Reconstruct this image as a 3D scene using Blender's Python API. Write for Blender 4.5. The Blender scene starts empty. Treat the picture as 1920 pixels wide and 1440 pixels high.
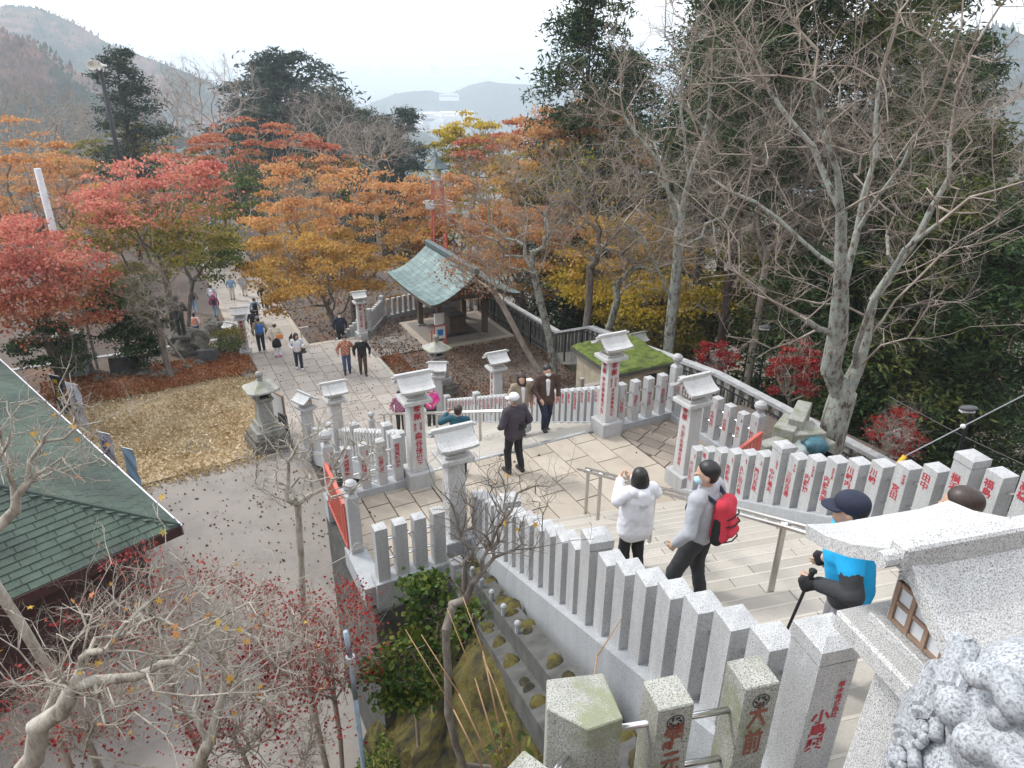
import bpy, bmesh, math, random
import numpy as np
from mathutils import Vector, Matrix
random.seed(7); RNG = np.random.default_rng(7)
SC = bpy.context.scene; COL = SC.collection
R_ = math.radians
# ---------------------------------------------------------------- camera
F_PX, PITCH, ROLL, CZ = 1330.0, R_(24.6), R_(-0.5), 7.4
fw = np.array([0, math.cos(PITCH), -math.sin(PITCH)]); rt = np.array([1.0, 0, 0]); upv = np.cross(rt, fw)
CR = math.cos(ROLL)*rt - math.sin(ROLL)*upv; CU = math.cos(ROLL)*upv + math.sin(ROLL)*rt
cam_d = bpy.data.cameras.new('camera'); cam = bpy.data.objects.new('camera', cam_d); COL.objects.link(cam)
cam.matrix_world = Matrix(((CR[0], CU[0], -fw[0], 0), (CR[1], CU[1], -fw[1], 0), (CR[2], CU[2], -fw[2], CZ), (0, 0, 0, 1)))
cam_d.sensor_width = 36; cam_d.lens = 36*F_PX/1920; cam_d.clip_start = 0.05; cam_d.clip_end = 20000
SC.camera = cam
# ---------------------------------------------------------------- sky, sun, exposure
w = bpy.data.worlds.new('World'); SC.world = w; w.use_nodes = True
nt = w.node_tree; nt.nodes.clear()
wo = nt.nodes.new('ShaderNodeOutputWorld'); bg = nt.nodes.new('ShaderNodeBackground'); sky = nt.nodes.new('ShaderNodeTexSky')
sky.sky_type = 'NISHITA'; sky.sun_disc = False; sky.sun_elevation = R_(46); sky.sun_rotation = R_(-62); sky.altitude = 700; sky.dust_density = 3.0; sky.air_density = 1.0
mx = nt.nodes.new('ShaderNodeMix'); mx.data_type = 'RGBA'; mx.inputs[0].default_value = 0.78
mx.inputs[7].default_value = (11.2, 11.5, 11.9, 1)       # even overcast cloud deck
bg.inputs[1].default_value = 0.10
nt.links.new(sky.outputs[0], mx.inputs[6]); nt.links.new(mx.outputs[2], bg.inputs[0]); nt.links.new(bg.outputs[0], wo.inputs[0])
sd = bpy.data.lights.new('sun', 'SUN'); sd.energy = 1.5; sd.angle = R_(10); sd.color = (1, .965, .91)
sun = bpy.data.objects.new('sun', sd); COL.objects.link(sun)
SUN_DIR = Vector((-math.sin(R_(62))*math.cos(R_(46)), math.cos(R_(62))*math.cos(R_(46)), math.sin(R_(46))))
sun.rotation_euler = SUN_DIR.to_track_quat('Z', 'Y').to_euler()
SC.view_settings.view_transform = 'Standard'; SC.view_settings.look = 'None'; SC.view_settings.exposure = 0.86; SC.view_settings.gamma = 1
SC.view_settings.use_curve_mapping = False
SC.cycles.max_bounces = 4; SC.cycles.diffuse_bounces = 2; SC.cycles.glossy_bounces = 2; SC.cycles.transmission_bounces = 2; SC.cycles.transparent_max_bounces = 8; SC.cycles.volume_bounces = 1
SC.cycles.use_denoising = True
try: SC.cycles.denoiser = 'OPENIMAGEDENOISE'
except Exception: pass
# ---------------------------------------------------------------- frames of the place
AU, AL = R_(15.0), R_(27.5)
def Uf(a, b, z=0.0): return Vector((a*math.cos(AU) - b*math.sin(AU), a*math.sin(AU) + b*math.cos(AU), z))
def Lf(a, b, z=0.0): return Vector((a*math.cos(AL) - b*math.sin(AL), a*math.sin(AL) + b*math.cos(AL), z))
def toL(x, y): return (x*math.cos(AL) + y*math.sin(AL), -x*math.sin(AL) + y*math.cos(AL))
def toU(x, y): return (x*math.cos(AU) + y*math.sin(AU), -x*math.sin(AU) + y*math.cos(AU))
def ray(u, v): return CR*(u-960)/F_PX + CU*(720-v)/F_PX + fw
def onz(u, v, z):
    d = ray(u, v); t = (z-CZ)/d[2]; return Vector((d[0]*t, d[1]*t, z))
def ony(u, v, y):
    d = ray(u, v); t = y/d[1]; return Vector((d[0]*t, y, CZ + d[2]*t))
ZP, ZQ = -4.6, -8.5                     # plaza level, lower path level
B0, TU, RU, NU = 9.65, 0.31, 0.152, 26   # upper flight: foot, tread, riser, count
BD, BF, NL = 11.4, 21.2, 30              # lower flight: head, foot, count
def zU(b): return 0.0 if b >= B0 else min(NU, math.ceil((B0-b)/TU - 1e-6))*RU
def zL(b): return 0.0 if b <= BD else max(ZP, ZP*(b-BD)/(BF-BD))
# ---------------------------------------------------------------- materials
MATS = {}
def new_mat(name):
    m = bpy.data.materials.new(name); m.use_nodes = True; MATS[name] = m
    return m, m.node_tree, m.node_tree.nodes['Principled BSDF']
def ramp(nt, stops, src):
    r = nt.nodes.new('ShaderNodeValToRGB'); e = r.color_ramp.elements
    while len(e) < len(stops): e.new(0.5)
    for i, (p, c) in enumerate(stops):
        e[i].position = p; e[i].color = (*c, 1)
    nt.links.new(src, r.inputs[0]); return r.outputs[0]
def noise(nt, vec, scale, detail=4, rough=0.6):
    n = nt.nodes.new('ShaderNodeTexNoise'); n.inputs['Scale'].default_value = scale; n.inputs['Detail'].default_value = detail; n.inputs['Roughness'].default_value = rough
    if vec is not None: nt.links.new(vec, n.inputs['Vector'])
    return n
def mixc(nt, fac, a, b, mode='MIX'):
    m = nt.nodes.new('ShaderNodeMix'); m.data_type = 'RGBA'; m.blend_type = mode
    for s, v in ((m.inputs[0], fac), (m.inputs[6], a), (m.inputs[7], b)):
        if isinstance(v, (int, float)): s.default_value = v
        elif isinstance(v, tuple): s.default_value = (*v, 1)
        else: nt.links.new(v, s)
    return m.outputs[2]
def bump(nt, bsdf, src, strength, dist=0.01):
    b = nt.nodes.new('ShaderNodeBump'); b.inputs['Strength'].default_value = strength; b.inputs['Distance'].default_value = dist
    nt.links.new(src, b.inputs['Height']); nt.links.new(b.outputs[0], bsdf.inputs['Normal'])
def coords(nt, kind='Object'): return nt.nodes.new('ShaderNodeTexCoord').outputs[kind]
def wpos(nt): return nt.nodes.new('ShaderNodeNewGeometry').outputs['Position']
def plain(name, c, rough=0.6, metal=0.0, var=0.12, scale=12, bmp=0.0):
    m, t, b = new_mat(name)
    n = noise(t, coords(t), scale)
    lo = tuple(max(0, x*(1-var)) for x in c); hi = tuple(min(1, x*(1+var)) for x in c)
    t.links.new(ramp(t, [(.3, lo), (.7, hi)], n.outputs[0]), b.inputs['Base Color'])
    b.inputs['Roughness'].default_value = rough; b.inputs['Metallic'].default_value = metal
    if bmp: bump(t, b, n.outputs[0], bmp)
    return m
def granite(name, base, dark, grain=170, stain=0.25, moss=None, white=None):
    m, t, b = new_mat(name); p = wpos(t)
    n = noise(t, p, grain, 2, .7)
    g = ramp(t, [(.37, tuple(x*.6 for x in dark)), (.45, tuple(x*.78 for x in base)), (.53, base), (.62, white or tuple(min(.9, x*1.16) for x in base))], n.outputs[0])
    mp = t.nodes.new('ShaderNodeMapping'); mp.inputs['Scale'].default_value = (6, 6, .8); t.links.new(p, mp.inputs[0]); oi = t.nodes.new('ShaderNodeObjectInfo')
    s = noise(t, mp.outputs[0], 1.0, 6, .7)
    g = mixc(t, ramp(t, [(0, (0, 0, 0)), (1, (.3, .3, .3))], oi.outputs['Random']), g, tuple(x*.72 for x in base))
    c = mixc(t, ramp(t, [(.42, (0, 0, 0)), (.75, (stain, stain, stain))], s.outputs[0]), g, tuple(x*.42 for x in base), 'MIX')
    if moss:
        k = noise(t, p, 3.1, 6, .7)
        c = mixc(t, ramp(t, [(.5, (0, 0, 0)), (.62, (.8, .8, .8))], k.outputs[0]), c, moss)
    t.links.new(c, b.inputs['Base Color']); b.inputs['Roughness'].default_value = .62
    bump(t, b, n.outputs[0], .12, .004)
    return m
granite('granite', (.52, .525, .53), (.11, .11, .115), 200, .5)
granite('granite_new', (.60, .60, .595), (.12, .12, .125), 220, .35, white=(.76, .76, .75))
granite('granite_curb', (.44, .46, .48), (.2, .21, .22), 160, .4)
granite('granite_old', (.36, .36, .34), (.09, .09, .085), 90, .6, moss=(.15, .16, .09))
granite('granite_carved', (.40, .42, .45), (.27, .285, .3), 170, .6)
granite('granite_lichen', (.42, .42, .38), (.10, .10, .09), 120, .7, moss=(.2, .22, .12))
def slabmat(name, c1, c2, stain):
    m, t, b = new_mat(name); p = wpos(t)
    oi = t.nodes.new('ShaderNodeObjectInfo')
    base = ramp(t, [(0, c1), (1, c2)], oi.outputs['Random'])
    n = noise(t, p, .9, 9, .72); n2 = noise(t, p, 60, 2, .6)
    c = mixc(t, ramp(t, [(.45, (0, 0, 0)), (.78, (.75, .75, .75))], n.outputs[0]), base, stain)
    c = mixc(t, ramp(t, [(.35, (.3, .3, .3)), (.6, (0, 0, 0))], n2.outputs[0]), c, tuple(x*.75 for x in c1))
    t.links.new(c, b.inputs['Base Color']); b.inputs['Roughness'].default_value = .75
    bump(t, b, n2.outputs[0], .15, .004)
slabmat('slab_beige', (.37, .32, .26), (.46, .405, .335), (.24, .20, .155))
slabmat('slab_brown', (.25, .21, .17), (.36, .305, .25), (.13, .105, .085))
slabmat('slab_grey', (.31, .275, .245), (.39, .35, .31), (.20, .175, .15))
slabmat('slab_dark', (.17, .15, .13), (.25, .22, .19), (.10, .085, .075))
slabmat('step_stone', (.36, .335, .295), (.47, .435, .385), (.27, .245, .21))
slabmat('lit_step_edge', (.47, .44, .39), (.52, .49, .435), (.36, .33, .285))
slabmat('asphalt_old', (.25, .225, .205), (.26, .235, .215), (.13, .115, .105))
plain('joint', (.075, .065, .055), .9)
plain('steel', (.55, .53, .50), .32, .85, .08, 20)
plain('steel_bright', (.72, .72, .74), .2, 1.0, .05, 20)
plain('iron_black', (.025, .025, .028), .5, .3, .2, 20)
plain('paint_red', (.52, .125, .095), .45, 0, .12, 6)
plain('red_letter', (.38, .022, .038), .6, 0, .1, 30)
plain('rust_letter', (.22, .075, .05), .75, 0, .3, 40)
plain('black_letter', (.02, .02, .02), .7, 0, .1, 30)
plain('wood_window', (.27, .18, .125), .6, 0, .2, 30)
plain('wood_dark', (.115, .085, .06), .75, 0, .3, 9)
plain('wood_grey', (.27, .24, .21), .8, 0, .25, 14)
plain('paper_pane', (.62, .64, .66), .5, 0, .08, 8)
plain('white_paint', (.78, .78, .78), .5)
plain('concrete', (.34, .345, .35), .85, 0, .25, 5, .2)
plain('concrete_dark', (.075, .075, .07), .9, 0, .4, 4, .3)
plain('pole_grey', (.55, .55, .57), .7, 0, .12, 8)
plain('yellow_guard', (.72, .45, .03), .45, 0, .05, 8)
plain('cable_blue', (.03, .22, .55), .45)
plain('pipe_blue', (.33, .43, .52), .5, 0, .15, 10)
plain('wire', (.35, .36, .38), .5, .5)
plain('tarp', (.055, .15, .19), .5, 0, .35, 7)
plain('tarp_pale', (.33, .38, .37), .5, 0, .25, 7)
plain('fascia_red', (.055, .018, .018), .6, 0, .2, 6)
plain('fascia_pale', (.62, .60, .68), .5, 0, .1, 6)
plain('bronze', (.075, .085, .08), .5, .3, .35, 10)
plain('slate', (.085, .09, .095), .6, 0, .3, 7)
def organic(name, stops, scale, rough=.9, det=8, bmp=.5, dist=.03):
    m, t, b = new_mat(name); p = wpos(t); n = noise(t, p, scale, det, .72)
    t.links.new(ramp(t, stops, n.outputs[0]), b.inputs['Base Color']); b.inputs['Roughness'].default_value = rough
    bump(t, b, n.outputs[0], bmp, dist); return m
organic('dirt', [(.3, (.062, .05, .043)), (.5, (.105, .085, .072)), (.62, (.15, .115, .09)), (.75, (.20, .10, .06))], 6)
organic('moss', [(.35, (.035, .05, .012)), (.5, (.085, .12, .018)), (.68, (.14, .17, .03))], 5, .95, 8, .8, .05)
organic('moss_wall', [(.36, (.012, .013, .011)), (.46, (.05, .042, .012)), (.58, (.115, .095, .016)), (.66, (.09, .085, .05)), (.75, (.16, .155, .14))], 2.6, .95, 10, 1.0, .08)
organic('rock', [(.35, (.07, .065, .055)), (.55, (.17, .16, .14)), (.66, (.22, .23, .17)), (.75, (.12, .15, .06))], 4, .9, 8, .8, .05)
organic('bed_red', [(.34, (.09, .05, .03)), (.5, (.23, .09, .045)), (.66, (.30, .14, .07))], 9)
organic('bed_pale', [(.32, (.24, .18, .10)), (.5, (.44, .34, .21)), (.68, (.56, .45, .30))], 10)
# ---------------------------------------------------------------- mesh helpers
def link(o, parent=None):
    COL.objects.link(o)
    if parent is not None: o.parent = parent
    return o
def mesh_np(name, V, Fc, mats, smooth=False, uv=None):
    """V (n,3), Fc: list of index lists or (m,k) int array"""
    me = bpy.data.meshes.new(name); V = np.asarray(V, dtype=np.float32)
    me.vertices.add(len(V)); me.vertices.foreach_set('co', V.ravel())
    if isinstance(Fc, np.ndarray):
        k = Fc.shape[1]; n = len(Fc)
        me.loops.add(n*k); me.loops.foreach_set('vertex_index', Fc.astype(np.int32).ravel())
        me.polygons.add(n); me.polygons.foreach_set('loop_start', np.arange(0, n*k, k, dtype=np.int32)); me.polygons.foreach_set('loop_total', np.full(n, k, dtype=np.int32))
    else:
        tot = [len(f) for f in Fc]; fl = [i for f in Fc for i in f]
        me.loops.add(len(fl)); me.loops.foreach_set('vertex_index', np.array(fl, dtype=np.int32))
        me.polygons.add(len(Fc)); st = np.concatenate(([0], np.cumsum(tot)[:-1])) if Fc else np.array([])
        me.polygons.foreach_set('loop_start', st.astype(np.int32)); me.polygons.foreach_set('loop_total', np.array(tot, dtype=np.int32))
    me.polygons.foreach_set('use_smooth', np.full(len(me.polygons), smooth, dtype=bool))
    for m in (mats if isinstance(mats, (list, tuple)) else [mats]): me.materials.append(MATS[m] if isinstance(m, str) else m)
    me.update(calc_edges=True); me.validate()
    return me
class MB:
    def __init__(s): s.v = []; s.f = []; s.m = []
    def add(s, vs, fs, mi=0, M=None):
        o = len(s.v); s.v += [tuple(M @ Vector(p)) if M is not None else tuple(p) for p in vs]; s.f += [[i+o for i in f] for f in fs]; s.m += [mi]*len(fs); return s
    def box(s, x0, x1, y0, y1, z0, z1, mi=0, M=None, tx=0, ty=0):
        vs = [(x0, y0, z0), (x1, y0, z0), (x1, y1, z0), (x0, y1, z0), (x0+tx, y0+ty, z1), (x1-tx, y0+ty, z1), (x1-tx, y1-ty, z1), (x0+tx, y1-ty, z1)]
        return s.add(vs, [(3, 2, 1, 0), (4, 5, 6, 7), (0, 1, 5, 4), (1, 2, 6, 5), (2, 3, 7, 6), (3, 0, 4, 7)], mi, M)
    def cyl(s, p0, p1, r0, r1=None, n=8, mi=0, caps=True):
        r1 = r0 if r1 is None else r1; p0 = Vector(p0); p1 = Vector(p1); d = (p1-p0)
        if d.length < 1e-6: return s
        d.normalize(); a = d.orthogonal().normalized(); b = d.cross(a)
        vs = [p0+(a*math.cos(2*math.pi*i/n)+b*math.sin(2*math.pi*i/n))*r0 for i in range(n)] + [p1+(a*math.cos(2*math.pi*i/n)+b*math.sin(2*math.pi*i/n))*r1 for i in range(n)]
        fs = [(i, (i+1) % n, n+(i+1) % n, n+i) for i in range(n)]
        if caps: fs += [tuple(range(n-1, -1, -1)), tuple(range(n, 2*n))]
        return s.add(vs, fs, mi)
    def path(s, pts, r, n=6, mi=0):
        for i in range(len(pts)-1):
            s.cyl(pts[i], pts[i+1], r[i] if isinstance(r, (list, tuple)) else r, r[i+1] if isinstance(r, (list, tuple)) else r, n, mi)
        return s
    def lathe(s, prof, n=12, mi=0, M=None, square=False):
        vs = []; fs = []
        for (r, z) in prof:
            for i in range(n):
                t = 2*math.pi*(i+.5)/n; k = 1
                if square: k = 1/max(abs(math.cos(t)), abs(math.sin(t)))
                vs.append((r*k*math.cos(t), r*k*math.sin(t), z))
        for j in range(len(prof)-1):
            for i in range(n): fs.append((j*n+i, j*n+(i+1) % n, (j+1)*n+(i+1) % n, (j+1)*n+i))
        fs.append(tuple(range(n-1, -1, -1))); fs.append(tuple((len(prof)-1)*n+i for i in range(n)))
        return s.add(vs, fs, mi, M)
    def ell(s, c, r, n=10, m=6, mi=0, M=None):
        vs = []; fs = []; c = Vector(c)
        if isinstance(r, (int, float)): r = (r, r, r)
        for j in range(1, m):
            ph = math.pi*j/m
            for i in range(n):
                t = 2*math.pi*i/n; vs.append((c.x+r[0]*math.sin(ph)*math.cos(t), c.y+r[1]*math.sin(ph)*math.sin(t), c.z-r[2]*math.cos(ph)))
        b = len(vs); vs += [(c.x, c.y, c.z-r[2]), (c.x, c.y, c.z+r[2])]
        for j in range(m-2):
            for i in range(n): fs.append((j*n+i, j*n+(i+1) % n, (j+1)*n+(i+1) % n, (j+1)*n+i))
        for i in range(n): fs.append((b, (i+1) % n, i)); fs.append((b+1, (m-2)*n+i, (m-2)*n+(i+1) % n))
        return s.add(vs, fs, mi, M)
    def prism(s, poly, z0, z1, mi=0, M=None):
        n = len(poly); vs = [(p[0], p[1], z0) for p in poly]+[(p[0], p[1], z1) for p in poly]
        fs = [tuple(range(n-1, -1, -1)), tuple(range(n, 2*n))]+[(i, (i+1) % n, n+(i+1) % n, n+i) for i in range(n)]
        return s.add(vs, fs, mi, M)
    def mesh(s, name, mats, smooth=False):
        me = mesh_np(name, np.array(s.v, dtype=np.float32).reshape(-1, 3), s.f, mats, smooth)
        if any(s.m): me.polygons.foreach_set('material_index', np.array(s.m, dtype=np.int32))
        return me
    def obj(s, name, mats, parent=None, smooth=False, loc=None, rz=0.0):
        o = bpy.data.objects.new(name, s.mesh(name, mats, smooth))
        if loc is not None: o.location = loc
        if rz: o.rotation_euler = (0, 0, rz)
        return link(o, parent)
def bevel(o, wdt=.01, seg=1):
    bm = bmesh.new(); bm.from_mesh(o.data)
    bmesh.ops.bevel(bm, geom=[e for e in bm.edges if len(e.link_faces) == 2 and e.calc_face_angle(0) > .6], offset=wdt, segments=seg, affect='EDGES')
    bm.to_mesh(o.data); bm.free(); return o
def inst(name, me, parent=None, loc=(0, 0, 0), rz=0.0, sc=None):
    o = bpy.data.objects.new(name, me); o.location = loc
    if rz: o.rotation_euler = (0, 0, rz)
    if sc: o.scale = sc
    return link(o, parent)
def thing(name, label, cat, loc=(0, 0, 0), rz=0.0, group=None):
    o = bpy.data.objects.new(name, None); o.empty_display_size = .2; o.location = loc; o.rotation_euler = (0, 0, rz); COL.objects.link(o)
    return tag(o, label, cat, group)
def tag(o, label, cat, group=None):
    o['label'] = label; o['category'] = cat
    if group: o['group'] = group
    return o
def struct(o): o['kind'] = 'structure'; return o
def stuff(o): o['kind'] = 'stuff'; return o
TXT = {}
DG = None
def text_mesh(body, mat):
    """vertical lettering: one character below the other, centred, unit cell 1 x 1"""
    k = (body, mat)
    if k not in TXT:
        c = bpy.data.curves.new('lettering', 'FONT'); c.body = '\n'.join(body); c.align_x = 'CENTER'; c.resolution_u = 1; c.space_line = 1.0; c.size = 1.0; c.offset = .022
        o = bpy.data.objects.new('lettering', c); COL.objects.link(o)
        dg = bpy.context.evaluated_depsgraph_get(); me = bpy.data.meshes.new_from_object(o.evaluated_get(dg)); me.name = 'inscription'
        COL.objects.unlink(o); bpy.data.objects.remove(o); me.materials.clear(); me.materials.append(MATS[mat]); TXT[k] = me
    return TXT[k]
def inscribe(parent, body, M, wch, hch=None, mat='red_letter'):
    """M: matrix placing local (x right, y up, z out) at the top centre of the lettering"""
    o = bpy.data.objects.new('inscription', text_mesh(body, mat)); link(o, parent)
    o.matrix_local = M @ Matrix.Diagonal((wch, hch or wch, 1, 1)); return o
def faceM(nx, ny, pos):
    """frame on a vertical face with outward normal (nx,ny)"""
    z = Vector((nx, ny, 0)).normalized(); y = Vector((0, 0, 1)); x = y.cross(z)
    return Matrix(((x.x, y.x, z.x, pos[0]), (x.y, y.y, z.y, pos[1]), (x.z, y.z, z.z, pos[2]), (0, 0, 0, 1)))
def clip(poly, nx, ny, d):
    """keep nx*x+ny*y<=d"""
    out = []
    for i in range(len(poly)):
        p, q = poly[i], poly[(i+1) % len(poly)]; sp, sq = nx*p[0]+ny*p[1]-d, nx*q[0]+ny*q[1]-d
        if sp <= 0: out.append(p)
        if (sp < 0 < sq) or (sq < 0 < sp):
            t = sp/(sp-sq); out.append((p[0]+t*(q[0]-p[0]), p[1]+t*(q[1]-p[1])))
    return out
def area(p): return abs(sum(p[i][0]*p[(i+1) % len(p)][1]-p[(i+1) % len(p)][0]*p[i][1] for i in range(len(p))))/2
def ccw(p):
    return p if sum(p[i][0]*p[(i+1) % len(p)][1]-p[(i+1) % len(p)][0]*p[i][1] for i in range(len(p))) > 0 else p[::-1]
# ================================================================ the setting
def sstep(x, a, b):
    t = np.clip((x-a)/(b-a), 0, 1); return t*t*(3-2*t)
def wnoise(x, y, s=1.0, seed=0):
    r = np.random.default_rng(seed); o = 0
    for k in range(5):
        a = r.uniform(0, 6.28); f = s*1.9**k; p, q = r.uniform(0, 6.28, 2)
        o = o + np.sin(f*(x*math.cos(a)+y*math.sin(a))+p)*np.sin(f*(-x*math.sin(a)+y*math.cos(a))*1.1+q)/1.7**k
    return o
def ground(a, b):
    """ground height in the L frame"""
    a = np.asarray(a, float); b = np.asarray(b, float)
    right = -0.35 - .26*np.clip(a-11, 0, 4) + (ZP+.2)*sstep(b, 11.6, 21)
    z = np.where(b < np.where(a < 2.4, 34.0, 31.3), ZP-.06, ZQ-.06)
    t = sstep(a, 9.6, 10.6)*(b < 31.3)
    z = z*(1-t) + np.minimum(np.maximum(right, ZP-.06), 5)*t*1.0
    z = np.where((b > 20) & (b < 31.3) & (a > 9.6), ZP-.06, z)
    # wooded slope beyond the right-hand railing
    e = np.clip(a-(15.2+.0*b), 0, None); z = z - np.minimum(.55*e, 20)
    # fall to the valley beyond the lower terrace
    far = np.clip(b-78, 0, None); z = z - np.minimum(far*.28, 190)
    z = z - np.minimum(np.clip(-a-60, 0, None)*.02, 10)
    z = z + np.minimum(np.clip(-b-7, 0, None)*.95, 62)          # unseen mountain side behind the viewer, added to block sky light
    nz = wnoise(a, b, .05, 3)*.9*sstep(np.hypot(a-4, b-20), 55, 160) + wnoise(a, b, .013, 5)*6*sstep(np.hypot(a, b), 200, 500)
    return z + nz
def gz(p):
    a, b = toL(p[0], p[1]); return float(ground(a, b))
def axis(dense0, dense1, step, lim):
    c = list(np.arange(dense0, dense1+1e-6, step)); s = step; x = c[-1]
    while x < lim: s *= 1.16; x += s; c.append(x)
    s = step; x = c[0]
    while x > -lim: s *= 1.16; x -= s; c.insert(0, x)
    return c
ga = sorted(axis(-22, 24, .8, 9000)+[2.37, 2.43]); gb = sorted(axis(-6, 62, .8, 9000)+[31.27, 31.33, 33.97, 34.03])
A_, B_ = np.meshgrid(np.array(ga), np.array(gb)); H_ = ground(A_, B_)
X_ = A_*math.cos(AL)-B_*math.sin(AL); Y_ = A_*math.sin(AL)+B_*math.cos(AL)
na, nb = len(ga), len(gb); ii = np.arange(na*nb).reshape(nb, na)
Q = np.stack([ii[:-1, :-1], ii[:-1, 1:], ii[1:, 1:], ii[1:, :-1]], -1).reshape(-1, 4)
m, t_, b_ = new_mat('ground')
p_ = wpos(t_); n1 = noise(t_, p_, 7, 8, .7); n2 = noise(t_, p_, .35, 5, .6); n3 = noise(t_, p_, .02, 6, .7)
near = ramp(t_, [(.3, (.06, .05, .044)), (.48, (.10, .082, .07)), (.6, (.15, .115, .09)), (.74, (.22, .11, .06))], n1.outputs[0])
near = mixc(t_, ramp(t_, [(.52, (0, 0, 0)), (.68, (.75, .75, .75))], n2.outputs[0]), near, (.17, .085, .05))
farc = ramp(t_, [(.32, (.03, .05, .025)), (.5, (.07, .075, .045)), (.62, (.15, .09, .06)), (.75, (.06, .09, .04))], n3.outputs[0])
cd = t_.nodes.new('ShaderNodeVectorMath'); cd.operation = 'LENGTH'; t_.links.new(p_, cd.inputs[0])
mr = t_.nodes.new('ShaderNodeMapRange'); mr.inputs[1].default_value = 80; mr.inputs[2].default_value = 160; t_.links.new(cd.outputs['Value'], mr.inputs[0])
t_.links.new(mixc(t_, mr.outputs[0], near, farc), b_.inputs['Base Color']); b_.inputs['Roughness'].default_value = .95; bump(t_, b_, n1.outputs[0], .6, .03)
gnd = bpy.data.objects.new('ground', mesh_np('ground', np.stack([X_, Y_, H_], -1).reshape(-1, 3), Q, 'ground', True)); struct(link(gnd))

# ---- far hills: ridge profiles (azimuth column, row of crest) at their own distance
def hillmat(name, stops, scale):
    m, t, b = new_mat(name); p = wpos(t); n = noise(t, p, scale, 9, .72); n2 = noise(t, p, scale*7, 4, .7)
    c = ramp(t, stops, n.outputs[0]); c = mixc(t, ramp(t, [(.35, (.6, .6, .6)), (.6, (0, 0, 0))], n2.outputs[0]), c, (.012, .02, .012))
    t.links.new(c, b.inputs['Base Color']); b.inputs['Roughness'].default_value = 1
hillmat('forest_far', [(.40, (.03, .05, .035)), (.48, (.055, .07, .045)), (.53, (.24, .13, .10)), (.60, (.17, .10, .075)), (.68, (.06, .07, .045))], .012)
hillmat('forest_blue', [(.35, (.03, .05, .04)), (.6, (.05, .07, .05)), (.75, (.12, .11, .09))], .008)
def hill(name, pts, y, depth, drop, mat, rough, seed, tree=2.5, ntree=26):
    us = np.array([p[0] for p in pts], float); vs = np.array([p[1] for p in pts], float)
    n = max(90, int((us[-1]-us[0])/5)); uu = np.linspace(us[0], us[-1], n); vv = np.interp(uu, us, vs)
    crest = np.array([ony(u, v, y) for u, v in zip(uu, vv)]); rows = 30; V = []
    for j in range(rows+6):
        k = (j-5)/rows                       # five rows run down the far side
        if k < 0: yy = crest[:, 1]-k*depth*2; zz = crest[:, 2]+k*abs(drop)*1.5
        else: yy = crest[:, 1]-depth*k; zz = crest[:, 2]-drop*(k**.8)
        sp = crest[:, 0]*(1+0*k)
        amp = rough*min(1, abs(k)*5+.12)
        zz = zz + wnoise(sp, yy, 9/(depth+1), seed)*amp + wnoise(sp, yy, 60/(depth+1), seed+1)*amp*.12
        V.append(np.stack([sp, yy, zz], -1))
    V = np.concatenate(V); r = rows+6; ii = np.arange(r*n).reshape(r, n)
    Q = np.stack([ii[:-1, :-1], ii[1:, :-1], ii[1:, 1:], ii[:-1, 1:]], -1).reshape(-1, 4)
    o = struct(link(bpy.data.objects.new(name, mesh_np(name, V, Q, mat, True))))
    # tree tops along the slopes, one mass of far woodland
    rg = np.random.default_rng(seed); tv = []; tf = []
    idx = rg.integers(5*n-n, len(V), n*ntree)
    for q in idx:
        c = V[q]+rg.normal(0, 1, 3)*[4, 4, 0]; h = tree*rg.uniform(.6, 1.5); wd = h*rg.uniform(.35, .6); o0 = len(tv)
        tv += [(c[0]-wd, c[1]-wd, c[2]-h*.4), (c[0]+wd, c[1]-wd, c[2]-h*.4), (c[0], c[1]+wd, c[2]-h*.4), (c[0]+rg.normal(0, .2)*h, c[1], c[2]+h)]
        tf += [(o0, o0+1, o0+3), (o0+1, o0+2, o0+3), (o0+2, o0, o0+3)]
    stuff(link(bpy.data.objects.new('far_woodland', mesh_np('far_woodland', np.array(tv), np.array(tf), mat))))
    return o
hill('mountain', [(-420, 60), (-200, 20), (-60, 12), (60, 16), (110, 30), (150, 48), (200, 78), (250, 98), (300, 118), (360, 142), (420, 168), (480, 200), (540, 228), (620, 262), (700, 300)], 900, 430, 200, 'forest_far', 11, 11, 2.2, 90)
hill('near_hill', [(-420, 20), (-150, 30), (0, 58), (50, 78), (90, 112), (130, 150), (190, 185), (260, 215), (330, 250)], 420, 170, 90, 'forest_far', 5, 21, 1.9, 90)
hill('distant_ridge', [(560, 268), (640, 225), (690, 196), (740, 176), (800, 170), (840, 178), (880, 160), (915, 153), (960, 158), (1010, 160), (1080, 172), (1180, 190), (1320, 205), (1500, 160)], 2100, 700, 420, 'forest_blue', 14, 31, 3, 10)
hill('valley_spur', [(520, 190), (600, 196), (660, 205), (720, 218), (770, 236), (820, 262), (880, 300)], 1100, 420, 200, 'forest_blue', 10, 41, 3, 10)
hill('right_mountain', [(1500, 260), (1620, 170), (1720, 120), (1800, 80), (1850, 52), (1890, 50), (1940, 75), (2040, 130), (2200, 220)], 850, 360, 260, 'forest_blue', 12, 51, 4, 40)
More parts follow.
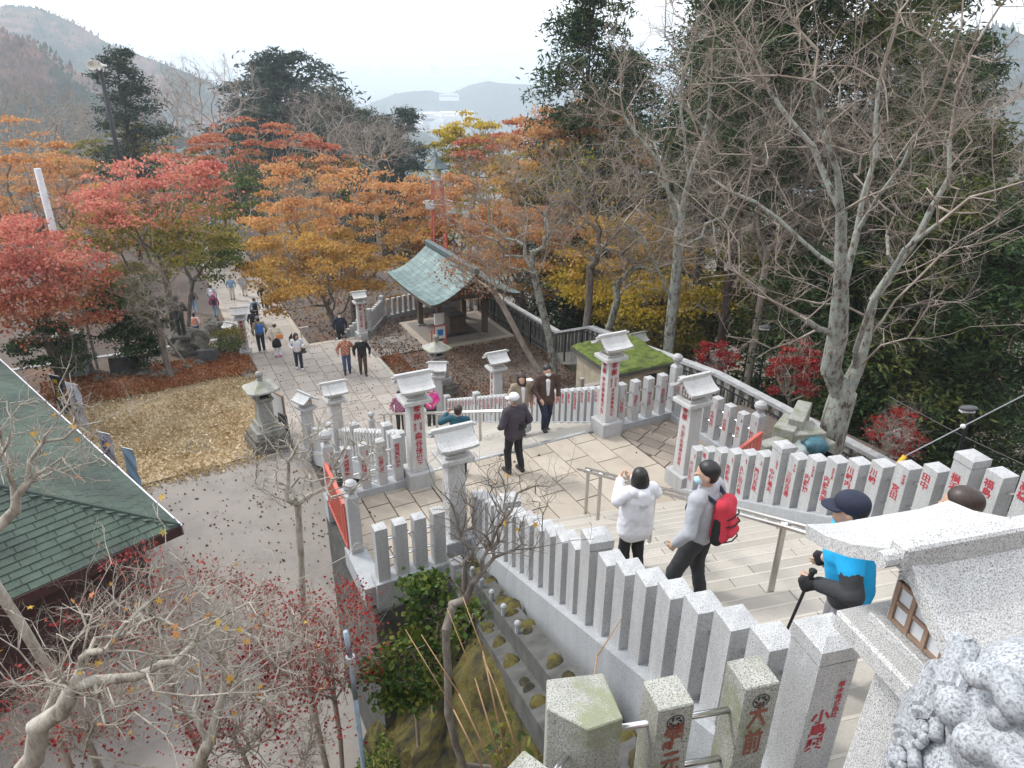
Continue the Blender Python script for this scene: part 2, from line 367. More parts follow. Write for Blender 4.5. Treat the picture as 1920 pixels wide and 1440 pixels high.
# town on the plain: pale blocks in the valley, a large white building on a spur
tw = thing('hilltop_building', 'long white building on a far wooded ridge in the haze', 'building', ony(842, 181, 2050))
mb = MB().box(-26, 26, -8, 8, -10, 5).box(-7, 5, -7, 7, 5, 13).box(8, 22, -7, 7, 5, 8)
mb.obj('wall', 'white_paint', tw)
mbw = MB()
for k in range(11): mbw.box(-24+k*4.4, -21+k*4.4, -8.2, -8.0, 0, 3)
mbw.obj('window', 'slate', tw)
mbt = MB()
for k in range(420):
    u = random.uniform(560, 960); v = random.uniform(126, 158) if k % 3 else random.uniform(205, 236); 
    p = ony(u, v, random.uniform(3000, 5200)) if k % 3 else ony(random.uniform(790, 880), random.uniform(212, 236), random.uniform(1500, 1900))
    if k % 3 == 0: p.z -= 4
    s = random.uniform(5, 16); mbt.box(p.x-s, p.x+s, p.y-s*.6, p.y+s*.6, p.z-6, p.z+random.uniform(3, 10))
stuff(mbt.obj('far_town', 'white_paint'))

# ---- paved levels: slabs are pieces of their own
def slab_obj(parent, poly, z, mat, th=.05, gap=.006):
    poly = ccw(poly); cx = sum(p[0] for p in poly)/len(poly); cy = sum(p[1] for p in poly)/len(poly)
    out = []
    for p in poly:
        d = math.hypot(p[0]-cx, p[1]-cy) or 1; k = 1-gap*1.3/d; out.append(((p[0]-cx)*k, (p[1]-cy)*k))
    dz = random.uniform(-.004, .004)
    return MB().prism(out, -th, dz).obj('slab', mat, parent, loc=(cx, cy, z))
def pave(name, z, a0, a1, b0, b1, da, db, mat, clips=(), rot=0.0, frame=Lf, stag=.5, joint='joint', jit=.12, skip=None, bed=True, alongb=True):
    P = [frame(a0, b0), frame(a1, b0), frame(a1, b1), frame(a0, b1)]; outline = [(p.x, p.y) for p in P]
    for c in clips: outline = clip(outline, *c)
    base = struct(MB().prism(ccw(outline), z-.35, z-.022).obj(name, joint))
    n = int(round((a1-a0)/da)); da = (a1-a0)/n
    for i in range(n):
        b = b0 - (stag*db if i % 2 else 0)*random.uniform(.6, 1.3)
        while b < b1:
            d = db*random.uniform(1-jit, 1+jit); q0, q1 = max(b, b0), min(b+d, b1)
            if q1-q0 > .1:
                pl = [frame(a0+i*da, q0), frame(a0+(i+1)*da, q0), frame(a0+(i+1)*da, q1), frame(a0+i*da, q1)]; pl = [(p.x, p.y) for p in pl]
                for c in clips:
                    pl = clip(pl, *c)
                    if len(pl) < 3: break
                if len(pl) >= 3 and area(pl) > .02 and not (skip and skip(pl)): slab_obj(base, pl, z, mat, gap=.012)
            b += d
    return base
def halfL(da, db, d):   # half plane da*a+db*b<=d in the L frame -> world clip
    return (da*math.cos(AL)-db*math.sin(AL), da*math.sin(AL)+db*math.cos(AL), d)
def halfU(da, db, d): return (da*math.cos(AU)-db*math.sin(AU), da*math.sin(AU)+db*math.cos(AU), d)
LA0, LA1, LB0, LB1 = 2.2, 9.95, 8.55, 11.38
foot = halfU(0, -1, -B0)
pave('landing_pavement', 0, 3.95, 8.35, 8.35, LB1-.05, .55, .9, 'slab_beige', [foot])
pave('wing_pavement', 0, LA0, 3.94, LB0, LB1-.05, .48, .48, 'slab_beige', [])
# herring-laid tiles of the right wing, turned 45 degrees
def Hf(a, b, z=0):
    c, s = math.cos(AL+R_(24)), math.sin(AL+R_(24)); return Vector((a*c-b*s, a*s+b*c, z))
rg_clips = [halfL(-1, 0, -8.37), halfL(1, 0, LA1), halfL(0, 1, LB1-.05), halfL(0, -1, -8.3)]
pave('side_wing_pavement', 0, 9.0, 14.5, 3.0, 9.5, .30, .46, 'slab_brown', rg_clips, frame=Hf)
# solid body of the landing and its drain
struct(MB().prism(ccw([(p.x, p.y) for p in (Lf(2.05, 8.42), Lf(3.9, 8.42), Lf(4.6, 7.2), Lf(8.6, 7.0), Lf(10.1, 8.2), Lf(10.1, 11.5), Lf(2.05, 11.5))]), ZP-.5, -.36).obj('landing_foundation', 'concrete_dark'))
dr = struct(MB().box(3.95, 8.1, LB1-.04, LB1+.06, -.12, .004).obj('drain_channel', 'granite_curb', rz=AL))
for k in range(14): MB().box(4.0+k*.29, 4.26+k*.29, LB1-.02, LB1+.04, -.02, .012).obj('grating', 'steel', dr)
pave('plaza_pavement', ZP, 3.1, 8.0, BF-.02, 31.1, .61, .85, 'slab_grey')
pave('plaza_edge_pavement', ZP+.004, 2.6, 8.2, 31.1, 31.35, .6, .3, 'slab_beige')
pave('side_path_pavement', ZP, 8.02, 10.6, 28.4, 30.6, .52, .62, 'slab_dark')
struct(MB().box(7.98, 8.14, BF, 28.4, ZP-.3, ZP+.03, 0).obj('plaza_kerb', 'granite_lichen', rz=AL))
pave('lower_path_pavement', ZQ, 3.9, 7.3, 35.5, 74, .85, 1.35, 'slab_grey')
struct(MB().box(3.6, 3.9, 35.5, 74, ZQ-.3, ZQ+.02).obj('lower_path_kerb', 'slab_beige', rz=AL))
struct(MB().box(7.3, 7.6, 35.5, 74, ZQ-.3, ZQ+.02).obj('lower_path_kerb', 'slab_beige', rz=AL))
struct(MB().prism(ccw([tuple(Lf(a, b).xy) for a, b in ((-12, 9), (2.0, 9), (3.4, 11.6), (3.4, 21.2), (3.05, 31.0), (-12, 31.0))]), ZP-.35, ZP-.02).obj('yard_pavement', 'asphalt_old'))
struct(MB().prism([(-14, 34.05), (2.45, 34.05), (2.45, 31.35), (8.2, 31.35), (8.2, 31.1), (2.2, 31.1), (2.2, 33.8), (-14, 33.8)][::-1], ZQ-.3, ZP-.03).obj('plaza_retaining_wall', 'concrete', rz=AL))
# far flight from the plaza down to the lower path
fl = struct(MB().box(3.6, 7.6, 31.36, 36, ZQ-.5, ZQ-.05).obj('far_stairs', 'concrete', rz=AL))
for k in range(24):
    z1 = ZP-(k+1)*(ZP-ZQ)/25; MB().box(3.6, 7.6, 31.36+k*.17, 31.36+(k+1)*.17, ZQ-.1, z1).obj('step', 'step_stone', fl, rz=0)
for c in fl.children: pass
# ---- upper flight of stairs
AUL, AUR = 2.22, 5.98
st = bpy.data.objects.new('upper_stairs', None); link(st); st.rotation_euler = (0, 0, AU)
st = None
body = MB(); prof = [(B0, -.4), (B0, 0)]
for k in range(NU): prof += [(B0-k*TU, (k+1)*RU-.03), (B0-(k+1)*TU, (k+1)*RU-.03)]
prof += [(-2.0, NU*RU-.03), (-2.0, -.4)]
n = len(prof); vs = [(AUL+.02, p[0], p[1]) for p in prof]+[(AUR-.02, p[0], p[1]) for p in prof]
body.add(vs, [tuple(range(n)), tuple(range(2*n-1, n-1, -1))]+[(i, n+i, n+(i+1) % n, (i+1) % n) for i in range(n)])
bpy.data.objects.remove(bpy.data.objects['upper_stairs'])
UST = struct(body.obj('upper_stairs', 'joint', rz=AU))
for k in range(NU):
    cuts = [AUL+.02]; x = AUL + random.uniform(.5, 1.2)*(1 if k % 2 else .7)
    while x < AUR-.4: cuts.append(x); x += random.uniform(1.05, 1.25)
    cuts.append(AUR-.02)
    for q in range(len(cuts)-1):
        o = MB().box(cuts[q]+.004, cuts[q+1]-.004, B0-(k+1)*TU-.0, B0-k*TU+.018, k*RU+.006, (k+1)*RU).obj('step_slab', 'step_stone', UST); bevel(o, .006)
        MB().box(cuts[q]+.004, cuts[q+1]-.004, B0-k*TU-.002, B0-k*TU+.021, (k+1)*RU-.05, (k+1)*RU+.002).obj('lit_step_edge', 'lit_step_edge', o)  # paler strip: light caught by the worn nosing, put into its colour
zt = NU*RU
pave('upper_terrace', zt, 2.2, 6.6, -2.0, B0-NU*TU-.01, 1.0, 1.0, 'slab_beige', frame=Uf)
# ---- lower flight
TL = (BF-BD)/NL; RL = -ZP/NL
LST = struct(MB().prism([(3.95, BD), (8.1, BD), (8.1, BF), (3.95, BF)], ZP-.5, ZP-.05).obj('lower_stairs', 'joint', rz=AL))
for k in range(NL):
    z1 = -(k+0)*RL - .0
    if k == 0: z1 = -.01
    for (x0, x1) in ((3.95, 5.2), (5.21, 6.6), (6.61, 8.1)):
        bevel(MB().box(x0, x1-.006, BD+k*TL-.0+(.07 if k == 0 else 0), BD+(k+1)*TL+.016, z1-.5, z1-.003).obj('step_slab', 'step_stone', LST), .006)
# ---- leaf strewn garden on the left
def sheet(name, poly, z, mat, wob=.05, seed=1, n=60):
    a0, a1 = min(p[0] for p in poly), max(p[0] for p in poly); b0, b1 = min(p[1] for p in poly), max(p[1] for p in poly)
    bm = bmesh.new(); vs = [bm.verts.new((*Lf(p[0], p[1]).xy, z)) for p in poly]; bm.faces.new(vs)
    bmesh.ops.triangulate(bm, faces=bm.faces[:]); bmesh.ops.subdivide_edges(bm, edges=bm.edges[:], cuts=10, use_grid_fill=True)
    for v in bm.verts: v.co.z = z+float(wnoise(v.co.x, v.co.y, .9, seed))*wob
    me = bpy.data.meshes.new(name); bm.to_mesh(me); bm.free(); me.materials.append(MATS[mat]); me.polygons.foreach_set('use_smooth', [True]*len(me.polygons))
    return struct(link(bpy.data.objects.new(name, me)))
garden = [(-4.6, 31.2), (3.0, 31.2), (3.0, 22.9), (1.7, 21.9), (-1.6, 21.6), (-3.4, 24.0), (-5.0, 27)]
sheet('leaf_garden', garden, ZP+.02, 'bed_pale', .035)
sheet('garden_bed', [(-4.8, 31.25), (3.0, 31.25), (3.0, 29.2), (.8, 28.9), (-2.6, 28.6), (-4.6, 28.6)], ZP+.15, 'bed_red', .05, 4)
def inpoly(x, y, poly):
    c = np.zeros(len(x), bool)
    for i in range(len(poly)):
        (x1, y1), (x2, y2) = poly[i], poly[i-1]
        k = ((y1 > y) != (y2 > y)) & (x < (x2-x1)*(y-y1)/((y2-y1) or 1e-9)+x1); c ^= k
    return c
def leafmat(name, cols, trans=.35):
    m, t, b = new_mat(name); g = t.nodes.new('ShaderNodeNewGeometry')
    n = noise(t, g.outputs['Position'], .8, 4, .65)
    ad = t.nodes.new('ShaderNodeMath'); ad.operation = 'MULTIPLY_ADD'; t.links.new(g.outputs['Random Per Island'], ad.inputs[0]); ad.inputs[1].default_value = .62
    sb = t.nodes.new('ShaderNodeMath'); sb.operation = 'MULTIPLY_ADD'; t.links.new(n.outputs[0], sb.inputs[0]); sb.inputs[1].default_value = 1.5; sb.inputs[2].default_value = -.56
    t.links.new(sb.outputs[0], ad.inputs[2])
    k = len(cols)-1
    c = ramp(t, [(i/k, x) for i, x in enumerate(cols)], ad.outputs[0])
    t.links.new(c, b.inputs['Base Color']); b.inputs['Roughness'].default_value = .6; b.inputs['Specular IOR Level'].default_value = .25
    tr = t.nodes.new('ShaderNodeBsdfTranslucent'); t.links.new(c, tr.inputs[0]); ms = t.nodes.new('ShaderNodeMixShader'); ms.inputs[0].default_value = trans
    t.links.new(b.outputs[0], ms.inputs[1]); t.links.new(tr.outputs[0], ms.inputs[2]); t.links.new(ms.outputs[0], t.nodes['Material Output'].inputs[0])
leafmat('litter_pale', [(.34, .22, .10), (.52, .39, .22), (.62, .50, .32), (.70, .61, .45)], .1)
leafmat('litter_red', [(.12, .045, .02), (.27, .085, .03), (.36, .15, .06), (.30, .2, .1)], .1)
leafmat('litter_brown', [(.07, .04, .025), (.14, .07, .04), (.22, .12, .07), (.28, .2, .13)], .1)
def leaves_np(P, size, flat=0.0, tri=False, aspect=1.0, rg=RNG, drop=0.0):
    """little bent leaf faces at points P; flat 0 random .. 1 horizontal"""
    n = len(P); d = rg.normal(size=(n, 3)); d[:, 2] *= (1-flat); d[:, 2] -= drop; d /= np.linalg.norm(d, axis=1, keepdims=True)+1e-9
    u = rg.normal(size=(n, 3)); u[:, 2] *= (1-flat); s = np.cross(d, u); s /= np.linalg.norm(s, axis=1, keepdims=True)+1e-9
    L = (size*rg.uniform(.6, 1.35, n))[:, None]; W = L*.5*aspect
    if tri:
        V = np.stack([P-d*L*.5-s*W, P-d*L*.5+s*W, P+d*L*.6], 1); Fc = np.arange(3*n).reshape(-1, 3)
    else:
        V = np.stack([P-d*L*.5, P+s*W, P+d*L*.5, P-s*W], 1); Fc = np.arange(4*n).reshape(-1, 4)
    return V.reshape(-1, 3), Fc
def litter(name, poly, n, z, size, mat, seed):
    rg = np.random.default_rng(seed); a0, a1 = min(p[0] for p in poly), max(p[0] for p in poly); b0, b1 = min(p[1] for p in poly), max(p[1] for p in poly)
    a = rg.uniform(a0, a1, n); b = rg.uniform(b0, b1, n); k = inpoly(a, b, poly); a, b = a[k], b[k]
    dn = wnoise(a, b, .8, seed); k = dn+rg.normal(0, .6, len(a)) > -.55; a, b = a[k], b[k]
    P = np.stack([a*math.cos(AL)-b*math.sin(AL), a*math.sin(AL)+b*math.cos(AL), np.full(len(a), z)+rg.uniform(0, .05, len(a))], -1)
    V, Fc = leaves_np(P, size, .75, rg=rg); return stuff(link(bpy.data.objects.new(name, mesh_np(name, V, Fc, mat))))
litter('fallen_leaves', garden, 30000, ZP+.09, .085, 'litter_pale', 1)
litter('fallen_leaves', [(-4.8, 31.25), (3.0, 31.25), (3.1, 28.6), (-4.6, 28.2)], 9000, ZP+.2, .08, 'litter_red', 2)
litter('fallen_leaves', [(8.2, 21.5), (15, 21.5), (15, 33), (8.2, 33)], 9000, ZP+.01, .09, 'litter_brown', 3)
litter('fallen_leaves', [(8.15, 21.5), (9.2, 21.5), (9.0, 28.3), (8.15, 28.3)], 2600, ZP+.015, .08, 'litter_red', 4)
litter('fallen_leaves', [(9.0, 18.5), (12, 17.5), (13, 21.5), (9, 22.5)], 3500, ZP+.1, .09, 'litter_red', 5)
litter('fallen_leaves', [(7.6, 36), (16, 36), (16, 60), (7.6, 60)], 5000, ZQ+.0, .12, 'litter_brown', 6)
rgl_ = np.random.default_rng(77); PL_ = []
for k in range(260):
    a, b = rgl_.uniform(2.3, 9.8), rgl_.uniform(8.7, 11.3)
    if min(a-2.3, 9.8-a, b-8.6, 11.35-b) < rgl_.gamma(1.2, .25): PL_.append(tuple(Lf(a, b, .012)))
for k in range(60): bq = rgl_.uniform(2.2, 9.4); aq = rgl_.choice([2.3, 5.9])+rgl_.normal(0, .12); PL_.append(tuple(Uf(aq, bq, zU(bq)+.012)))
for k in range(420):
    a, b = rgl_.uniform(3.2, 7.9), rgl_.uniform(21.4, 31)
    PL_.append(tuple(Lf(a, b, ZP+.012)))
V_, F_l = leaves_np(np.array(PL_), .055, .93, rg=rgl_); stuff(link(bpy.data.objects.new('fallen_leaves', mesh_np('fallen_leaves', V_, F_l, 'litter_brown'))))
PB_ = []
for k in range(5200):
    i = int(rgl_.integers(0, len(garden))); p0, p1 = garden[i-1], garden[i]; t = rgl_.uniform(); d = abs(rgl_.normal(0, .28)); a, b = p0[0]+(p1[0]-p0[0])*t, p0[1]+(p1[1]-p0[1])*t
    c0, c1 = -.5, 26.5; l = math.hypot(a-c0, b-c1); a, b = a+(a-c0)/l*(d-.12), b+(b-c1)/l*(d-.12)
    if b < 30.8 and a < 3.0: PB_.append(tuple(Lf(a, b, ZP+.02)))
V_, F_l = leaves_np(np.array(PB_), .08, .9, rg=rgl_); stuff(link(bpy.data.objects.new('fallen_leaves', mesh_np('fallen_leaves', V_, F_l, 'litter_pale'))))
PB_ = [tuple(Lf(rgl_.uniform(-9, 3.2), rgl_.uniform(10, 22), ZP+.0)) for k in range(1500)]
V_, F_l = leaves_np(np.array(PB_), .075, .93, rg=rgl_); stuff(link(bpy.data.objects.new('fallen_leaves', mesh_np('fallen_leaves', V_, F_l, 'litter_brown'))))
# ================================================================ stone fences
POSTM = {}
def post_mesh(wd, h, cap, mat, slope=0.0):
    k = (wd, round(h, 3), cap, mat, slope)
    if k in POSTM: return POSTM[k]
    q = wd/2; mb = MB()
    if cap == 'ball':
        q = wd*.56; mb.box(-q, q, -q, q, 0, h-.02, tx=0).box(-q, q, -q, q, h-.02, h+.03, tx=.04, ty=.04)
        mb.lathe([(.05, h+.03), (.06, h+.06), (.05, h+.075), (.095, h+.11), (.118, h+.165), (.108, h+.22), (.06, h+.262), (.02, h+.275)], 14)
    elif cap == 'cap':
        q = wd*.6; mb.box(-q*.95, q*.95, -q*.95, q*.95, 0, h+.02).box(-q*.88, q*.88, -q*.88, q*.88, h+.02, h+.035).box(-q, q, -q, q, h+.035, h+.12).box(-q, q, -q, q, h+.12, h+.15, tx=q*.55, ty=q*.55)
    elif cap == 'flat': mb.box(-q, q, -q, q, 0, h)
    else:
        mb.box(-q, q, -q, q, 0, h-.013).box(-q, q, -q, q, h-.013, h, tx=q*.8, ty=q*.8)
    me = mb.mesh('post', mat); POSTM[k] = me; return me
def fence(name, label, P0, P1, n, yaw, wd=.17, h=.95, caps=None, texts=None, face=None, curb=.15, curb_w=.28, mat='granite', rails=True, first=True, last=True, tsz=.85, tmat='red_letter', ins=.06, group=None, cdepth=.0):
    """posts on a curb from P0 to P1 (curb-foot points), yaw = heading of the run"""
    P0, P1 = Vector(P0), Vector(P1); T = thing(name, label, 'fence', P0, 0.0, group); d = P1-P0; caps = caps or {}; texts = texts or {}
    L = math.hypot(d.x, d.y); ux, uy = d.x/L, d.y/L; px, py = -uy, ux; hw = curb_w/2; e0, e1 = -wd*.8, L+wd*.8
    def pt(s, off, z): return (ux*s+px*off, uy*s+py*off, d.z*s/L+z)
    vs = [pt(e0, -hw, -.35-cdepth), pt(e0, hw, -.35-cdepth), pt(e1, hw, -.35-cdepth), pt(e1, -hw, -.35-cdepth), pt(e0, -hw, curb), pt(e0, hw, curb), pt(e1, hw, curb), pt(e1, -hw, curb)]
    MB().add(vs, [(0, 1, 2, 3), (7, 6, 5, 4), (0, 4, 5, 1), (1, 5, 6, 2), (2, 6, 7, 3), (3, 7, 4, 0)]).obj('curb', 'granite_curb', T)
    for i in range(n):
        s = L*i/(n-1) if n > 1 else 0; c = caps.get(i); z = d.z*s/L+curb-.02
        hh = h+(.14 if c == 'ball' else .04 if c == 'cap' else 0)
        p = inst('post', post_mesh(wd, hh+.02, c, mat), T, (ux*s, uy*s, z), yaw)
        if i in texts and face:
            tx = texts[i]; big, small = (tx if isinstance(tx, tuple) else (tx, ''))
            c_, s_ = math.cos(-yaw), math.sin(-yaw); nx, ny = face[0]*c_-face[1]*s_, face[0]*s_+face[1]*c_
            off = (wd*.57 if c else wd/2)+.003; hz = hh*.86
            cw = min(wd*.62*tsz, hz*.8/max(len(big), 1))
            inscribe(p, big, faceM(nx, ny, (nx*off-ny*(-.12)*wd, ny*off+nx*(-.12)*wd, hz*(.98 if not small else .74)-cw*.3)), cw*1.1, cw*.98, tmat)
            if small:
                sw = wd*.22; inscribe(p, small, faceM(nx, ny, (nx*off-ny*wd*.28, ny*off+nx*wd*.28, hz*1.0)), sw, sw*1.0, tmat)
    if rails:
        for zz in (.34, .72):
            a = pt(0, 0, curb+h*zz); b = pt(L, 0, curb+h*zz); MB().cyl(a, b, .019, n=6).obj('rail', 'steel_bright', T)
    return T
nB = Lf(0, -1); nAL = Lf(-1, 0)
# --- left fence of the upper flight (anchor points from the foot up)
def sP(a, b, dz=0.0): return Uf(a, b, RU/TU*(B0-b)+dz)
SPC = .338
bl0, bl1 = 9.45, 9.45-21*SPC
fence('stair_fence', 'long stepped granite fence on the left side of the upper stairs, seen from outside', sP(1.99, bl0, -.05), sP(2.28, bl1-.1, -.05), 22, AU, .2, .86, {5: 'cap', 13: 'cap', 21: 'cap'}, mat='granite', curb=.16, curb_w=.36, cdepth=.1,
      texts={21: ('小島興', '厚木株式会社')}, face=tuple(Uf(0, -1).xy), rails=True)
rt_txt = {0: ('大山講社', '秦野'), 1: '原', 2: ('長坂一', '平塚'), 3: ('齊藤明', '横浜'), 4: ('久保田元春', '藤沢'), 5: ('関口吉政', '大磯'), 6: ('中村満夫', '石岡市'), 7: ('三好吉清', '茅ヶ崎'), 8: ('内藤博', '内神川崎'), 9: ('内藤英男', '東京大森'), 10: ('川崎内', ''), 11: ('川崎', ''), 12: ('宮田', '南足柄'), 13: ('田中', ''), 14: ('横浜', ''), 15: ('福島', ''), 16: ('高橋', ''), 17: ('石川', '')}
fence('stair_fence', 'stepped granite fence with red lettering on the right side of the upper stairs', sP(6.05, 9.72, .2), sP(6.5, 9.72-21*SPC, .2), 22, AU, .2, .86, {6: 'cap', 14: 'cap'}, rt_txt, tuple((-Uf(1, 0)).xy), curb=.16, curb_w=.36, cdepth=2.5)
# --- fences of the landing
fence('landing_fence', 'red lettered granite fence behind the left wing of the landing, ball post at its end', Lf(2.15, 11.2), Lf(3.42, 11.2), 5, AL, .165, .92, {0: 'ball'}, {0: ('吉原利行', '横浜市神奈川'), 1: ('金尾崎建業', ''), 2: ('箕輪誠一', '横浜市'), 3: ('松尾拓卓', '横浜'), 4: ('横須賀町浜太', '')}, tuple(nB.xy), curb=.14)
fence('landing_fence', 'four plain granite posts along the near left wing, beside the junction box', Lf(2.28, 8.62), Lf(3.2, 8.62), 4, AL, .19, .95, {3: 'flat'}, curb=.13, cdepth=.1, curb_w=.32)
bp = thing('ball_post', 'granite post with a round ball top at the near end of the left red gate', 'post', Lf(2.12, 9.55)); inst('shaft', post_mesh(.17, 1.12, 'ball', 'granite'), bp, (0, 0, 0), AL)
MB().box(-.16, .16, -1.0, .16, -.3, .05).obj('footing', 'granite_curb', bp, rz=AL)
fence('landing_fence', 'granite fence of four red lettered posts behind the right wing of the landing', Lf(8.5, 11.22), Lf(9.98, 11.22), 5, AL, .175, .95, {4: 'ball'}, {0: ('八百信行', '小田原'), 1: ('加藤保', '秦野市'), 2: ('金子正博', '平塚市'), 3: ('長田勝治', '厚木'), 4: ('', '')}, tuple(nB.xy), curb=.14)
fence('landing_fence', 'short red lettered granite fence closing the right side of the landing, ball post nearest', Lf(9.93, 10.9), Lf(9.86, 8.62), 7, AL, .175, .95, {6: 'ball'}, {0: ('大橋健', ''), 1: '小泉', 2: ('二見保之', '平塚'), 3: ('今関祐四', '市川市'), 4: ('古谷浩', '海老名'), 5: ('井上一', '座間'), 6: ('杉村', '厚木')}, tuple(nAL.xy), curb=.14)
# --- fences of the lower flight
def lP(a, b, dz=0.0): return Lf(a, b, zL(b)+dz)
fence('stair_fence', 'grey granite fence running down the left side of the lower stairs, with square capped posts', lP(3.66, 11.75), lP(3.66, 20.9), 34, AL, .17, .85, {3: 'cap', 13: 'cap', 24: 'cap'}, curb=.14, rails=False)
fence('stair_fence', 'granite fence with small red names running down the right side of the lower stairs', lP(8.32, 11.75), lP(8.32, 20.9), 34, AL, .17, .85, {12: 'cap', 24: 'cap', 33: 'cap'}, {i: random.choice(['高野治', '井上商店', '林加奈', '大塚園', '浦安', '福田', '建材組', '三浦', '諏訪部商店', '原一郎']) for i in range(33)}, tuple(nAL.xy), curb=.14, rails=False)
pp = thing('ball_post', 'small granite ball post at the foot of the lower stairs handrail', 'post', Lf(5.6, 21.0, ZP)); inst('shaft', post_mesh(.17, .95, 'ball', 'granite'), pp, (0, 0, 0), AL)
# --- fence beside the water pavilion (runs behind the plaza)
gA, gB_, gC = Lf(8.75, 31.6, ZP), Lf(9.9, 33.3, ZP), Lf(14.6, 34.2, ZP)
yw = math.atan2((gB_-gA).y, (gB_-gA).x)
fence('garden_fence', 'granite fence with red lettered posts climbing beside the far pale stone lantern', gA, gB_, 8, yw, .17, .85, {0: 'cap', 7: 'cap'}, {i: '奉納者' for i in range(8)}, tuple(nB.xy), curb=.16, rails=False)
yw2 = math.atan2((gC-gB_).y, (gC-gB_).x)
fence('garden_fence', 'granite fence standing behind the green roofed water pavilion', gB_+Vector((.3, .05, 0)), gC, 15, yw2, .17, .85, {}, {i: '奉納' for i in range(15)}, tuple(nB.xy), curb=.16, rails=False)
gD = Lf(7.3, 32.2, ZP-1.2)
fence('garden_fence', 'pale granite fence stepping down left of the far pale lantern behind the plaza', Lf(8.2, 31.75, ZP-.25), gD, 7, AL, .15, .8, {}, {}, None, curb=.14, rails=False)
# --- front fence below the camera
ftx = {0: ('', ''), 1: ('網元', ''), 2: ('大前', '')}
f0, f1 = Uf(.98, 2.30, 3.58), Uf(1.87, 2.24, 3.58)
FF = thing('front_fence', 'nearest granite posts joined by steel bars at the bottom edge of the view', 'fence', f0)
dv = f1-f0
MB().box(-.2, 1.05, -.16, .16, -.6, .06).obj('curb', 'granite_curb', FF, rz=AU)
pent = [(-.18, -.01), (-.03, -.17), (.15, -.15), (.16, .13), (-.13, .16)]
bevel(MB().prism(pent, 0.06, 1.02).obj('post', 'granite_lichen', FF, loc=(0, 0, 0), rz=AU), .006)
PF = []
for i, k in ((1, .5), (2, 1.0)):
    hh = .98 if i == 1 else 1.03
    o = bevel(MB().box(-.095, .095, -.095, .095, .06, hh).obj('post', 'granite_lichen', FF, loc=dv*k, rz=AU), .007); PF.append(o)
    M = faceM(0, -1, (0, -.0985, hh-.1))
    cr = MB(); 
    for q in range(18):
        t0, t1 = 2*math.pi*q/18, 2*math.pi*(q+1)/18
        cr.add([(math.cos(t)*r, math.sin(t)*r, 0) for t, r in ((t0, .048), (t1, .048), (t1, .042), (t0, .042))], [(0, 1, 2, 3)])
    for q in range(6):
        t = 2*math.pi*q/6; cr.add([(math.cos(t+a)*r, math.sin(t+a)*r, 0) for a, r in ((-.35, .034), (.0, .038), (.5, .028), (.9, .012), (.2, .018))], [(0, 1, 2, 3, 4)])
    c = cr.obj('crest', 'black_letter', o); c.matrix_local = M
    inscribe(o, ftx[i][0], faceM(0, -1, (0, -.0985, hh-.27)), .11, .19, 'rust_letter')
for k in (.42, .78):
    MB().cyl((0, 0, k), tuple(dv+Vector((0, 0, k))), .018, n=10).obj('bar', 'steel_bright', FF, smooth=True)
    MB().cyl((0, 0, k), tuple(Uf(-.33, -.3, k)), .018, n=10).obj('bar', 'steel_bright', FF, smooth=True)
o = bevel(MB().box(-.1, .1, -.1, .1, .06, .98).obj('post', 'granite_lichen', FF, loc=Uf(-.36, -.3), rz=AU+R_(35)), .007)
bevel(MB().box(-.1, .1, -.1, .1, -.6, .06).obj('curb', 'granite_curb', FF, loc=Uf(-.36, -.3), rz=AU+R_(35)), .007)
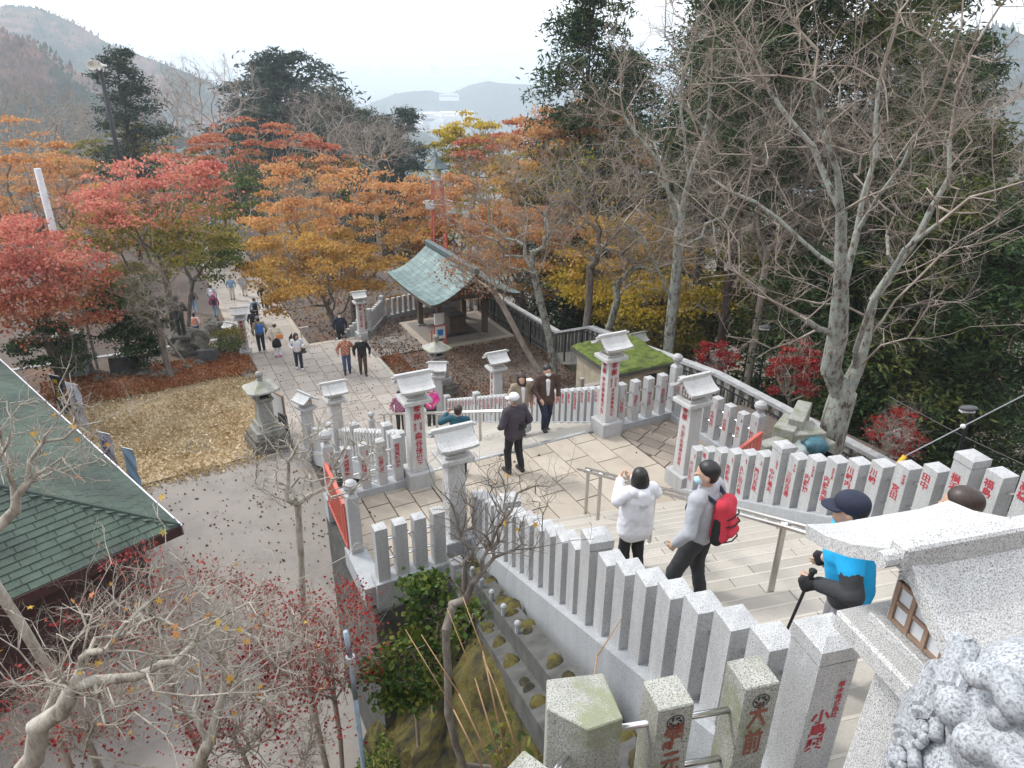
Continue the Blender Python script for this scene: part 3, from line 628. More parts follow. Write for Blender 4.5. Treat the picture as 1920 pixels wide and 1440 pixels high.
# ================================================================ stone lanterns on pillars
def lantern(label, loc, yaw, front='', left='', small='', H=1.42, pl=.32, name='stone_lantern', mat='granite_new', grp='pillar lanterns along the stairs', sc=1.0, rd=1.0):
    T = thing(name, label, 'lantern', loc, yaw, grp); T.scale = (sc, sc, sc)
    bevel(MB().box(-.25, .25, -.25, .25, -.1, pl).obj('plinth', 'granite', T), .012)
    sh = bevel(MB().box(-.155, .155, -.155, .155, pl, pl+H, tx=.02, ty=.02).obj('pillar', mat, T), .008)
    z = pl+H
    bevel(MB().box(-.27, .27, -.245, .245, z, z+.085).obj('platform', mat, T), .012)
    bevel(MB().box(-.2, .2, -.17, .17, z+.085, z+.125).box(-.16, .16, -.135, .135, z+.125, z+.31).obj('light_box', mat, T), .005)
    cr = MB(); nn = 14
    for q in range(nn):
        t0, t1 = 2*math.pi*q/nn, 2*math.pi*(q+1)/nn
        cr.add([(.045*math.cos(t0), -.1372, .22+z+.045*math.sin(t0)), (.045*math.cos(t1), -.1372, z+.22+.045*math.sin(t1)), (.015+.03*math.cos(t1), -.1372, z+.23+.03*math.sin(t1)), (.015+.03*math.cos(t0), -.1372, z+.23+.03*math.sin(t0))], [(0, 1, 2, 3)])
    cr.obj('crescent', 'granite_old', T)
    # lattice window on the gable end
    for sx in (-1, 1):
        wn = MB().box(-.005, .005, -.1, .1, z+.15, z+.29).obj('window', 'paper_pane', T, loc=(sx*.161, 0, 0))
        lt = MB(); x0, x1 = (-.016, .016)
        for y in (-.105, -.035, .035, .105): lt.box(x0, x1, y-.008, y+.008, z+.14, z+.3)
        for zz in (.147, .22, .293): lt.box(x0+.002, x1-.002, -.105, .105, z+zz-.007, z+zz+.007)
        lt.obj('lattice', 'wood_window', wn)
    # curved gable roof, ridge along local x
    prof = [(0, .245), (.07, .185), (.15, .12), (.235, .07), (.315, .045)]; th = .05; hl = .315; V = []; Fc = []
    pr = [(-y, zz) for y, zz in prof[::-1]]+prof[1:]; n = len(pr)
    for x, lift in ((-hl, .018), (-hl*.6, 0), (hl*.6, 0), (hl, .018)):
        V += [(x, y*(rd if y > 0 else 1), z+.27+zz+lift) for y, zz in pr]+[(x, y*.97*(rd if y > 0 else 1), z+.27+zz+lift-th) for y, zz in pr]
    for j in range(3):
        o0, o1 = j*2*n, (j+1)*2*n
        for i in range(n-1): Fc += [(o0+i, o0+i+1, o1+i+1, o1+i)[::-1], (o0+n+i, o0+n+i+1, o1+n+i+1, o1+n+i)]
        Fc += [(o0, o1, o1+n, o0+n)[::-1], (o0+n-1, o0+2*n-1, o1+2*n-1, o1+n-1)[::-1]]
    for o0, fl in ((0, 1), (3*2*n, 0)):
        for i in range(n-1): q = (o0+i, o0+i+1, o0+n+i+1, o0+n+i); Fc.append(q if fl else q[::-1])
    MB().add(V, Fc).obj('roof', mat, T)
    # gable filling
    MB().add([(x, y, zz) for x in (-.158, .158) for y, zz in ((-.14, z+.31), (.14, z+.31), (0, z+.49))], [(0, 2, 1), (3, 4, 5), (0, 1, 4, 3), (1, 2, 5, 4), (2, 0, 3, 5)]).obj('gable', mat, T)
    rd = bevel(MB().box(-.345, .345, -.034, .034, z+.48, z+.565).obj('ridge', mat, T), .008)
    MB().cyl((-.40, 0, z+.515), (.40, 0, z+.515), .026, n=10).obj('ridge_end', mat, rd)
    # red dedication
    def col(txt, nx, ny, x, zt, wch):
        off = .153; inscribe(sh, txt, faceM(nx, ny, (nx*off-ny*x, ny*off+nx*x, zt)), wch, wch*1.08)
    if front:
        col('奉献', 0, -1, 0, z-.16, .145)
        if small: col(small, 0, -1, -.055, z-.44, .05); col(small[::-1], 0, -1, .055, z-.44, .05)
        col(front, 0, -1, 0, z-.72 if small else z-.52, min(.15, .72/len(front)))
    if left:
        col('奉献', -1, 0, 0, z-.16, .13); col(left, -1, 0, 0, z-.5, min(.13, .9/len(left)))
    return T
lantern('granite pillar lantern at the left head of the lower stairs, red lettering in front', Lf(3.78, 11.12), AL, '森谷佳世子', '', '東京西')
lantern('granite pillar lantern at the right head of the lower stairs before the moss hut', Lf(8.16, 11.2), AL, '武井商事株式会社', '武井商事株式会社', '東京千代', H=1.42)
lantern('blank sided granite pillar lantern at the left foot of the upper stairs, blue cable below', Lf(3.62, 8.92), AL, '', '')
lantern('granite pillar lantern at the right foot of the upper stairs, red lettering on its left', Lf(8.28, 8.78), AL, '', '大山阿夫利神社崇敬会', '')
lantern('granite pillar lantern halfway down the left side of the lower stairs, above the plaza', lP(3.62, 17.1, .1), AL)
lantern('granite pillar lantern halfway down the lower stairs on the right by leaf strewn ground', lP(8.5, 17.35, .1), AL, '', '天野商店', '')
lantern('small granite lantern turned sideways at the left foot of the lower stairs', Lf(3.55, 21.15, ZP), AL-R_(65), '', '', mat='granite')
lantern('granite lantern at the right foot of the lower stairs, half hidden behind a nearer lantern', Lf(8.3, 21.65, ZP), AL-R_(25))
lantern('granite pillar lantern at the far right corner of the plaza beside the lettered fence', Lf(8.15, 31.0, ZP), AL, '小田原五郎', '')
lantern('granite pillar lantern at the far left corner of the plaza above the garden', Lf(2.95, 31.0, ZP), AL-R_(10), '岡田美子', '')
lantern('pale lantern roof showing left behind the far left corner lantern of the plaza', Lf(2.75, 34.6, ZQ), AL-R_(50), sc=.9, pl=2.9)
lantern('granite lantern peeping over the moss roofed hut', Lf(14.6, 18.6, -4.7), AL, mat='granite_old', pl=1.5)
lantern('granite lantern standing among the red maple leaves behind the right railing', onz(1345, 650, -1.2)+Vector((0, 0, -2.4-3)), AL, mat='granite_old', pl=3.3)
lantern('granite lantern with white roof below the right railing near the street lamp', onz(1690, 797, -2.0)+Vector((0, 0, -2.4-2.5)), AL, mat='granite_old', pl=2.8)
NEARL = lantern('nearest granite lantern filling the right edge, speckled roof and brown lattice window', Uf(1.90, 1.36, zt), AU, '', '', H=1.27, rd=1.34)
# ---- older weathered stone lanterns (kasuga type)
def old_lantern(label, loc, sc, tall):
    T = thing('old_stone_lantern', label, 'lantern', loc, AL+R_(8)); T.scale = (sc, sc, sc)
    mb = MB().box(-.62, .62, -.62, .62, -.1, .34).box(-.56, .56, -.56, .56, .34, .5); mb.obj('rubble_base', 'rock', T)
    bevel(MB().box(-.46, .46, -.46, .46, .5, .72).obj('lower_step', 'granite_old', T), .02)
    bevel(MB().box(-.36, .36, -.36, .36, .72, .95, tx=.03, ty=.03).obj('upper_step', 'granite_old', T), .02)
    bevel(MB().box(-.26, .26, -.26, .26, .95, .95+tall, tx=.06, ty=.06).obj('shaft', 'granite_old', T), .01)
    z = .95+tall
    MB().lathe([(.2, z), (.27, z+.06), (.3, z+.12), (.28, z+.16)], 4, square=True).obj('platform', 'granite_old', T)
    fb = MB()
    for sx in (-1, 1):
        for sy in (-1, 1): fb.box(sx*.19-.05, sx*.19+.05, sy*.19-.05, sy*.19+.05, z+.16, z+.40)
    fb.box(-.24, .24, -.24, .24, z+.38, z+.42); fb.box(-.14, .14, -.14, .14, z+.16, z+.38, 1)
    fb.obj('fire_box', ['granite_old', 'iron_black'], T)
    V = []; Fc = []; nseg = 24                                     # roof with upswept corners
    for (r, zz, lift) in ((.05, .40, 0), (.18, .30, 0), (.34, .19, .02), (.50, .10, .09), (.51, .05, .09), (.3, .06, 0)):
        for i in range(nseg):
            t = 2*math.pi*(i+.5)/nseg+math.pi/4*0; k = 1/max(abs(math.cos(t)), abs(math.sin(t))); cn = (k-1)/.414
            V.append((r*min(k, 1.36)*math.cos(t), r*min(k, 1.36)*math.sin(t), z+.42+zz-.05+lift*cn**2))
    for j in range(5):
        for i in range(nseg): Fc.append((j*nseg+i, (j+1)*nseg+i, (j+1)*nseg+(i+1) % nseg, j*nseg+(i+1) % nseg))
    MB().add(V, Fc).obj('roof', 'granite_lichen', T, smooth=False)
    MB().lathe([(.07, z+.75), (.11, z+.79), (.09, z+.82), (.06, z+.84), (.12, z+.88), (.14, z+.95), (.10, z+1.02), (.03, z+1.07)], 14).obj('finial', 'granite_old', T, smooth=True)
    return T
old_lantern('weathered old stone lantern with dark roof left of the plaza beside the leaf garden', Lf(2.42, 22.5, ZP), 1.0, .72)
old_lantern('weathered old stone lantern with ball finial right of the plaza near the pavilion', Lf(9.15, 23.9, ZP), .92, .62)
# ================================================================ red gates and handrails
def red_gate(label, P0, P1, h, n, z0=.06, tilt=0.0):
    T = thing('red_gate', label, 'gate', P0); d = Vector(P1)-Vector(P0); L = d.length; T.rotation_euler = (0, 0, math.atan2(d.y, d.x))
    MB().box(0, L, -.03, .03, h-.06, h+.01).obj('top_rail', 'paint_red', T); MB().box(0, L, -.03, .03, z0, z0+.05).obj('bottom_rail', 'paint_red', T)
    for i in range(n+1):
        x = L*i/n; w_ = .03 if i in (0, n) else .014; MB().box(x-w_, x+w_, -.02, .02, z0, h-.03).obj('bar', 'paint_red', T)
    MB().box(L*.84, L*.88, -.022, .022, z0, h-.03).obj('bar', 'paint_red', T)
    return T
red_gate('red painted barred gate leaning across the left exit of the landing', Lf(2.06, 11.05, 0), Lf(2.02, 9.65, 0), .92, 14)
red_gate('red painted barred gate across the right exit between ball post and stair fence', Lf(9.78, 8.42, 0), Lf(8.72, 8.05, 0), .95, 8)
def handrail(label, P, posts, h, gap, nm='handrail'):
    """double tube handrail: P polyline of floor points, posts indices as (t along) list"""
    T = thing(nm, label, 'handrail', P[0]); O = Vector(P[0])
    d = Vector(P[-1])-O; side = Vector((-d.y, d.x, 0)).normalized()
    for s in (-1, 1):
        MB().path([Vector(p)-O+side*s*gap+Vector((0, 0, h)) for p in P], .023, 8).obj('rail', 'steel', T, smooth=True)
    for (q, zf) in posts:
        b = O+(d*q); fl = Vector((b.x, b.y, zf))-O; top = d*q+Vector((0, 0, h-.03))
        po = MB().cyl(fl, top, .032, n=10).cyl(fl, fl+Vector((0, 0, .015)), .055, n=10).obj('upright', 'steel', T, smooth=False)
        br = MB().cyl(top-side*gap+Vector((0, 0, .0)), top+side*gap, .014, n=6).ell(top+Vector((0, 0, .03)), (.045, .045, .02), 8, 4).obj('bracket', 'steel_bright', po)
    return T
hp = lambda b: Uf(3.98, b, RU/TU*(B0-b)+RU*.5)
HP = [Uf(3.98, 10.05, 0.0), Uf(3.98, 9.9, 0.0), hp(1.7)]
dd = HP[2]-HP[0]
plist = []
for b in (9.75, 9.2, 7.35, 6.3, 4.75, 3.25, 2.2):
    q = (10.05-b)/(10.05-1.7); plist.append((q, zU(b) if b < B0 else 0))
handrail('steel double tube handrail down the middle of the upper stairs', [HP[0], HP[2]], plist, .86, .075)
hl = lambda b: Lf(6.05, b, zL(b))
handrail('steel double tube handrail down the middle of the lower stairs', [Lf(6.05, BD+.1, 0), Lf(6.05, BF+.2, ZP)], [((b-BD-.1)/(BF-BD+.1), zL(b)-.1) for b in (11.8, 13.2, 14.6, 16, 17.4, 18.8, 20.2, 21)], .85, .075)
hr = thing('handrail', 'black iron stair railing at the far edge of the plaza behind the woman in white', 'handrail', Lf(5.05, 31.4, ZP), AL)
for k in range(8): MB().box(-.015, .015, k*.12, k*.12+.025, -.6-k*.1, .62-k*.08).obj('baluster', 'iron_black', hr)
MB().cyl((0, -.05, .64), (0, .95, .06), .02, n=6).obj('rail', 'iron_black', hr); MB().cyl((.4, -.1, .0), (.4, -.1, .85), .03).cyl((.3, -.1, .85), (.75, -.1, .85), .025).obj('sign_stand', 'steel', hr)
# ================================================================ water pavilion (temizuya)
def pavilion():
    T = thing('water_pavilion', 'open water pavilion with curved verdigris copper roof on dark timber posts', 'pavilion', Lf(12.35, 30.05, ZP), AL)
    bevel(MB().box(-2.0, 2.3, -2.15, 2.0, -.2, .10).obj('platform_edge', 'slab_beige', T), .02)
    MB().box(-1.72, 2.02, -1.85, 1.72, .0, .104).obj('platform_floor', 'slab_dark', T)
    MB().box(-.75, .95, -1.0, 1.0, .1, .115).obj('basin_well', 'iron_black', T)
    for (x, y) in ((-1.15, -1.25), (-1.15, 1.25), (1.15, -1.25), (1.15, 1.25)):
        po = bevel(MB().box(-.12, .12, -.12, .12, .1, 2.2).obj('post', 'wood_dark', T, loc=(x, y, 0)), .012); bevel(MB().box(-.2, .2, -.2, .2, .1, .17).obj('post_foot', 'granite_old', po), .02)
    for y in (-1.25, 1.25): MB().box(-1.6, 1.6, y-.1, y+.1, 1.95, 2.15).obj('beam', 'wood_dark', T)
    for x in (-1.15, 1.15): MB().box(x-.09, x+.09, -2.2, 2.2, 2.15, 2.32).obj('beam', 'wood_dark', T)
    tr = bevel(MB().box(-.42, .42, -.72, .72, .12, .95).box(-.5, .5, -.8, .8, .12, .3).obj('water_trough', 'wood_dark', T), .02); MB().box(-.32, .32, -.62, .62, .955, .962).obj('water', 'slate', tr)
    for k in range(5): MB().cyl((-.45, -.5+k*.25, 1.0), (.45, -.5+k*.25, 1.0), .02, n=6).obj('ladle_rest', 'wood_grey', tr)
    # curved gable roof: ridge along local y, slopes to -x and +x; copper panels are pieces of their own
    nx, ny = 9, 13; hy = 2.95
    def rp(t, y):               # t 0 ridge .. 1 eave, one side
        x = 2.15*t; e = (y/hy); sag = .10*(abs(e)**2.4)
        return x, 1.35*max(0, 1-t)**1.55 + .12*t*t + sag*(.35+.65*t)
    rf = MB()
    for s in (-1, 1):
        for i in range(nx):
            for j in range(ny):
                t0, t1, y0, y1 = i/nx, (i+1)/nx, -hy+2*hy*j/ny, -hy+2*hy*(j+1)/ny
                g = .006; P = []
                for (t, y) in ((t0, y0+g), (t0, y1-g), (t1+.008, y1-g), (t1+.008, y0+g)):
                    x, zz = rp(t, y); P.append((s*x, y, 2.22+zz+(.012 if t == t0 else .028)))
                P2 = [(a, b, c-.02) for a, b, c in P]
                fs = [(0, 1, 2, 3), (7, 6, 5, 4), (3, 2, 6, 7), (0, 3, 7, 4), (1, 0, 4, 5), (2, 1, 5, 6)]
                if s > 0: fs = [f[::-1] for f in fs]
                o = MB().add(P+P2, fs).obj('copper_panel', 'copper', T)
        vs = []; fs = []
        for i in range(nx+1):
            for j in range(ny+1):
                y = -hy+.04+2*(hy-.04)*j/ny; x, zz = rp(i/nx, y); vs.append((s*x*.99, y, 2.2+zz))
        m = len(vs); vs += [(a, b, c-.11) for a, b, c in vs]
        for i in range(nx):
            for j in range(ny):
                a = i*(ny+1)+j; q = (a, a+ny+1, a+ny+2, a+1); fs += [q, tuple(k+m for k in q[::-1])]
        for i in range(nx):
            for j in (0, ny): a = i*(ny+1)+j; fs.append((a, a+ny+1, a+ny+1+m, a+m))
        for j in range(ny): a = nx*(ny+1)+j; fs.append((a, a+1, a+1+m, a+m))
        rf.add(vs, fs)
    rf.obj('roof_underside', 'wood_dark', T)
    bevel(MB().box(-.13, .13, -hy-.05, hy+.05, 3.58, 3.84).obj('ridge', 'copper_dark', T), .03)
    MB().add([(x, y, zz) for y in (-2.2, 2.2) for x, zz in ((-1.0, 2.3), (1.0, 2.3), (0, 3.4))], [(0, 1, 2), (5, 4, 3), (0, 2, 5, 3), (1, 4, 5, 2)]).obj('gable', 'wood_dark', T)
    sg = MB().box(-.2, .2, -.02, .02, -.25, .25).obj('notice', 'white_paint', T, loc=(-1.15, -1.39, 1.25)); MB().box(-.07, .07, -.024, -.021, -.05, .14).obj('print', 'cable_blue', sg)
    return T
m, t_, b_ = new_mat('copper'); p_ = wpos(t_); n = noise(t_, p_, 1.6, 7, .65); oi = t_.nodes.new('ShaderNodeObjectInfo')
c = ramp(t_, [(.3, (.07, .105, .11)), (.5, (.12, .18, .18)), (.68, (.20, .29, .265))], n.outputs[0]); c = mixc(t_, ramp(t_, [(0, (0, 0, 0)), (1, (.35, .35, .35))], oi.outputs['Random']), c, (.075, .115, .12))
t_.links.new(c, b_.inputs['Base Color']); b_.inputs['Roughness'].default_value = .55; b_.inputs['Metallic'].default_value = .15
plain('copper_dark', (.09, .12, .13), .6, .2, .3, 5)
pavilion()
sb = thing('sign_stand', 'red framed notice board with white sheets in front of the water pavilion', 'sign', Lf(11.05, 28.35, ZP+.1), AL)
MB().box(-.3, -.25, -.03, .03, 0, .95).box(.25, .3, -.03, .03, 0, .95).box(-.3, .3, -.03, .03, .9, .95).box(-.3, .3, -.03, .03, .1, .15).box(-.3, -.25, .35, .4, 0, .6).box(.25, .3, .35, .4, 0, .6).obj('frame', 'paint_red', sb)
MB().box(-.24, .24, -.035, -.01, .3, .88).obj('board', 'white_paint', sb); MB().box(-.14, .14, -.04, -.037, .45, .75).obj('print', 'cable_blue', sb)
bevel(MB().box(-.2, .2, .05, .2, .95, 1.45).obj('upper_board', 'white_paint', sb), .01)
# ================================================================ moss roofed hut
hut = thing('moss_hut', 'low shed with a flat roof covered in bright green moss', 'shed', Lf(12.8, 17.0, -3.4), AL)
MB().box(-.98, 1.0, -1.1, 1.1, -1, 2.22).obj('wall', 'hut_wall' if 'hut_wall' in MATS else plain('hut_wall', (.36, .31, .23), .85, 0, .2, 4).name, hut)
MB().box(.15, .55, -1.115, -1.09, 1.5, 1.95).obj('window', 'iron_black', hut)
V = []; Fc = []; nx = 40; ny = 44
for j in range(ny+1):
    for i in range(nx+1):
        x = -1.15+2.35*i/nx; y = -1.25+2.5*j/ny; e = min(i, nx-i, j, ny-j); V.append((x, y, 2.27+.03*y+(.06+.03*float(wnoise(x, y, 5, 2))+random.uniform(0, .02))*(1 if e > 0 else 0)))
for j in range(ny):
    for i in range(nx): a = j*(nx+1)+i; Fc.append((a, a+1, a+nx+2, a+nx+1))
MB().add(V, Fc).obj('moss', 'moss', hut, smooth=True); MB().box(-1.14, 1.19, -1.24, 1.24, 2.14, 2.262).obj('roof_slab', 'concrete_dark', hut)
ld = thing('shelf_rack', 'grey wooden rack and red leaning pole left of the moss roofed hut', 'rack', Lf(11.35, 16.3, -3.2), AL)
for x in (-.5, .3): MB().box(x-.06, x+.06, -.06, .06, 0, 1.9).obj('post', 'wood_grey', ld)
for k in range(4): MB().box(-.5, .5, -.1, .12, .3+k*.42, .36+k*.42).obj('shelf', 'wood_grey', ld)
MB().cyl((.45, -.2, 0), (.6, -.1, 1.6), .03, n=6).obj('pole', 'paint_red', ld)
so = thing('post', 'square grey concrete post standing by the mossy tree stumps right of the stairs', 'post', Lf(10.1, 18.2, ZP), AL); bevel(MB().box(-.09, .09, -.09, .09, 0, 2.6).obj('shaft', 'concrete', so), .01); MB().box(-.1, .1, -.1, .1, 2.6, 2.64).obj('cap', 'white_paint', so)
ladr = thing('trestle', 'rusty folding trestle lying beside the right side of the lower stairs', 'trestle', Lf(10.4, 15.6, -2.2), AL)
for k in (0, .5): MB().cyl((k, 0, -1.2), (.25, 0, .35), .025, n=6).obj('leg', 'wood_window', ladr)
MB().cyl((.1, 0, -.5), (.4, 0, -.5), .02, n=6).obj('bar', 'wood_window', ladr)
# ================================================================ railing along the right edge
def poly_rail():
    pts = [(14.0, 3.0, -1.9), (14.0, 14.0, -1.9), (14.7, 21.7, -3.1), (15.4, 25.2, -4.6), (15.2, 33.0, -4.6)]
    W = [Lf(*p) for p in pts]
    T = thing('boundary_fence', 'long grey stone topped boundary fence along the wooded right slope', 'fence', W[0]); T2 = thing('iron_railing', 'long black iron railing in front of the grey boundary fence', 'railing', W[0]+Lf(-.35, 0)); O = W[0]
    for i in range(len(W)-1):
        a, b = W[i]-O, W[i+1]-O; d = b-a; L = math.hypot(d.x, d.y); yaw = math.atan2(d.y, d.x); dz = d.z
        def seg(x0, x1, y0, y1, z0, z1): 
            vs = [(x, y, z+dz*x/L) for x, y, z in [(x0, y0, z0), (x1, y0, z0), (x1, y1, z0), (x0, y1, z0), (x0, y0, z1), (x1, y0, z1), (x1, y1, z1), (x0, y1, z1)]]
            return MB().add(vs, [(3, 2, 1, 0), (4, 5, 6, 7), (0, 1, 5, 4), (1, 2, 6, 5), (2, 3, 7, 6), (3, 0, 4, 7)])
        seg(0, L, -.13, .13, 1.0, 1.1).obj('coping', 'concrete', T, loc=a, rz=yaw)
        seg(0, L, -.1, .1, -.5, .12).obj('curb', 'granite_old', T, loc=a, rz=yaw)
        nn = int(L/.36)
        for k in range(nn):
            x = (k+.5)*L/nn; inst('post', post_mesh(.15, .95, 'flat', 'granite_old'), T, a+d*((k+.5)/nn)+Vector((0, 0, .06)), yaw)
        seg(0, L, -.015, .015, .92, .96).obj('rail', 'iron_black', T2, loc=a, rz=yaw); seg(0, L, -.015, .015, .12, .15).obj('rail', 'iron_black', T2, loc=a, rz=yaw)
        nn = int(L/.13)
        for k in range(nn):
            me = POSTM.setdefault('bal', MB().box(-.009, .009, -.009, .009, .13, .93).mesh('baluster', 'iron_black')); mp = POSTM.setdefault('balp', MB().box(-.03, .03, -.03, .03, -.3, 1.0).mesh('upright', 'iron_black'))
            if L*(k+.5)/nn < 99 and len(T2.children) < 280: inst('baluster', me, T2, a+d*((k+.5)/nn), yaw)
            if k % 14 == 0: inst('upright', mp, T2, a+d*((k+.02)/nn), yaw)
    return T, T2
poly_rail()
# ---- building with green shingle hip roof, lower left
def shingle_house():
    th = AL+R_(20); ze = -1.75; c0 = onz(338, 986, ze)
    T = thing('green_roof_house', 'house at lower left with weathered green shingle hip roof and pale eave edge', 'house', (c0.x, c0.y, ZP), th)
    # local: x to the right (+A'), corner at origin, house spans x -11..0, y 0..22 ; roof height above ZP
    h0 = ze-ZP; pit = math.tan(R_(23)); W, D = 11.0, 22.0; rz_ = h0+W/2*pit
    MB().box(-W+.6, -.6, .6, D-.6, 0, h0-.05).obj('wall', 'fascia_red', T)
    for k in range(4):
        wn = MB().box(-.6, -.585, 2+k*4.6, 4.2+k*4.6, .9, 2.2).obj('window', 'slate', T); MB().box(-.61, -.57, 2+k*4.6, 4.2+k*4.6, .82, .9).obj('sill', 'fascia_pale', wn)
    faces = [((0, 0), (0, D), (-W/2, D-W/2), (-W/2, W/2)), ((-W, 0), (0, 0), (-W/2, W/2)), ((0, D), (-W, D), (-W/2, D-W/2)), ((-W, D), (-W, 0), (-W/2, W/2), (-W/2, D-W/2))]
    def hz(x, y): return h0+pit*min(-x, x+W, y, D-y)
    dk = MB()
    for f in faces: dk.add([(x, y, hz(x, y)-.03) for x, y in f], [tuple(range(len(f)))])
    dk.obj('roof_deck', 'concrete_dark', T)
    MB().box(-W, .03, -.03, .0, h0-.22, h0+.01).obj('fascia', 'fascia_red', T)
    MB().box(.0, .04, -.03, D, h0-.2, h0+.02).obj('fascia', 'fascia_pale', T)
    MB().path([(0, 0, h0+.02), (-W/2, W/2, rz_+.02), (-W/2, D-W/2, rz_+.02)], .035, 6).obj('hip_line', 'shingle_dark', T)
    # shingles: course height .14 (plan), width .3
    ch, sw = .17, .36; near = []; far = MB()
    cu = math.cos(th), math.sin(th)
    for face in (0, 1):
        ncrs = int(W/2/ch)
        for c in range(ncrs):
            d0, d1 = c*ch, (c+1)*ch+.05
            lo, hi = (d0, D-d0) if face == 0 else (-W+d0, -d0)
            x = lo - random.uniform(0, sw)
            while x < hi:
                a0, a1 = max(x, lo), min(x+sw, hi); x += sw
                if a1-a0 < .08: continue
                g = .006; lift = random.uniform(.0, .008)
                if face == 0: q = [(-d0, a0+g), (-d0, a1-g), (-d1, a1-g), (-d1, a0+g)]
                else: q = [(a1-g, d0), (a0+g, d0), (a0+g, d1), (a1-g, d1)]
                if face == 0: q = q
                z = [hz(q[0][0], q[0][1])+.028+lift, hz(q[1][0], q[1][1])+.028+lift, h0+pit*d1+.006, h0+pit*d1+.006]
                z[0] = z[1] = h0+pit*d0+.028+lift
                P = [(px, py, zz) for (px, py), zz in zip(q, z)]
                mx_, my_ = q[0][0], q[0][1]; wx, wy = c0.x+mx_*cu[0]-my_*cu[1], c0.y+mx_*cu[1]+my_*cu[0]
                B = [(a, b, cz-.03) for a, b, cz in P[:2]]
                fs = [(0, 1, 2, 3), (0, 4, 5, 1)]
                near.append((wx*wx+wy*wy, P+B, fs))
    near.sort(key=lambda r: r[0])
    vis = []
    for r in near:
        p = r[1][0]; wx, wy, wz = c0.x+p[0]*cu[0]-p[1]*cu[1], c0.y+p[0]*cu[1]+p[1]*cu[0], ZP+p[2]
        q = np.array([wx, wy, wz-CZ]); dpt = q@fw; u = 960+F_PX*(q@CR)/dpt if dpt > .1 else -9999
        (vis if u > -30 and len(vis) < 300 else [None] and far_l).append(r) if False else (vis.append(r) if (u > -30 and len(vis) < 300) else far.add(r[1], r[2], 0))
    for r in vis: MB().add(r[1], r[2]).obj('shingle', 'shingle', T)
    stuff(far.obj('shingle_courses', 'shingle', T))
    return T
m, t_, b_ = new_mat('shingle'); p_ = wpos(t_); n = noise(t_, p_, .55, 6, .7); n2 = noise(t_, p_, 40, 2, .5); g = t_.nodes.new('ShaderNodeNewGeometry'); oi = t_.nodes.new('ShaderNodeObjectInfo')
c = ramp(t_, [(.34, (.024, .032, .027)), (.47, (.040, .058, .047)), (.6, (.062, .094, .073)), (.75, (.09, .13, .10))], n.outputs[0])
ad = t_.nodes.new('ShaderNodeMath'); ad.operation = 'ADD'; t_.links.new(g.outputs['Random Per Island'], ad.inputs[0]); t_.links.new(oi.outputs['Random'], ad.inputs[1])
fr_ = t_.nodes.new('ShaderNodeMath'); fr_.operation = 'FRACT'; t_.links.new(ad.outputs[0], fr_.inputs[0])
c = mixc(t_, ramp(t_, [(0, (.35, .35, .35)), (.7, (0, 0, 0))], fr_.outputs[0]), c, (.03, .05, .045)); c = mixc(t_, ramp(t_, [(.4, (0, 0, 0)), (.65, (.25, .25, .25))], n2.outputs[0]), c, (.12, .16, .13))
t_.links.new(c, b_.inputs['Base Color']); b_.inputs['Roughness'].default_value = .9
plain('shingle_dark', (.02, .035, .03), .9)
shingle_house()
# ================================================================ trees
def bark(name, stops, scale=5, stretch=.35):
    m, t, b = new_mat(name); mp = t.nodes.new('ShaderNodeMapping'); mp.inputs['Scale'].default_value = (1, 1, stretch); t.links.new(wpos(t), mp.inputs[0])
    n = noise(t, mp.outputs[0], scale, 7, .72); t.links.new(ramp(t, stops, n.outputs[0]), b.inputs['Base Color']); b.inputs['Roughness'].default_value = .95; bump(t, b, n.outputs[0], .6, .02)
bark('bark_pale', [(.36, (.05, .043, .035)), (.44, (.17, .15, .125)), (.5, (.30, .285, .25)), (.55, (.24, .29, .26)), (.6, (.38, .38, .345)), (.66, (.21, .25, .17)), (.74, (.13, .11, .085))], 8, .55)
bark('bark_grey', [(.34, (.075, .062, .052)), (.5, (.16, .135, .115)), (.62, (.25, .23, .20)), (.75, (.13, .14, .10))], 7)
bark('bark_twig', [(.3, (.19, .15, .12)), (.52, (.34, .285, .24)), (.75, (.52, .46, .39))], 3)
bark('bark_cream', [(.34, (.17, .14, .11)), (.48, (.36, .325, .275)), (.6, (.48, .45, .39)), (.75, (.26, .225, .18))], 11)
bark('bark_dark', [(.35, (.018, .014, .012)), (.6, (.05, .04, .032)), (.75, (.08, .07, .05))], 6)
bark('bark_cedar', [(.35, (.028, .02, .016)), (.55, (.07, .05, .04)), (.72, (.12, .09, .07))], 8, .12)
leafmat('leaf_pink', [(0.342, 0.085, 0.068), (0.513, 0.148, 0.120), (0.638, 0.228, 0.182), (0.684, 0.331, 0.239), (0.570, 0.308, 0.160)], .5)
leafmat('leaf_red', [(0.194, 0.063, 0.034), (0.376, 0.103, 0.063), (0.513, 0.171, 0.097), (0.524, 0.262, 0.137), (0.319, 0.228, 0.091)], .5)
leafmat('leaf_orange', [(0.342, 0.137, 0.057), (0.490, 0.217, 0.091), (0.616, 0.308, 0.125), (0.638, 0.388, 0.182), (0.410, 0.308, 0.114)], .5)
leafmat('leaf_amber', [(0.251, 0.137, 0.040), (0.456, 0.251, 0.063), (0.616, 0.365, 0.091), (0.616, 0.422, 0.137), (0.274, 0.228, 0.068)], .5)
leafmat('leaf_rust', [(0.182, 0.057, 0.028), (0.342, 0.103, 0.046), (0.456, 0.182, 0.074), (0.410, 0.251, 0.103), (0.228, 0.194, 0.057)], .5)
leafmat('leaf_green', [(.018, .045, .012), (.045, .09, .018), (.085, .14, .03), (.17, .20, .045), (.28, .23, .05)], .35)
leafmat('leaf_olive', [(0.068, 0.080, 0.021), (0.137, 0.148, 0.034), (0.251, 0.228, 0.046), (0.365, 0.285, 0.057), (0.274, 0.137, 0.046)], .5)
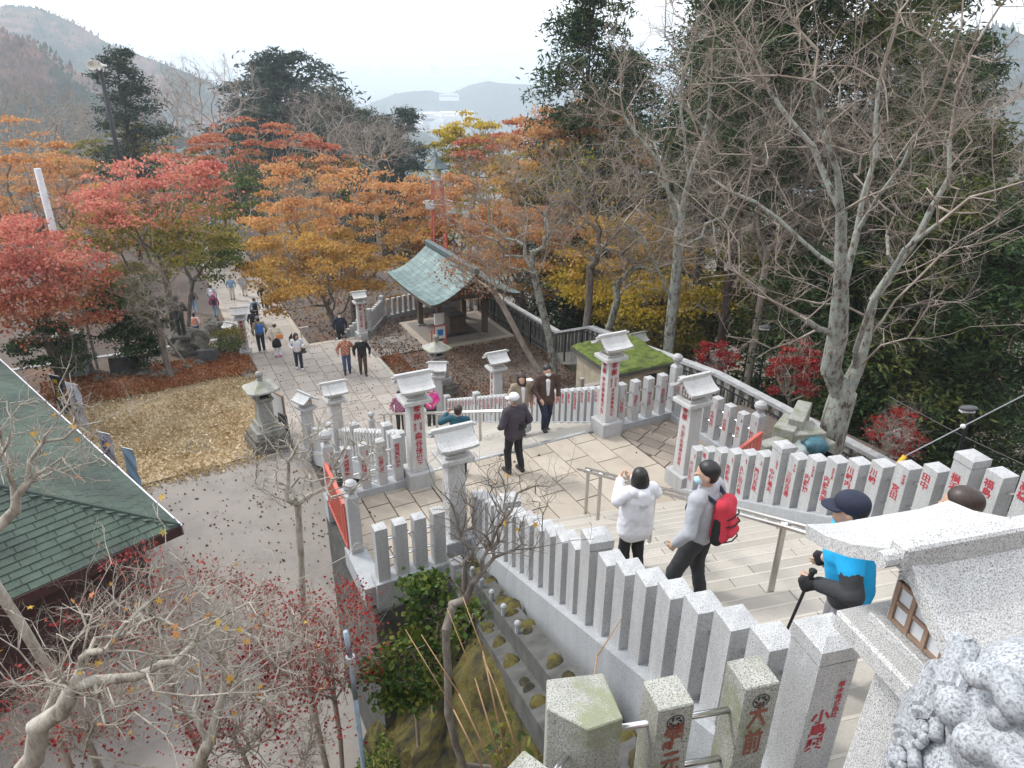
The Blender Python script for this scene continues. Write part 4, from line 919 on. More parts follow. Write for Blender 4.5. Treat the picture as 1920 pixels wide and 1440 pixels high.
leafmat('leaf_yellow', [(0.160, 0.148, 0.023), (0.388, 0.308, 0.034), (0.593, 0.456, 0.057), (0.570, 0.376, 0.057), (0.205, 0.194, 0.034)], .5)
leafmat('leaf_evergreen', [(.012, .03, .012), (.025, .055, .018), (.045, .09, .025), (.08, .14, .04)], .2)
leafmat('leaf_crimson', [(.13, .008, .014), (.25, .02, .022), (.38, .04, .035), (.30, .06, .04)], .35)
leafmat('needle', [(.010, .023, .010), (.022, .05, .018), (.05, .092, .026), (.105, .145, .04)], .2)
leafmat('needle_yellow', [(.02, .04, .012), (.055, .085, .018), (.11, .13, .03), (.18, .16, .04)], .2)
leafmat('needle_far', [(.012, .028, .018), (.022, .045, .024), (.04, .065, .03)], .12)
def skeleton(base, top, center, rad, n, rg, lean=None, bf=.45, trunk_n=7, shell=.5, flat=None, start_r=None, limbs=None):
    """nodes and parents of a tree that fills an ellipsoid: balanced nearest joining"""
    base = np.array(base, float); top = np.array(top, float); c = np.array(center, float); r = np.array(rad, float)
    nodes = []; par = []; pl = []
    def addn(p, q):
        nodes.append(p); par.append(q); pl.append(0 if q < 0 else pl[q]+np.linalg.norm(p-nodes[q])); return len(nodes)-1
    k = addn(base, -1); d = top-base; L = np.linalg.norm(d); ph = rg.uniform(0, 6.28)
    for i in range(1, trunk_n+1):
        t = i/trunk_n; off = np.array([math.sin(t*4+ph), math.cos(t*3+ph), 0])*.03*L*t; k = addn(base+d*t+off, k)
    for lb in (limbs or []):                        # hand laid limbs: list of points from a trunk fraction
        q = min(range(len(nodes)), key=lambda i: np.linalg.norm(nodes[i]-np.array(lb[0])))
        for a, b in zip(lb[:-1], lb[1:]):
            a, b = np.array(a), np.array(b); m = max(2, int(np.linalg.norm(b-a)/.6))
            for i in range(1, m+1):
                t = i/m; q = addn(a+(b-a)*t+rg.normal(0, .03, 3), q)
    u = rg.normal(size=(n, 3)); u /= np.linalg.norm(u, axis=1, keepdims=True); rr = rg.uniform(0, 1, n)**(1/3); rr = shell*np.maximum(rr, .55)+(1-shell)*rr
    P = c+u*rr[:, None]*r
    P[:, 2] += .25*r[2]*np.sin(P[:, 0]*1.7/max(.6, r[0]*.4)+ph)*np.cos(P[:, 1]*1.7/max(.6, r[1]*.4))
    if flat:                                        # gather points into layered sprays
        lay = np.round((P[:, 2]+.18*np.hypot(P[:, 0]-c[0], P[:, 1]-c[1])*1.0+rg.normal(0, .1*flat, n))/flat)*flat-.18*np.hypot(P[:, 0]-c[0], P[:, 1]-c[1]); P[:, 2] = .7*lay+.3*P[:, 2]
    P = P[np.argsort(np.linalg.norm(P-top, axis=1))]
    cap = len(nodes)+len(P)*2; NA = np.zeros((cap, 3)); PL = np.zeros(cap); m = len(nodes); NA[:m] = nodes; PL[:m] = pl; mn = 2 if not limbs else 1
    par = list(par)
    for p in P:
        dist = np.linalg.norm(NA[mn:m]-p, axis=1); j = int(np.argmin(dist+bf*PL[mn:m]))+mn; q = j; dd = dist[j-mn]
        if dd > .7*max(r)*.35:                       # a bowed midpoint keeps long limbs from running straight
            mid = (NA[j]+p)/2+rg.normal(0, .07, 3)*dd+np.array([0, 0, .05*dd]); NA[m] = mid; PL[m] = PL[j]+np.linalg.norm(mid-NA[j]); par.append(j); q = m; m += 1
        NA[m] = p; PL[m] = PL[q]+np.linalg.norm(p-NA[q]); par.append(q); m += 1
    return NA[:m].copy(), np.array(par)
def radii(N, par, tip=.008, base=None, expo=2.4):
    n = len(N); w_ = np.zeros(n); ch = np.zeros(n, int)
    for i in range(n):
        if par[i] >= 0: ch[par[i]] += 1
    w_[ch == 0] = 1
    order = np.argsort(-np.arange(n))
    for i in order:
        if par[i] >= 0: w_[par[i]] += w_[i]
    r = tip*np.maximum(w_, 1)**(1/expo)
    if base: r = tip*(np.maximum(w_, 1))**(math.log(base/tip)/math.log(max(w_[0], 2)))
    return r
def tubes(N, par, r, thin=3, thick=7, thr=.035):
    Vs, Fs, o = [], [], 0
    par = np.asarray(par); idx = np.where(par >= 0)[0]
    for sides, sel in ((thick, idx[r[idx] >= thr]), (thin, idx[r[idx] < thr])):
        if len(sel) == 0: continue
        a, b = N[par[sel]], N[sel]; d = b-a; L = np.linalg.norm(d, axis=1, keepdims=True)+1e-9; d = d/L; a = a-d*np.minimum(L*.2, r[sel][:, None]*.8)
        ref = np.where(np.abs(d[:, 2:3]) > .9, np.array([[1., 0, 0]]), np.array([[0, 0, 1.]])); x = np.cross(d, ref); x /= np.linalg.norm(x, axis=1, keepdims=True); y = np.cross(d, x)
        r1 = r[sel]; r0 = np.minimum(r[par[sel]], r1*1.35+.002); t = np.arange(sides)*2*np.pi/sides
        ring = x[:, None, :]*np.cos(t)[None, :, None]+y[:, None, :]*np.sin(t)[None, :, None]
        V = np.concatenate([a[:, None, :]+ring*r0[:, None, None], b[:, None, :]+ring*r1[:, None, None]], 1)
        k = np.arange(sides); F = np.stack([k, (k+1) % sides, sides+(k+1) % sides, sides+k], -1)
        F = (F[None]+(np.arange(len(sel))*2*sides)[:, None, None]+o).reshape(-1, 4); Vs.append(V.reshape(-1, 3)); Fs.append(F); o += len(sel)*2*sides
    return np.concatenate(Vs), np.concatenate(Fs)
def twigs(N, par, r, rg, per, ln, spread=.9, up=.15, only=.03, gen=2):
    """fine twigs added to the thin branches"""
    sel = np.where((r < only) & (par >= 0))[0]
    if len(sel) == 0: return N, par, r
    for g in range(gen):
        k = rg.choice(sel, int(len(sel)*per)); t = rg.uniform(.1, 1, len(k))[:, None]; P = N[par[k]]*(1-t)+N[k]*t; d = N[k]-N[par[k]]; d /= np.linalg.norm(d, axis=1, keepdims=True)+1e-9
        d = d+rg.normal(0, spread, (len(k), 3)); d[:, 2] += up; d /= np.linalg.norm(d, axis=1, keepdims=True)
        L = (ln*rg.uniform(.4, 1.2, len(k)))[:, None]; n0 = len(N); rb = np.minimum(r[k]*.65, .0085/(g+1)**.7*max(1, ln/.7))
        mid = P+d*L*.5+rg.normal(0, .08, P.shape)*L; end = P+d*L+rg.normal(0, .14, P.shape)*L
        N = np.concatenate([N, P, mid, end]); m = len(k); par = np.concatenate([par, np.full(m, -2), np.arange(n0, n0+m), np.arange(n0+m, n0+2*m)]); r = np.concatenate([r, rb, rb*.75, rb*.45]); sel = np.arange(n0+m, n0+3*m); ln *= .6
    return N, par, r
def tree(name, label, base, top, center, rad, n, leaf=None, nleaf=0, lsize=.12, barkm='bark_grey', tip=.01, baser=.16, tw=0, twl=.5, seed=0, flat=None, lspread=.35, lflat=.5, group=None, limbs=None, bf=.45, topleaf=None, shell=.5, leafbias=None, drop=.0, tri=False, thin=3, tupl=.15, only=.03):
    rg = np.random.default_rng(seed+100); base = Vector(base)
    N, par = skeleton(base, top, center, rad, n, rg, flat=flat, limbs=limbs, bf=bf, shell=shell); r = radii(N, par, tip, baser)
    tips = N[np.bincount(par[par >= 0], minlength=len(N)) == 0]
    par = np.asarray(par)
    if tw: N, par, r = twigs(N, par, r, rg, tw, twl, up=tupl, only=only)
    T = thing(name, label, 'tree', base, 0, group); off = np.array(base)
    V, Fc = tubes(N, par, r, thin); to = link(bpy.data.objects.new('trunk', mesh_np('trunk', V-off, Fc, [barkm, 'bark_twig'], True)), T)
    nthick = int(((r >= .035) & (par >= 0)).sum())*7; to.data.polygons.foreach_set('material_index', (np.arange(len(Fc)) >= nthick).astype(np.int32))
    if leaf:
        wt = rg.gamma(.55, 1, len(tips)); k = rg.choice(len(tips), nleaf, p=wt/wt.sum()); P = tips[k]+rg.normal(0, 1, (nleaf, 3))*np.array([lspread, lspread, lspread*.24]); P[:, 2] -= .12*np.hypot(P[:, 0]-tips[k, 0], P[:, 1]-tips[k, 1])
        V, Fc = leaves_np(P-off, lsize, lflat, tri=tri, aspect=.95, rg=rg, drop=drop)
        if topleaf:
            o2 = link(bpy.data.objects.new('crown', mesh_np('crown', V, Fc, [leaf, topleaf]))); o2.parent = T
            zc = P[:, 2]+rg.normal(0, .35*rad[2]*.5, nleaf); o2.data.polygons.foreach_set('material_index', (zc > center[2]+.12*rad[2]).astype(np.int32))
        else: link(bpy.data.objects.new('crown', mesh_np('crown', V, Fc, leaf)), T)
    return T
def px_tree(name, label, u, Y, vt, vb, wpx, zbase, lean=0.0, depth=.9, ub=None, trunk=.45, **kw):
    """crown seen around column u at distance Y from row vt to vb, wpx half width in px"""
    tp, bt = ony(u, vt, Y), ony(u, vb, Y); c = (tp+bt)/2; s = Y/F_PX/math.cos(PITCH)*1.0
    rx = wpx*s*1.02; rzz = max(.4, (tp.z-bt.z)/2)
    bx = ony(ub if ub is not None else u, vb, Y); zbase = min(zbase, gz(bx)-.1); base = Vector((bx.x, bx.y, zbase)); h = c.z-zbase
    top = base.lerp(Vector((c.x, c.y, c.z-rzz*.25)), .8)
    return tree(name, label, base, top, (c.x, c.y, c.z), (rx, rx*depth, rzz), **kw)
MG = 'maples in autumn colour'
px_tree('maple_tree', 'pinkish red maple above the evergreen shrub left of the plaza', 290, 30, 300, 510, 128, ZP, ub=300, n=330, leaf='leaf_olive', nleaf=17000, lsize=.12, seed=1, flat=.55, topleaf='leaf_pink', tip=.012, baser=.14, group=MG)
px_tree('maple_tree', 'green and orange maple low branches over the path left of the plaza', 375, 36, 405, 520, 70, ZP-2, ub=300, n=200, leaf='leaf_green', nleaf=8000, lsize=.12, seed=2, flat=.5, topleaf='leaf_olive', tip=.012, baser=.12, group=MG)
px_tree('maple_tree', 'scarlet and orange maple at the left edge beside the white utility pole', 65, 25, 405, 635, 118, ZP, ub=90, n=400, leaf='leaf_red', nleaf=14500, lsize=.105, seed=3, flat=.5, tip=.012, baser=.13, group=MG, topleaf='leaf_pink')
px_tree('maple_tree', 'thin orange maple at the far left edge behind the utility pole', 55, 44, 245, 480, 150, ZQ, n=420, leaf='leaf_orange', nleaf=15000, lsize=.15, seed=4, tip=.016, baser=.2, tw=1.2, twl=1.1, flat=.7, group=MG)
px_tree('maple_tree', 'sparse orange maple crown under the loudspeaker pole', 190, 52, 330, 470, 110, ZQ, n=300, leaf='leaf_rust', nleaf=8000, lsize=.17, seed=5, tip=.018, baser=.2, tw=1.2, twl=1.2, group=MG)
px_tree('maple_tree', 'broad dark red maple crown in the left middle distance', 485, 66, 232, 395, 165, ZQ-1, n=520, leaf='leaf_green', topleaf='leaf_red', nleaf=19000, lsize=.22, seed=6, flat=.9, tip=.02, baser=.3, group=MG, depth=.7)
px_tree('maple_tree', 'large golden orange maple spreading over the lower path', 655, 43, 300, 545, 175, ZQ, ub=660, n=640, leaf='leaf_amber', topleaf='leaf_orange', nleaf=26000, lsize=.15, seed=7, flat=.8, tip=.015, baser=.24, tw=.6, twl=.8, group=MG, barkm='bark_grey')
px_tree('maple_tree', 'amber maple with low boughs beside the far stone fence', 590, 38, 430, 575, 120, ZQ+.3, ub=640, n=340, leaf='leaf_amber', nleaf=15000, lsize=.13, seed=8, flat=.55, tip=.012, baser=.16, group=MG)
px_tree('maple_tree', 'yellow green maple standing just right of the lantern tower', 880, 62, 220, 330, 62, ZQ-2, n=220, leaf='leaf_olive', nleaf=9000, lsize=.2, seed=9, tip=.018, baser=.22, group=MG, topleaf='leaf_yellow')
px_tree('maple_tree', 'red topped maple behind the lantern tower', 970, 58, 228, 400, 110, ZQ-2, n=360, leaf='leaf_olive', topleaf='leaf_red', nleaf=16000, lsize=.19, seed=10, flat=.8, tip=.018, baser=.24, tw=.8, twl=1.0, group=MG)
px_tree('maple_tree', 'rust coloured thinning maple between the lantern tower and the pavilion', 860, 46, 330, 500, 120, ZQ, n=420, leaf='leaf_rust', topleaf='leaf_orange', nleaf=24000, lsize=.15, seed=11, flat=.7, tip=.014, baser=.2, tw=1.0, twl=.9, group=MG)
px_tree('maple_tree', 'half bare yellow brown maple right of the pavilion under the tall cedar', 1080, 42, 195, 430, 135, ZP-2, n=420, leaf='leaf_amber', topleaf='leaf_orange', nleaf=24000, lsize=.15, seed=12, tip=.016, baser=.22, tw=1.5, twl=.9, group=MG)
px_tree('maple_tree', 'brownish maple twigs and thin leaves behind the pavilion roof', 985, 38, 380, 560, 120, ZP-1, n=380, leaf='leaf_amber', topleaf='leaf_orange', nleaf=19000, lsize=.13, seed=13, tip=.014, baser=.2, tw=1.3, twl=.8, group=MG)
px_tree('maple_tree', 'rusty leaved maple bough hanging in front of the pavilion roof', 900, 27.5, 455, 545, 75, ZP, ub=1020, n=200, leaf='leaf_rust', nleaf=900, lsize=.09, seed=14, flat=.35, tip=.008, baser=.12, tw=1.5, twl=.5, group=MG, barkm='bark_twig')
px_tree('maple_tree', 'yellow understory maple behind the dark cedar trunks', 1330, 36, 420, 650, 150, ZP-5, n=420, leaf='leaf_yellow', topleaf='leaf_olive', nleaf=22000, lsize=.17, seed=15, flat=.8, tip=.014, baser=.16, group=MG)
px_tree('maple_tree', 'golden understory maple left of the big pale trunk', 1480, 38, 420, 640, 120, ZP-6, n=360, leaf='leaf_yellow', nleaf=16000, lsize=.17, seed=16, flat=.8, tip=.014, baser=.16, group=MG)
px_tree('maple_tree', 'yellow and orange maple between pavilion and moss hut', 1180, 34, 400, 610, 120, ZP-2, n=360, leaf='leaf_yellow', topleaf='leaf_amber', nleaf=24000, lsize=.15, seed=17, flat=.7, tip=.014, baser=.16, tw=.8, twl=.8, group=MG)
px_tree('maple_tree', 'small crimson maple beside the boundary fence left of the big trunk', 1490, 18.5, 640, 745, 46, -4.5, n=120, leaf='leaf_crimson', nleaf=2600, lsize=.075, lspread=.1, tw=1.5, twl=.3, seed=18, flat=.3, tip=.008, baser=.05, group=MG)
px_tree('maple_tree', 'small crimson maple bush beside a stone lantern roof on the slope', 1345, 21.5, 640, 695, 34, -4.5, n=80, leaf='leaf_crimson', nleaf=1300, lsize=.075, lspread=.1, seed=19, flat=.3, tip=.008, baser=.05, group=MG)
px_tree('maple_tree', 'small crimson maple below the right boundary fence near a lantern roof', 1675, 14.5, 770, 870, 48, -5.0, n=120, leaf='leaf_crimson', nleaf=1100, lsize=.06, lspread=.1, seed=20, flat=.3, tip=.007, baser=.05, tw=1.5, twl=.35, group=MG)
px_tree('maple_tree', 'full orange and yellow maple filling the gap right of the red topped one', 1120, 50, 270, 460, 130, ZP-4, n=420, leaf='leaf_yellow', topleaf='leaf_orange', nleaf=22000, lsize=.17, seed=25, flat=.8, tip=.016, baser=.22, tw=.8, twl=1.0, group=MG)
px_tree('maple_tree', 'yellow green thicket at the foot of the cedars behind the moss hut', 1250, 30, 520, 660, 95, ZP-2, n=260, leaf='leaf_olive', topleaf='leaf_yellow', nleaf=12000, lsize=.14, seed=26, flat=.6, tip=.012, baser=.12, group=MG)
# evergreen shrubs of the garden
px_tree('camellia', 'rounded dark evergreen shrub tree with several stems left of the statue', 232, 27.0, 515, 655, 58, ZP, ub=225, n=220, leaf='leaf_evergreen', nleaf=10000, lsize=.1, seed=21, tip=.012, baser=.1, lspread=.25, topleaf='leaf_green')
px_tree('garden_shrub', 'dark evergreen shrub beside the grey stele in the leaf garden', 268, 26.6, 640, 690, 26, ZP, n=60, leaf='leaf_evergreen', nleaf=2600, lsize=.07, seed=22, tip=.006, baser=.03, lspread=.16)
px_tree('garden_shrub', 'low green bush between the statue rock and the corner lantern', 432, 28.5, 610, 655, 26, ZP, n=90, leaf='leaf_green', nleaf=2200, lsize=.06, seed=23, tip=.006, baser=.03, lspread=.2, topleaf='leaf_olive')
px_tree('garden_shrub', 'dark bushes behind the flags beside the green roofed house', 95, 25, 600, 700, 60, ZP, n=110, leaf='leaf_evergreen', nleaf=6000, lsize=.08, seed=24, tip=.006, baser=.03, lspread=.22)
# ---- bare trees on the right
B1 = onz(1552, 848, -.75); B1.z = min(B1.z, gz(B1)-.1)
def pt(u, v, dy): return ony(u, v, B1.y+dy)
limbs = [[pt(1580, 745, .1), pt(1625, 640, .3), pt(1680, 560, .5), pt(1760, 480, .7), pt(1850, 420, .9), pt(1960, 340, 1.2)],
         [pt(1580, 745, .1), pt(1560, 690, 0), pt(1575, 560, -.2), pt(1580, 400, -.4), pt(1545, 240, -.6), pt(1500, 60, -1)],
         [pt(1625, 640, .3), pt(1640, 560, .6), pt(1720, 440, 1.0), pt(1780, 330, 1.2), pt(1790, 180, 1.5), pt(1860, 30, 1.9)],
         [pt(1575, 560, -.2), pt(1610, 430, .2), pt(1640, 300, .5), pt(1650, 150, .8), pt(1700, -10, 1)],
         [pt(1590, 700, .1), pt(1640, 560, -.4), pt(1700, 470, -.8), pt(1820, 370, -1.2), pt(1930, 330, -1.6)],
         [pt(1610, 665, .2), pt(1700, 635, -.6), pt(1780, 625, -1.2), pt(1860, 605, -1.7), pt(1960, 610, -2.2)],
         [pt(1565, 640, 0), pt(1500, 590, -.4), pt(1440, 560, -.8), pt(1370, 500, -1.2), pt(1280, 490, -1.6)],
         [pt(1575, 520, -.2), pt(1500, 440, .2), pt(1420, 380, .6), pt(1330, 330, .9)],
         [pt(1580, 400, -.4), pt(1520, 280, .2), pt(1440, 170, .7), pt(1380, 40, 1)],
         [pt(1640, 560, .5), pt(1735, 520, .9), pt(1850, 470, 1.2), pt(1960, 430, 1.5)],
         [pt(1610, 430, .2), pt(1690, 310, -.3), pt(1760, 190, -.8), pt(1800, 60, -1.2)]]
c = ony(1600, 260, B1.y+.2)
tree('bare_tree', 'large pale lichen barked bare tree with forking limbs right of the landing', B1, pt(1580, 745, .1), (c.x, c.y, c.z), (4.0, 2.8, 4.2), 620, barkm='bark_pale', tip=.006, baser=.30, tw=2.2, twl=.55, seed=30, limbs=limbs, bf=.22, group='bare trees', only=.025)
B2 = onz(1262, 690, -3.0); B2.z = min(B2.z, gz(B2)-.1)
q = lambda u, v, dy=0: ony(u, v, B2.y+dy)
c = q(1270, 190)
tree('bare_tree', 'tall slender bare tree rising behind the moss roofed hut', B2, q(1262, 470), (c.x, c.y, c.z), (3.6, 2.6, 4.8), 380, barkm='bark_pale', tip=.008, baser=.2, tw=2.4, twl=.8, seed=31, bf=.25, group='bare trees',
     limbs=[[q(1262, 470), q(1290, 330), q(1275, 180), q(1310, 30)], [q(1270, 430), q(1240, 310), q(1170, 220, .6), q(1050, 150, 1)], [q(1285, 350), q(1330, 220, -.6), q(1340, 60, -1)], [q(1262, 560), q(1200, 440, -.5), q(1110, 370, -.8), q(1010, 300, -1)]])
for j, (ub, vb, ut, vt2, cu, cv, rx, rzz, lab) in enumerate([(1042, 700, 1010, 520, 960, 380, 3.4, 2.6, 'leaning bare tree with long pale boughs reaching left over the pavilion'), (1085, 690, 1110, 500, 1150, 380, 3.0, 2.6, 'mossy stemmed bare tree in the clump behind the climbing man'), (1105, 680, 1160, 560, 1230, 470, 2.6, 1.9, 'rightmost bare tree of the mossy clump beside the hut')]):
    Bz = onz(ub, vb, -4.4); Bz.z = min(Bz.z, gz(Bz)-.1); c = ony(cu, cv, Bz.y)
    tree('bare_tree', lab, Bz, ony(ut, vt2, Bz.y), (c.x, c.y, c.z), (rx, rx*.8, rzz), 330, barkm='bark_pale' if j != 1 else 'bark_grey', tip=.008, baser=.15, tw=2.2, twl=.7, seed=32+j, bf=.3, group='bare trees', leaf='leaf_olive', nleaf=700, lsize=.1)
for j, (u, Y, vt2, vb2, wpx, zb, lab) in enumerate([(1700, 24, 60, 520, 200, -8, 'reddish twigged bare tree behind the large pale one at the right edge'), (1450, 26, 120, 480, 150, -7, 'bare tree with reddish brown twigs before the cedars')]):
    px_tree('bare_tree', lab, u, Y, vt2, vb2, wpx, zb, n=420, barkm='bark_twig', tip=.008, baser=.16, tw=3, twl=.8, seed=40+j, bf=.3, group='bare trees')
px_tree('bare_tree', 'young bare tree held by wooden props in the leaf garden', 275, 26.2, 480, 610, 60, ZP, ub=303, n=150, barkm='bark_grey', tip=.006, baser=.13, tw=2, twl=.6, seed=45, bf=.4, group='bare trees')
pr = thing('tree_prop', 'wooden prop poles leaning against the young bare tree in the garden', 'prop', onz(312, 690, ZP))
for dx, dy in ((-.75, -.5), (.9, .1), (-.2, .7)): MB().cyl((dx, dy, 0), (0, 0, 1.9), .045, n=6).obj('pole', 'wood_grey', pr)
MB().cyl((-.62, -.5, .05), (-.55, -.45, 3.2), .05, n=6).obj('pole', 'wood_grey', pr)
# ---- far woods on the left
def far_bare(u, Y, vt, vb, wpx, zb, lab, sd, n=330):
    px_tree('bare_tree', lab, u, Y, vt, vb, wpx, zb, n=n, barkm='bark_twig', tip=.02, baser=.28, tw=1.8, twl=1.8, seed=sd, bf=.35, group='bare trees')
far_bare(400, 105, 95, 250, 85, -16, 'tall fan shaped bare tree in the left background beside the hill', 50)
far_bare(300, 95, 130, 290, 70, -14, 'greyish bare tree right of the dark fir in the left background', 51)
far_bare(60, 85, 150, 290, 90, -12, 'reddish grey bare tree at the far left below the near hill', 52)
far_bare(150, 100, 190, 310, 70, -14, 'pale bare tree left of the dark fir', 53)
far_bare(600, 95, 165, 290, 70, -15, 'grey bare tree in front of the dark pines on the skyline', 54)
far_bare(700, 85, 220, 310, 70, -14, 'low bare brushwood right of the dark red maple', 55)
far_bare(560, 56, 345, 440, 70, -9, 'thin bare branches above the golden maple by the lower path', 56, 200)
px_tree('maple_tree', 'olive brown maple crown below the dark red one', 420, 60, 320, 430, 110, ZQ-1, n=300, leaf='leaf_green', nleaf=9000, lsize=.2, seed=57, flat=.8, tip=.02, baser=.2, tw=1, twl=1.2, group=MG)
px_tree('maple_tree', 'brown green wood under the dark fir on the left', 250, 78, 240, 360, 110, ZQ-3, n=320, leaf='leaf_olive', nleaf=9000, lsize=.25, seed=58, tip=.02, baser=.2, tw=1, twl=1.4, group=MG)
px_tree('maple_tree', 'faded orange thicket along the left edge behind the red maples', 20, 62, 290, 420, 120, ZQ, n=300, leaf='leaf_orange', nleaf=9000, lsize=.2, seed=59, tip=.02, baser=.2, tw=1.2, twl=1.3, group=MG)
# ---- conifers
def conifer_mesh(h, r, nb, rg, droop=.35, clump=26, ls=.3, shape=1.0, open_=.12, mat='needle', trunk_r=.28, upcurve=.0):
    Vt, Ft = [], []; N = [np.array([0, 0, 0.])]; par = [-1]; rad = [trunk_r]; q = 0
    for i in range(1, 9): N.append(np.array([rg.normal(0, .05), rg.normal(0, .05), h*i/8])); par.append(q); q = i; rad.append(trunk_r*(1-i/8.3))
    P = []; D = []
    for i in range(nb):
        t = open_+(1-open_)*(i+rg.uniform(0, 1))/nb; z = h*t; k = (1-t)**shape; L = r*(.25*min(1, t*6)+.75*k)*rg.uniform(.65, 1.15)*(1 if t > open_+.06 else .7); a = rg.uniform(0, 6.28); m = 5; o = None
        prev = min(8, int(t*8)); 
        for s in range(1, m+1):
            e = s/m; p = np.array([math.cos(a)*L*e, math.sin(a)*L*e, z-droop*L*e*e+upcurve*L*e**3+.1*L*e]); N.append(p); par.append(prev); prev = len(N)-1; rad.append(.05*(1-e*.8)*(.4+k))
            if e > .25:
                c = int(clump*(.5+e*.8)); w_ = .22*L*(1.15-e*.5)+.12; pp = p+rg.normal(0, 1, (c, 3))*np.array([w_, w_, w_*.38]); P.append(pp)
    P = np.concatenate(P); V1, F1 = tubes(np.array(N), np.array(par), np.array(rad), 3, 7, .1)
    P = np.repeat(P, 2, 0)+rg.normal(0, .1, (2*len(P), 3)); V2, F2 = leaves_np(P, ls*.72, .25, aspect=.27, rg=rg, drop=.35)
    return mesh_np('trunk', V1, F1, 'bark_cedar', True), mesh_np('crown', V2, F2, mat)
rgc = np.random.default_rng(5)
CON = [conifer_mesh(20, 4.2, 110, rgc, clump=34, ls=.34, shape=.75, open_=.22), conifer_mesh(20, 3.6, 100, rgc, clump=34, ls=.34, shape=.6, open_=.3, mat='needle'), conifer_mesh(20, 4.4, 110, rgc, clump=30, ls=.34, shape=.85, open_=.18, mat='needle_yellow'), conifer_mesh(16, 4.3, 90, rgc, clump=24, ls=.4, shape=1.05, open_=.1, mat='needle_far', droop=.2), conifer_mesh(13, 4.4, 60, rgc, clump=30, ls=.45, shape=.5, open_=.35, mat='needle_far', droop=.05), conifer_mesh(26, 4.0, 90, rgc, clump=34, ls=.34, shape=.6, open_=.52, mat='needle')]
def conifer(label, kind, base, H, rz, name='cedar_tree', sx=1.0):
    h0 = [20, 20, 20, 16, 13, 26][kind]; T = thing(name, label, 'tree', base, rz, 'conifers'); s = H/h0; T.scale = (s*sx, s*sx, s)
    inst('trunk', CON[kind][0], T); inst('crown', CON[kind][1], T); return T
def px_con(label, kind, u, Y, vt, zb, name='cedar_tree', sx=1.0, rz=0):
    p = ony(u, vt, Y); zb = min(zb, gz(p)-.1); return conifer(label, kind, (p.x, p.y, zb), p.z-zb, rz, name, sx)
px_con('tall dark cedar left of the bare crowns in the upper centre', 0, 1115, 40, -50, -14, sx=.95)
px_con('second dark cedar close behind the tall one in the upper centre', 1, 1180, 46, 90, -16, sx=1.1, rz=1)
for j, (u, Y, vt2, zb, kd, sx, lab) in enumerate([(1400, 30, -260, -9, 5, 1.0, 'dark cedar with straight trunk behind the bare crown, leftmost of the right hand cedars'), (1490, 27, -330, -9, 5, 1.0, 'dark straight trunked cedar behind the large pale tree'), (1560, 29, -300, -9, 5, 1.0, 'dark cedar right behind the big forked trunk'), (1700, 29, -240, -14, 2, 1.1, 'dark cedar behind the right hand limbs'), (1800, 34, 60, -16, 1, 1.1, 'dark cedar under the right mountain'), (1880, 25, 230, -14, 2, 1.2, 'yellowish green cedar at the right edge below the mountain'), (1800, 22, 330, -13, 2, 1.2, 'dark cedar filling the slope beyond the street lamp'), (1930, 21, 380, -13, 1, 1.3, 'dark cedar cut by the right edge of the view'), (1660, 24, 300, -13, 0, 1.3, 'dark cedar low on the slope behind the forked trunk'), (1380, 38, -60, -14, 5, 1.0, 'dark cedar between the slender bare tree and the right hand cedars'), (1440, 42, -160, -16, 5, 1.2, 'dark cedar deep in the wood behind the yellow maples'), (1720, 40, -40, -18, 0, 1.1, 'dark cedar deepest in the wood at the upper right'), (1265, 50, 250, -16, 0, 1.1, 'dark cedar low behind the slender bare tree'), (1860, 30, 500, -16, 0, 1.4, 'dark low cedar on the slope at the right edge')]):
    px_con(lab, kd, u, Y, vt2, zb, sx=sx, rz=j*1.3)
px_con('dark green fir with tiered boughs behind the loudspeaker pole', 3, 212, 76, 92, ZQ-4, 'fir_tree', 1.2)
for j, (u, Y, vt2, zb, kd, lab) in enumerate([(525, 118, 104, -26, 4, 'broad dark pine on the skyline left of the valley'), (480, 125, 150, -26, 4, 'dark pine left of the broad skyline pine'), (640, 100, 178, -20, 3, 'dark conifer of the skyline row right of the pine'), (690, 104, 205, -20, 3, 'dark conifer in the middle of the skyline row'), (748, 95, 203, -20, 3, 'dark conifer at the right end of the skyline row beside the valley'), (600, 112, 200, -22, 3, 'low dark conifer in the skyline row beneath the pine'), (720, 90, 240, -18, 3, 'lowest dark conifer at the right end of the skyline row'), (1075, 70, 215, -18, 3, 'small dark conifer peeping above the red topped maple')]):
    px_con(lab, kd, u, Y, vt2, zb, 'pine_tree' if kd == 4 else 'fir_tree', 1.3, j)
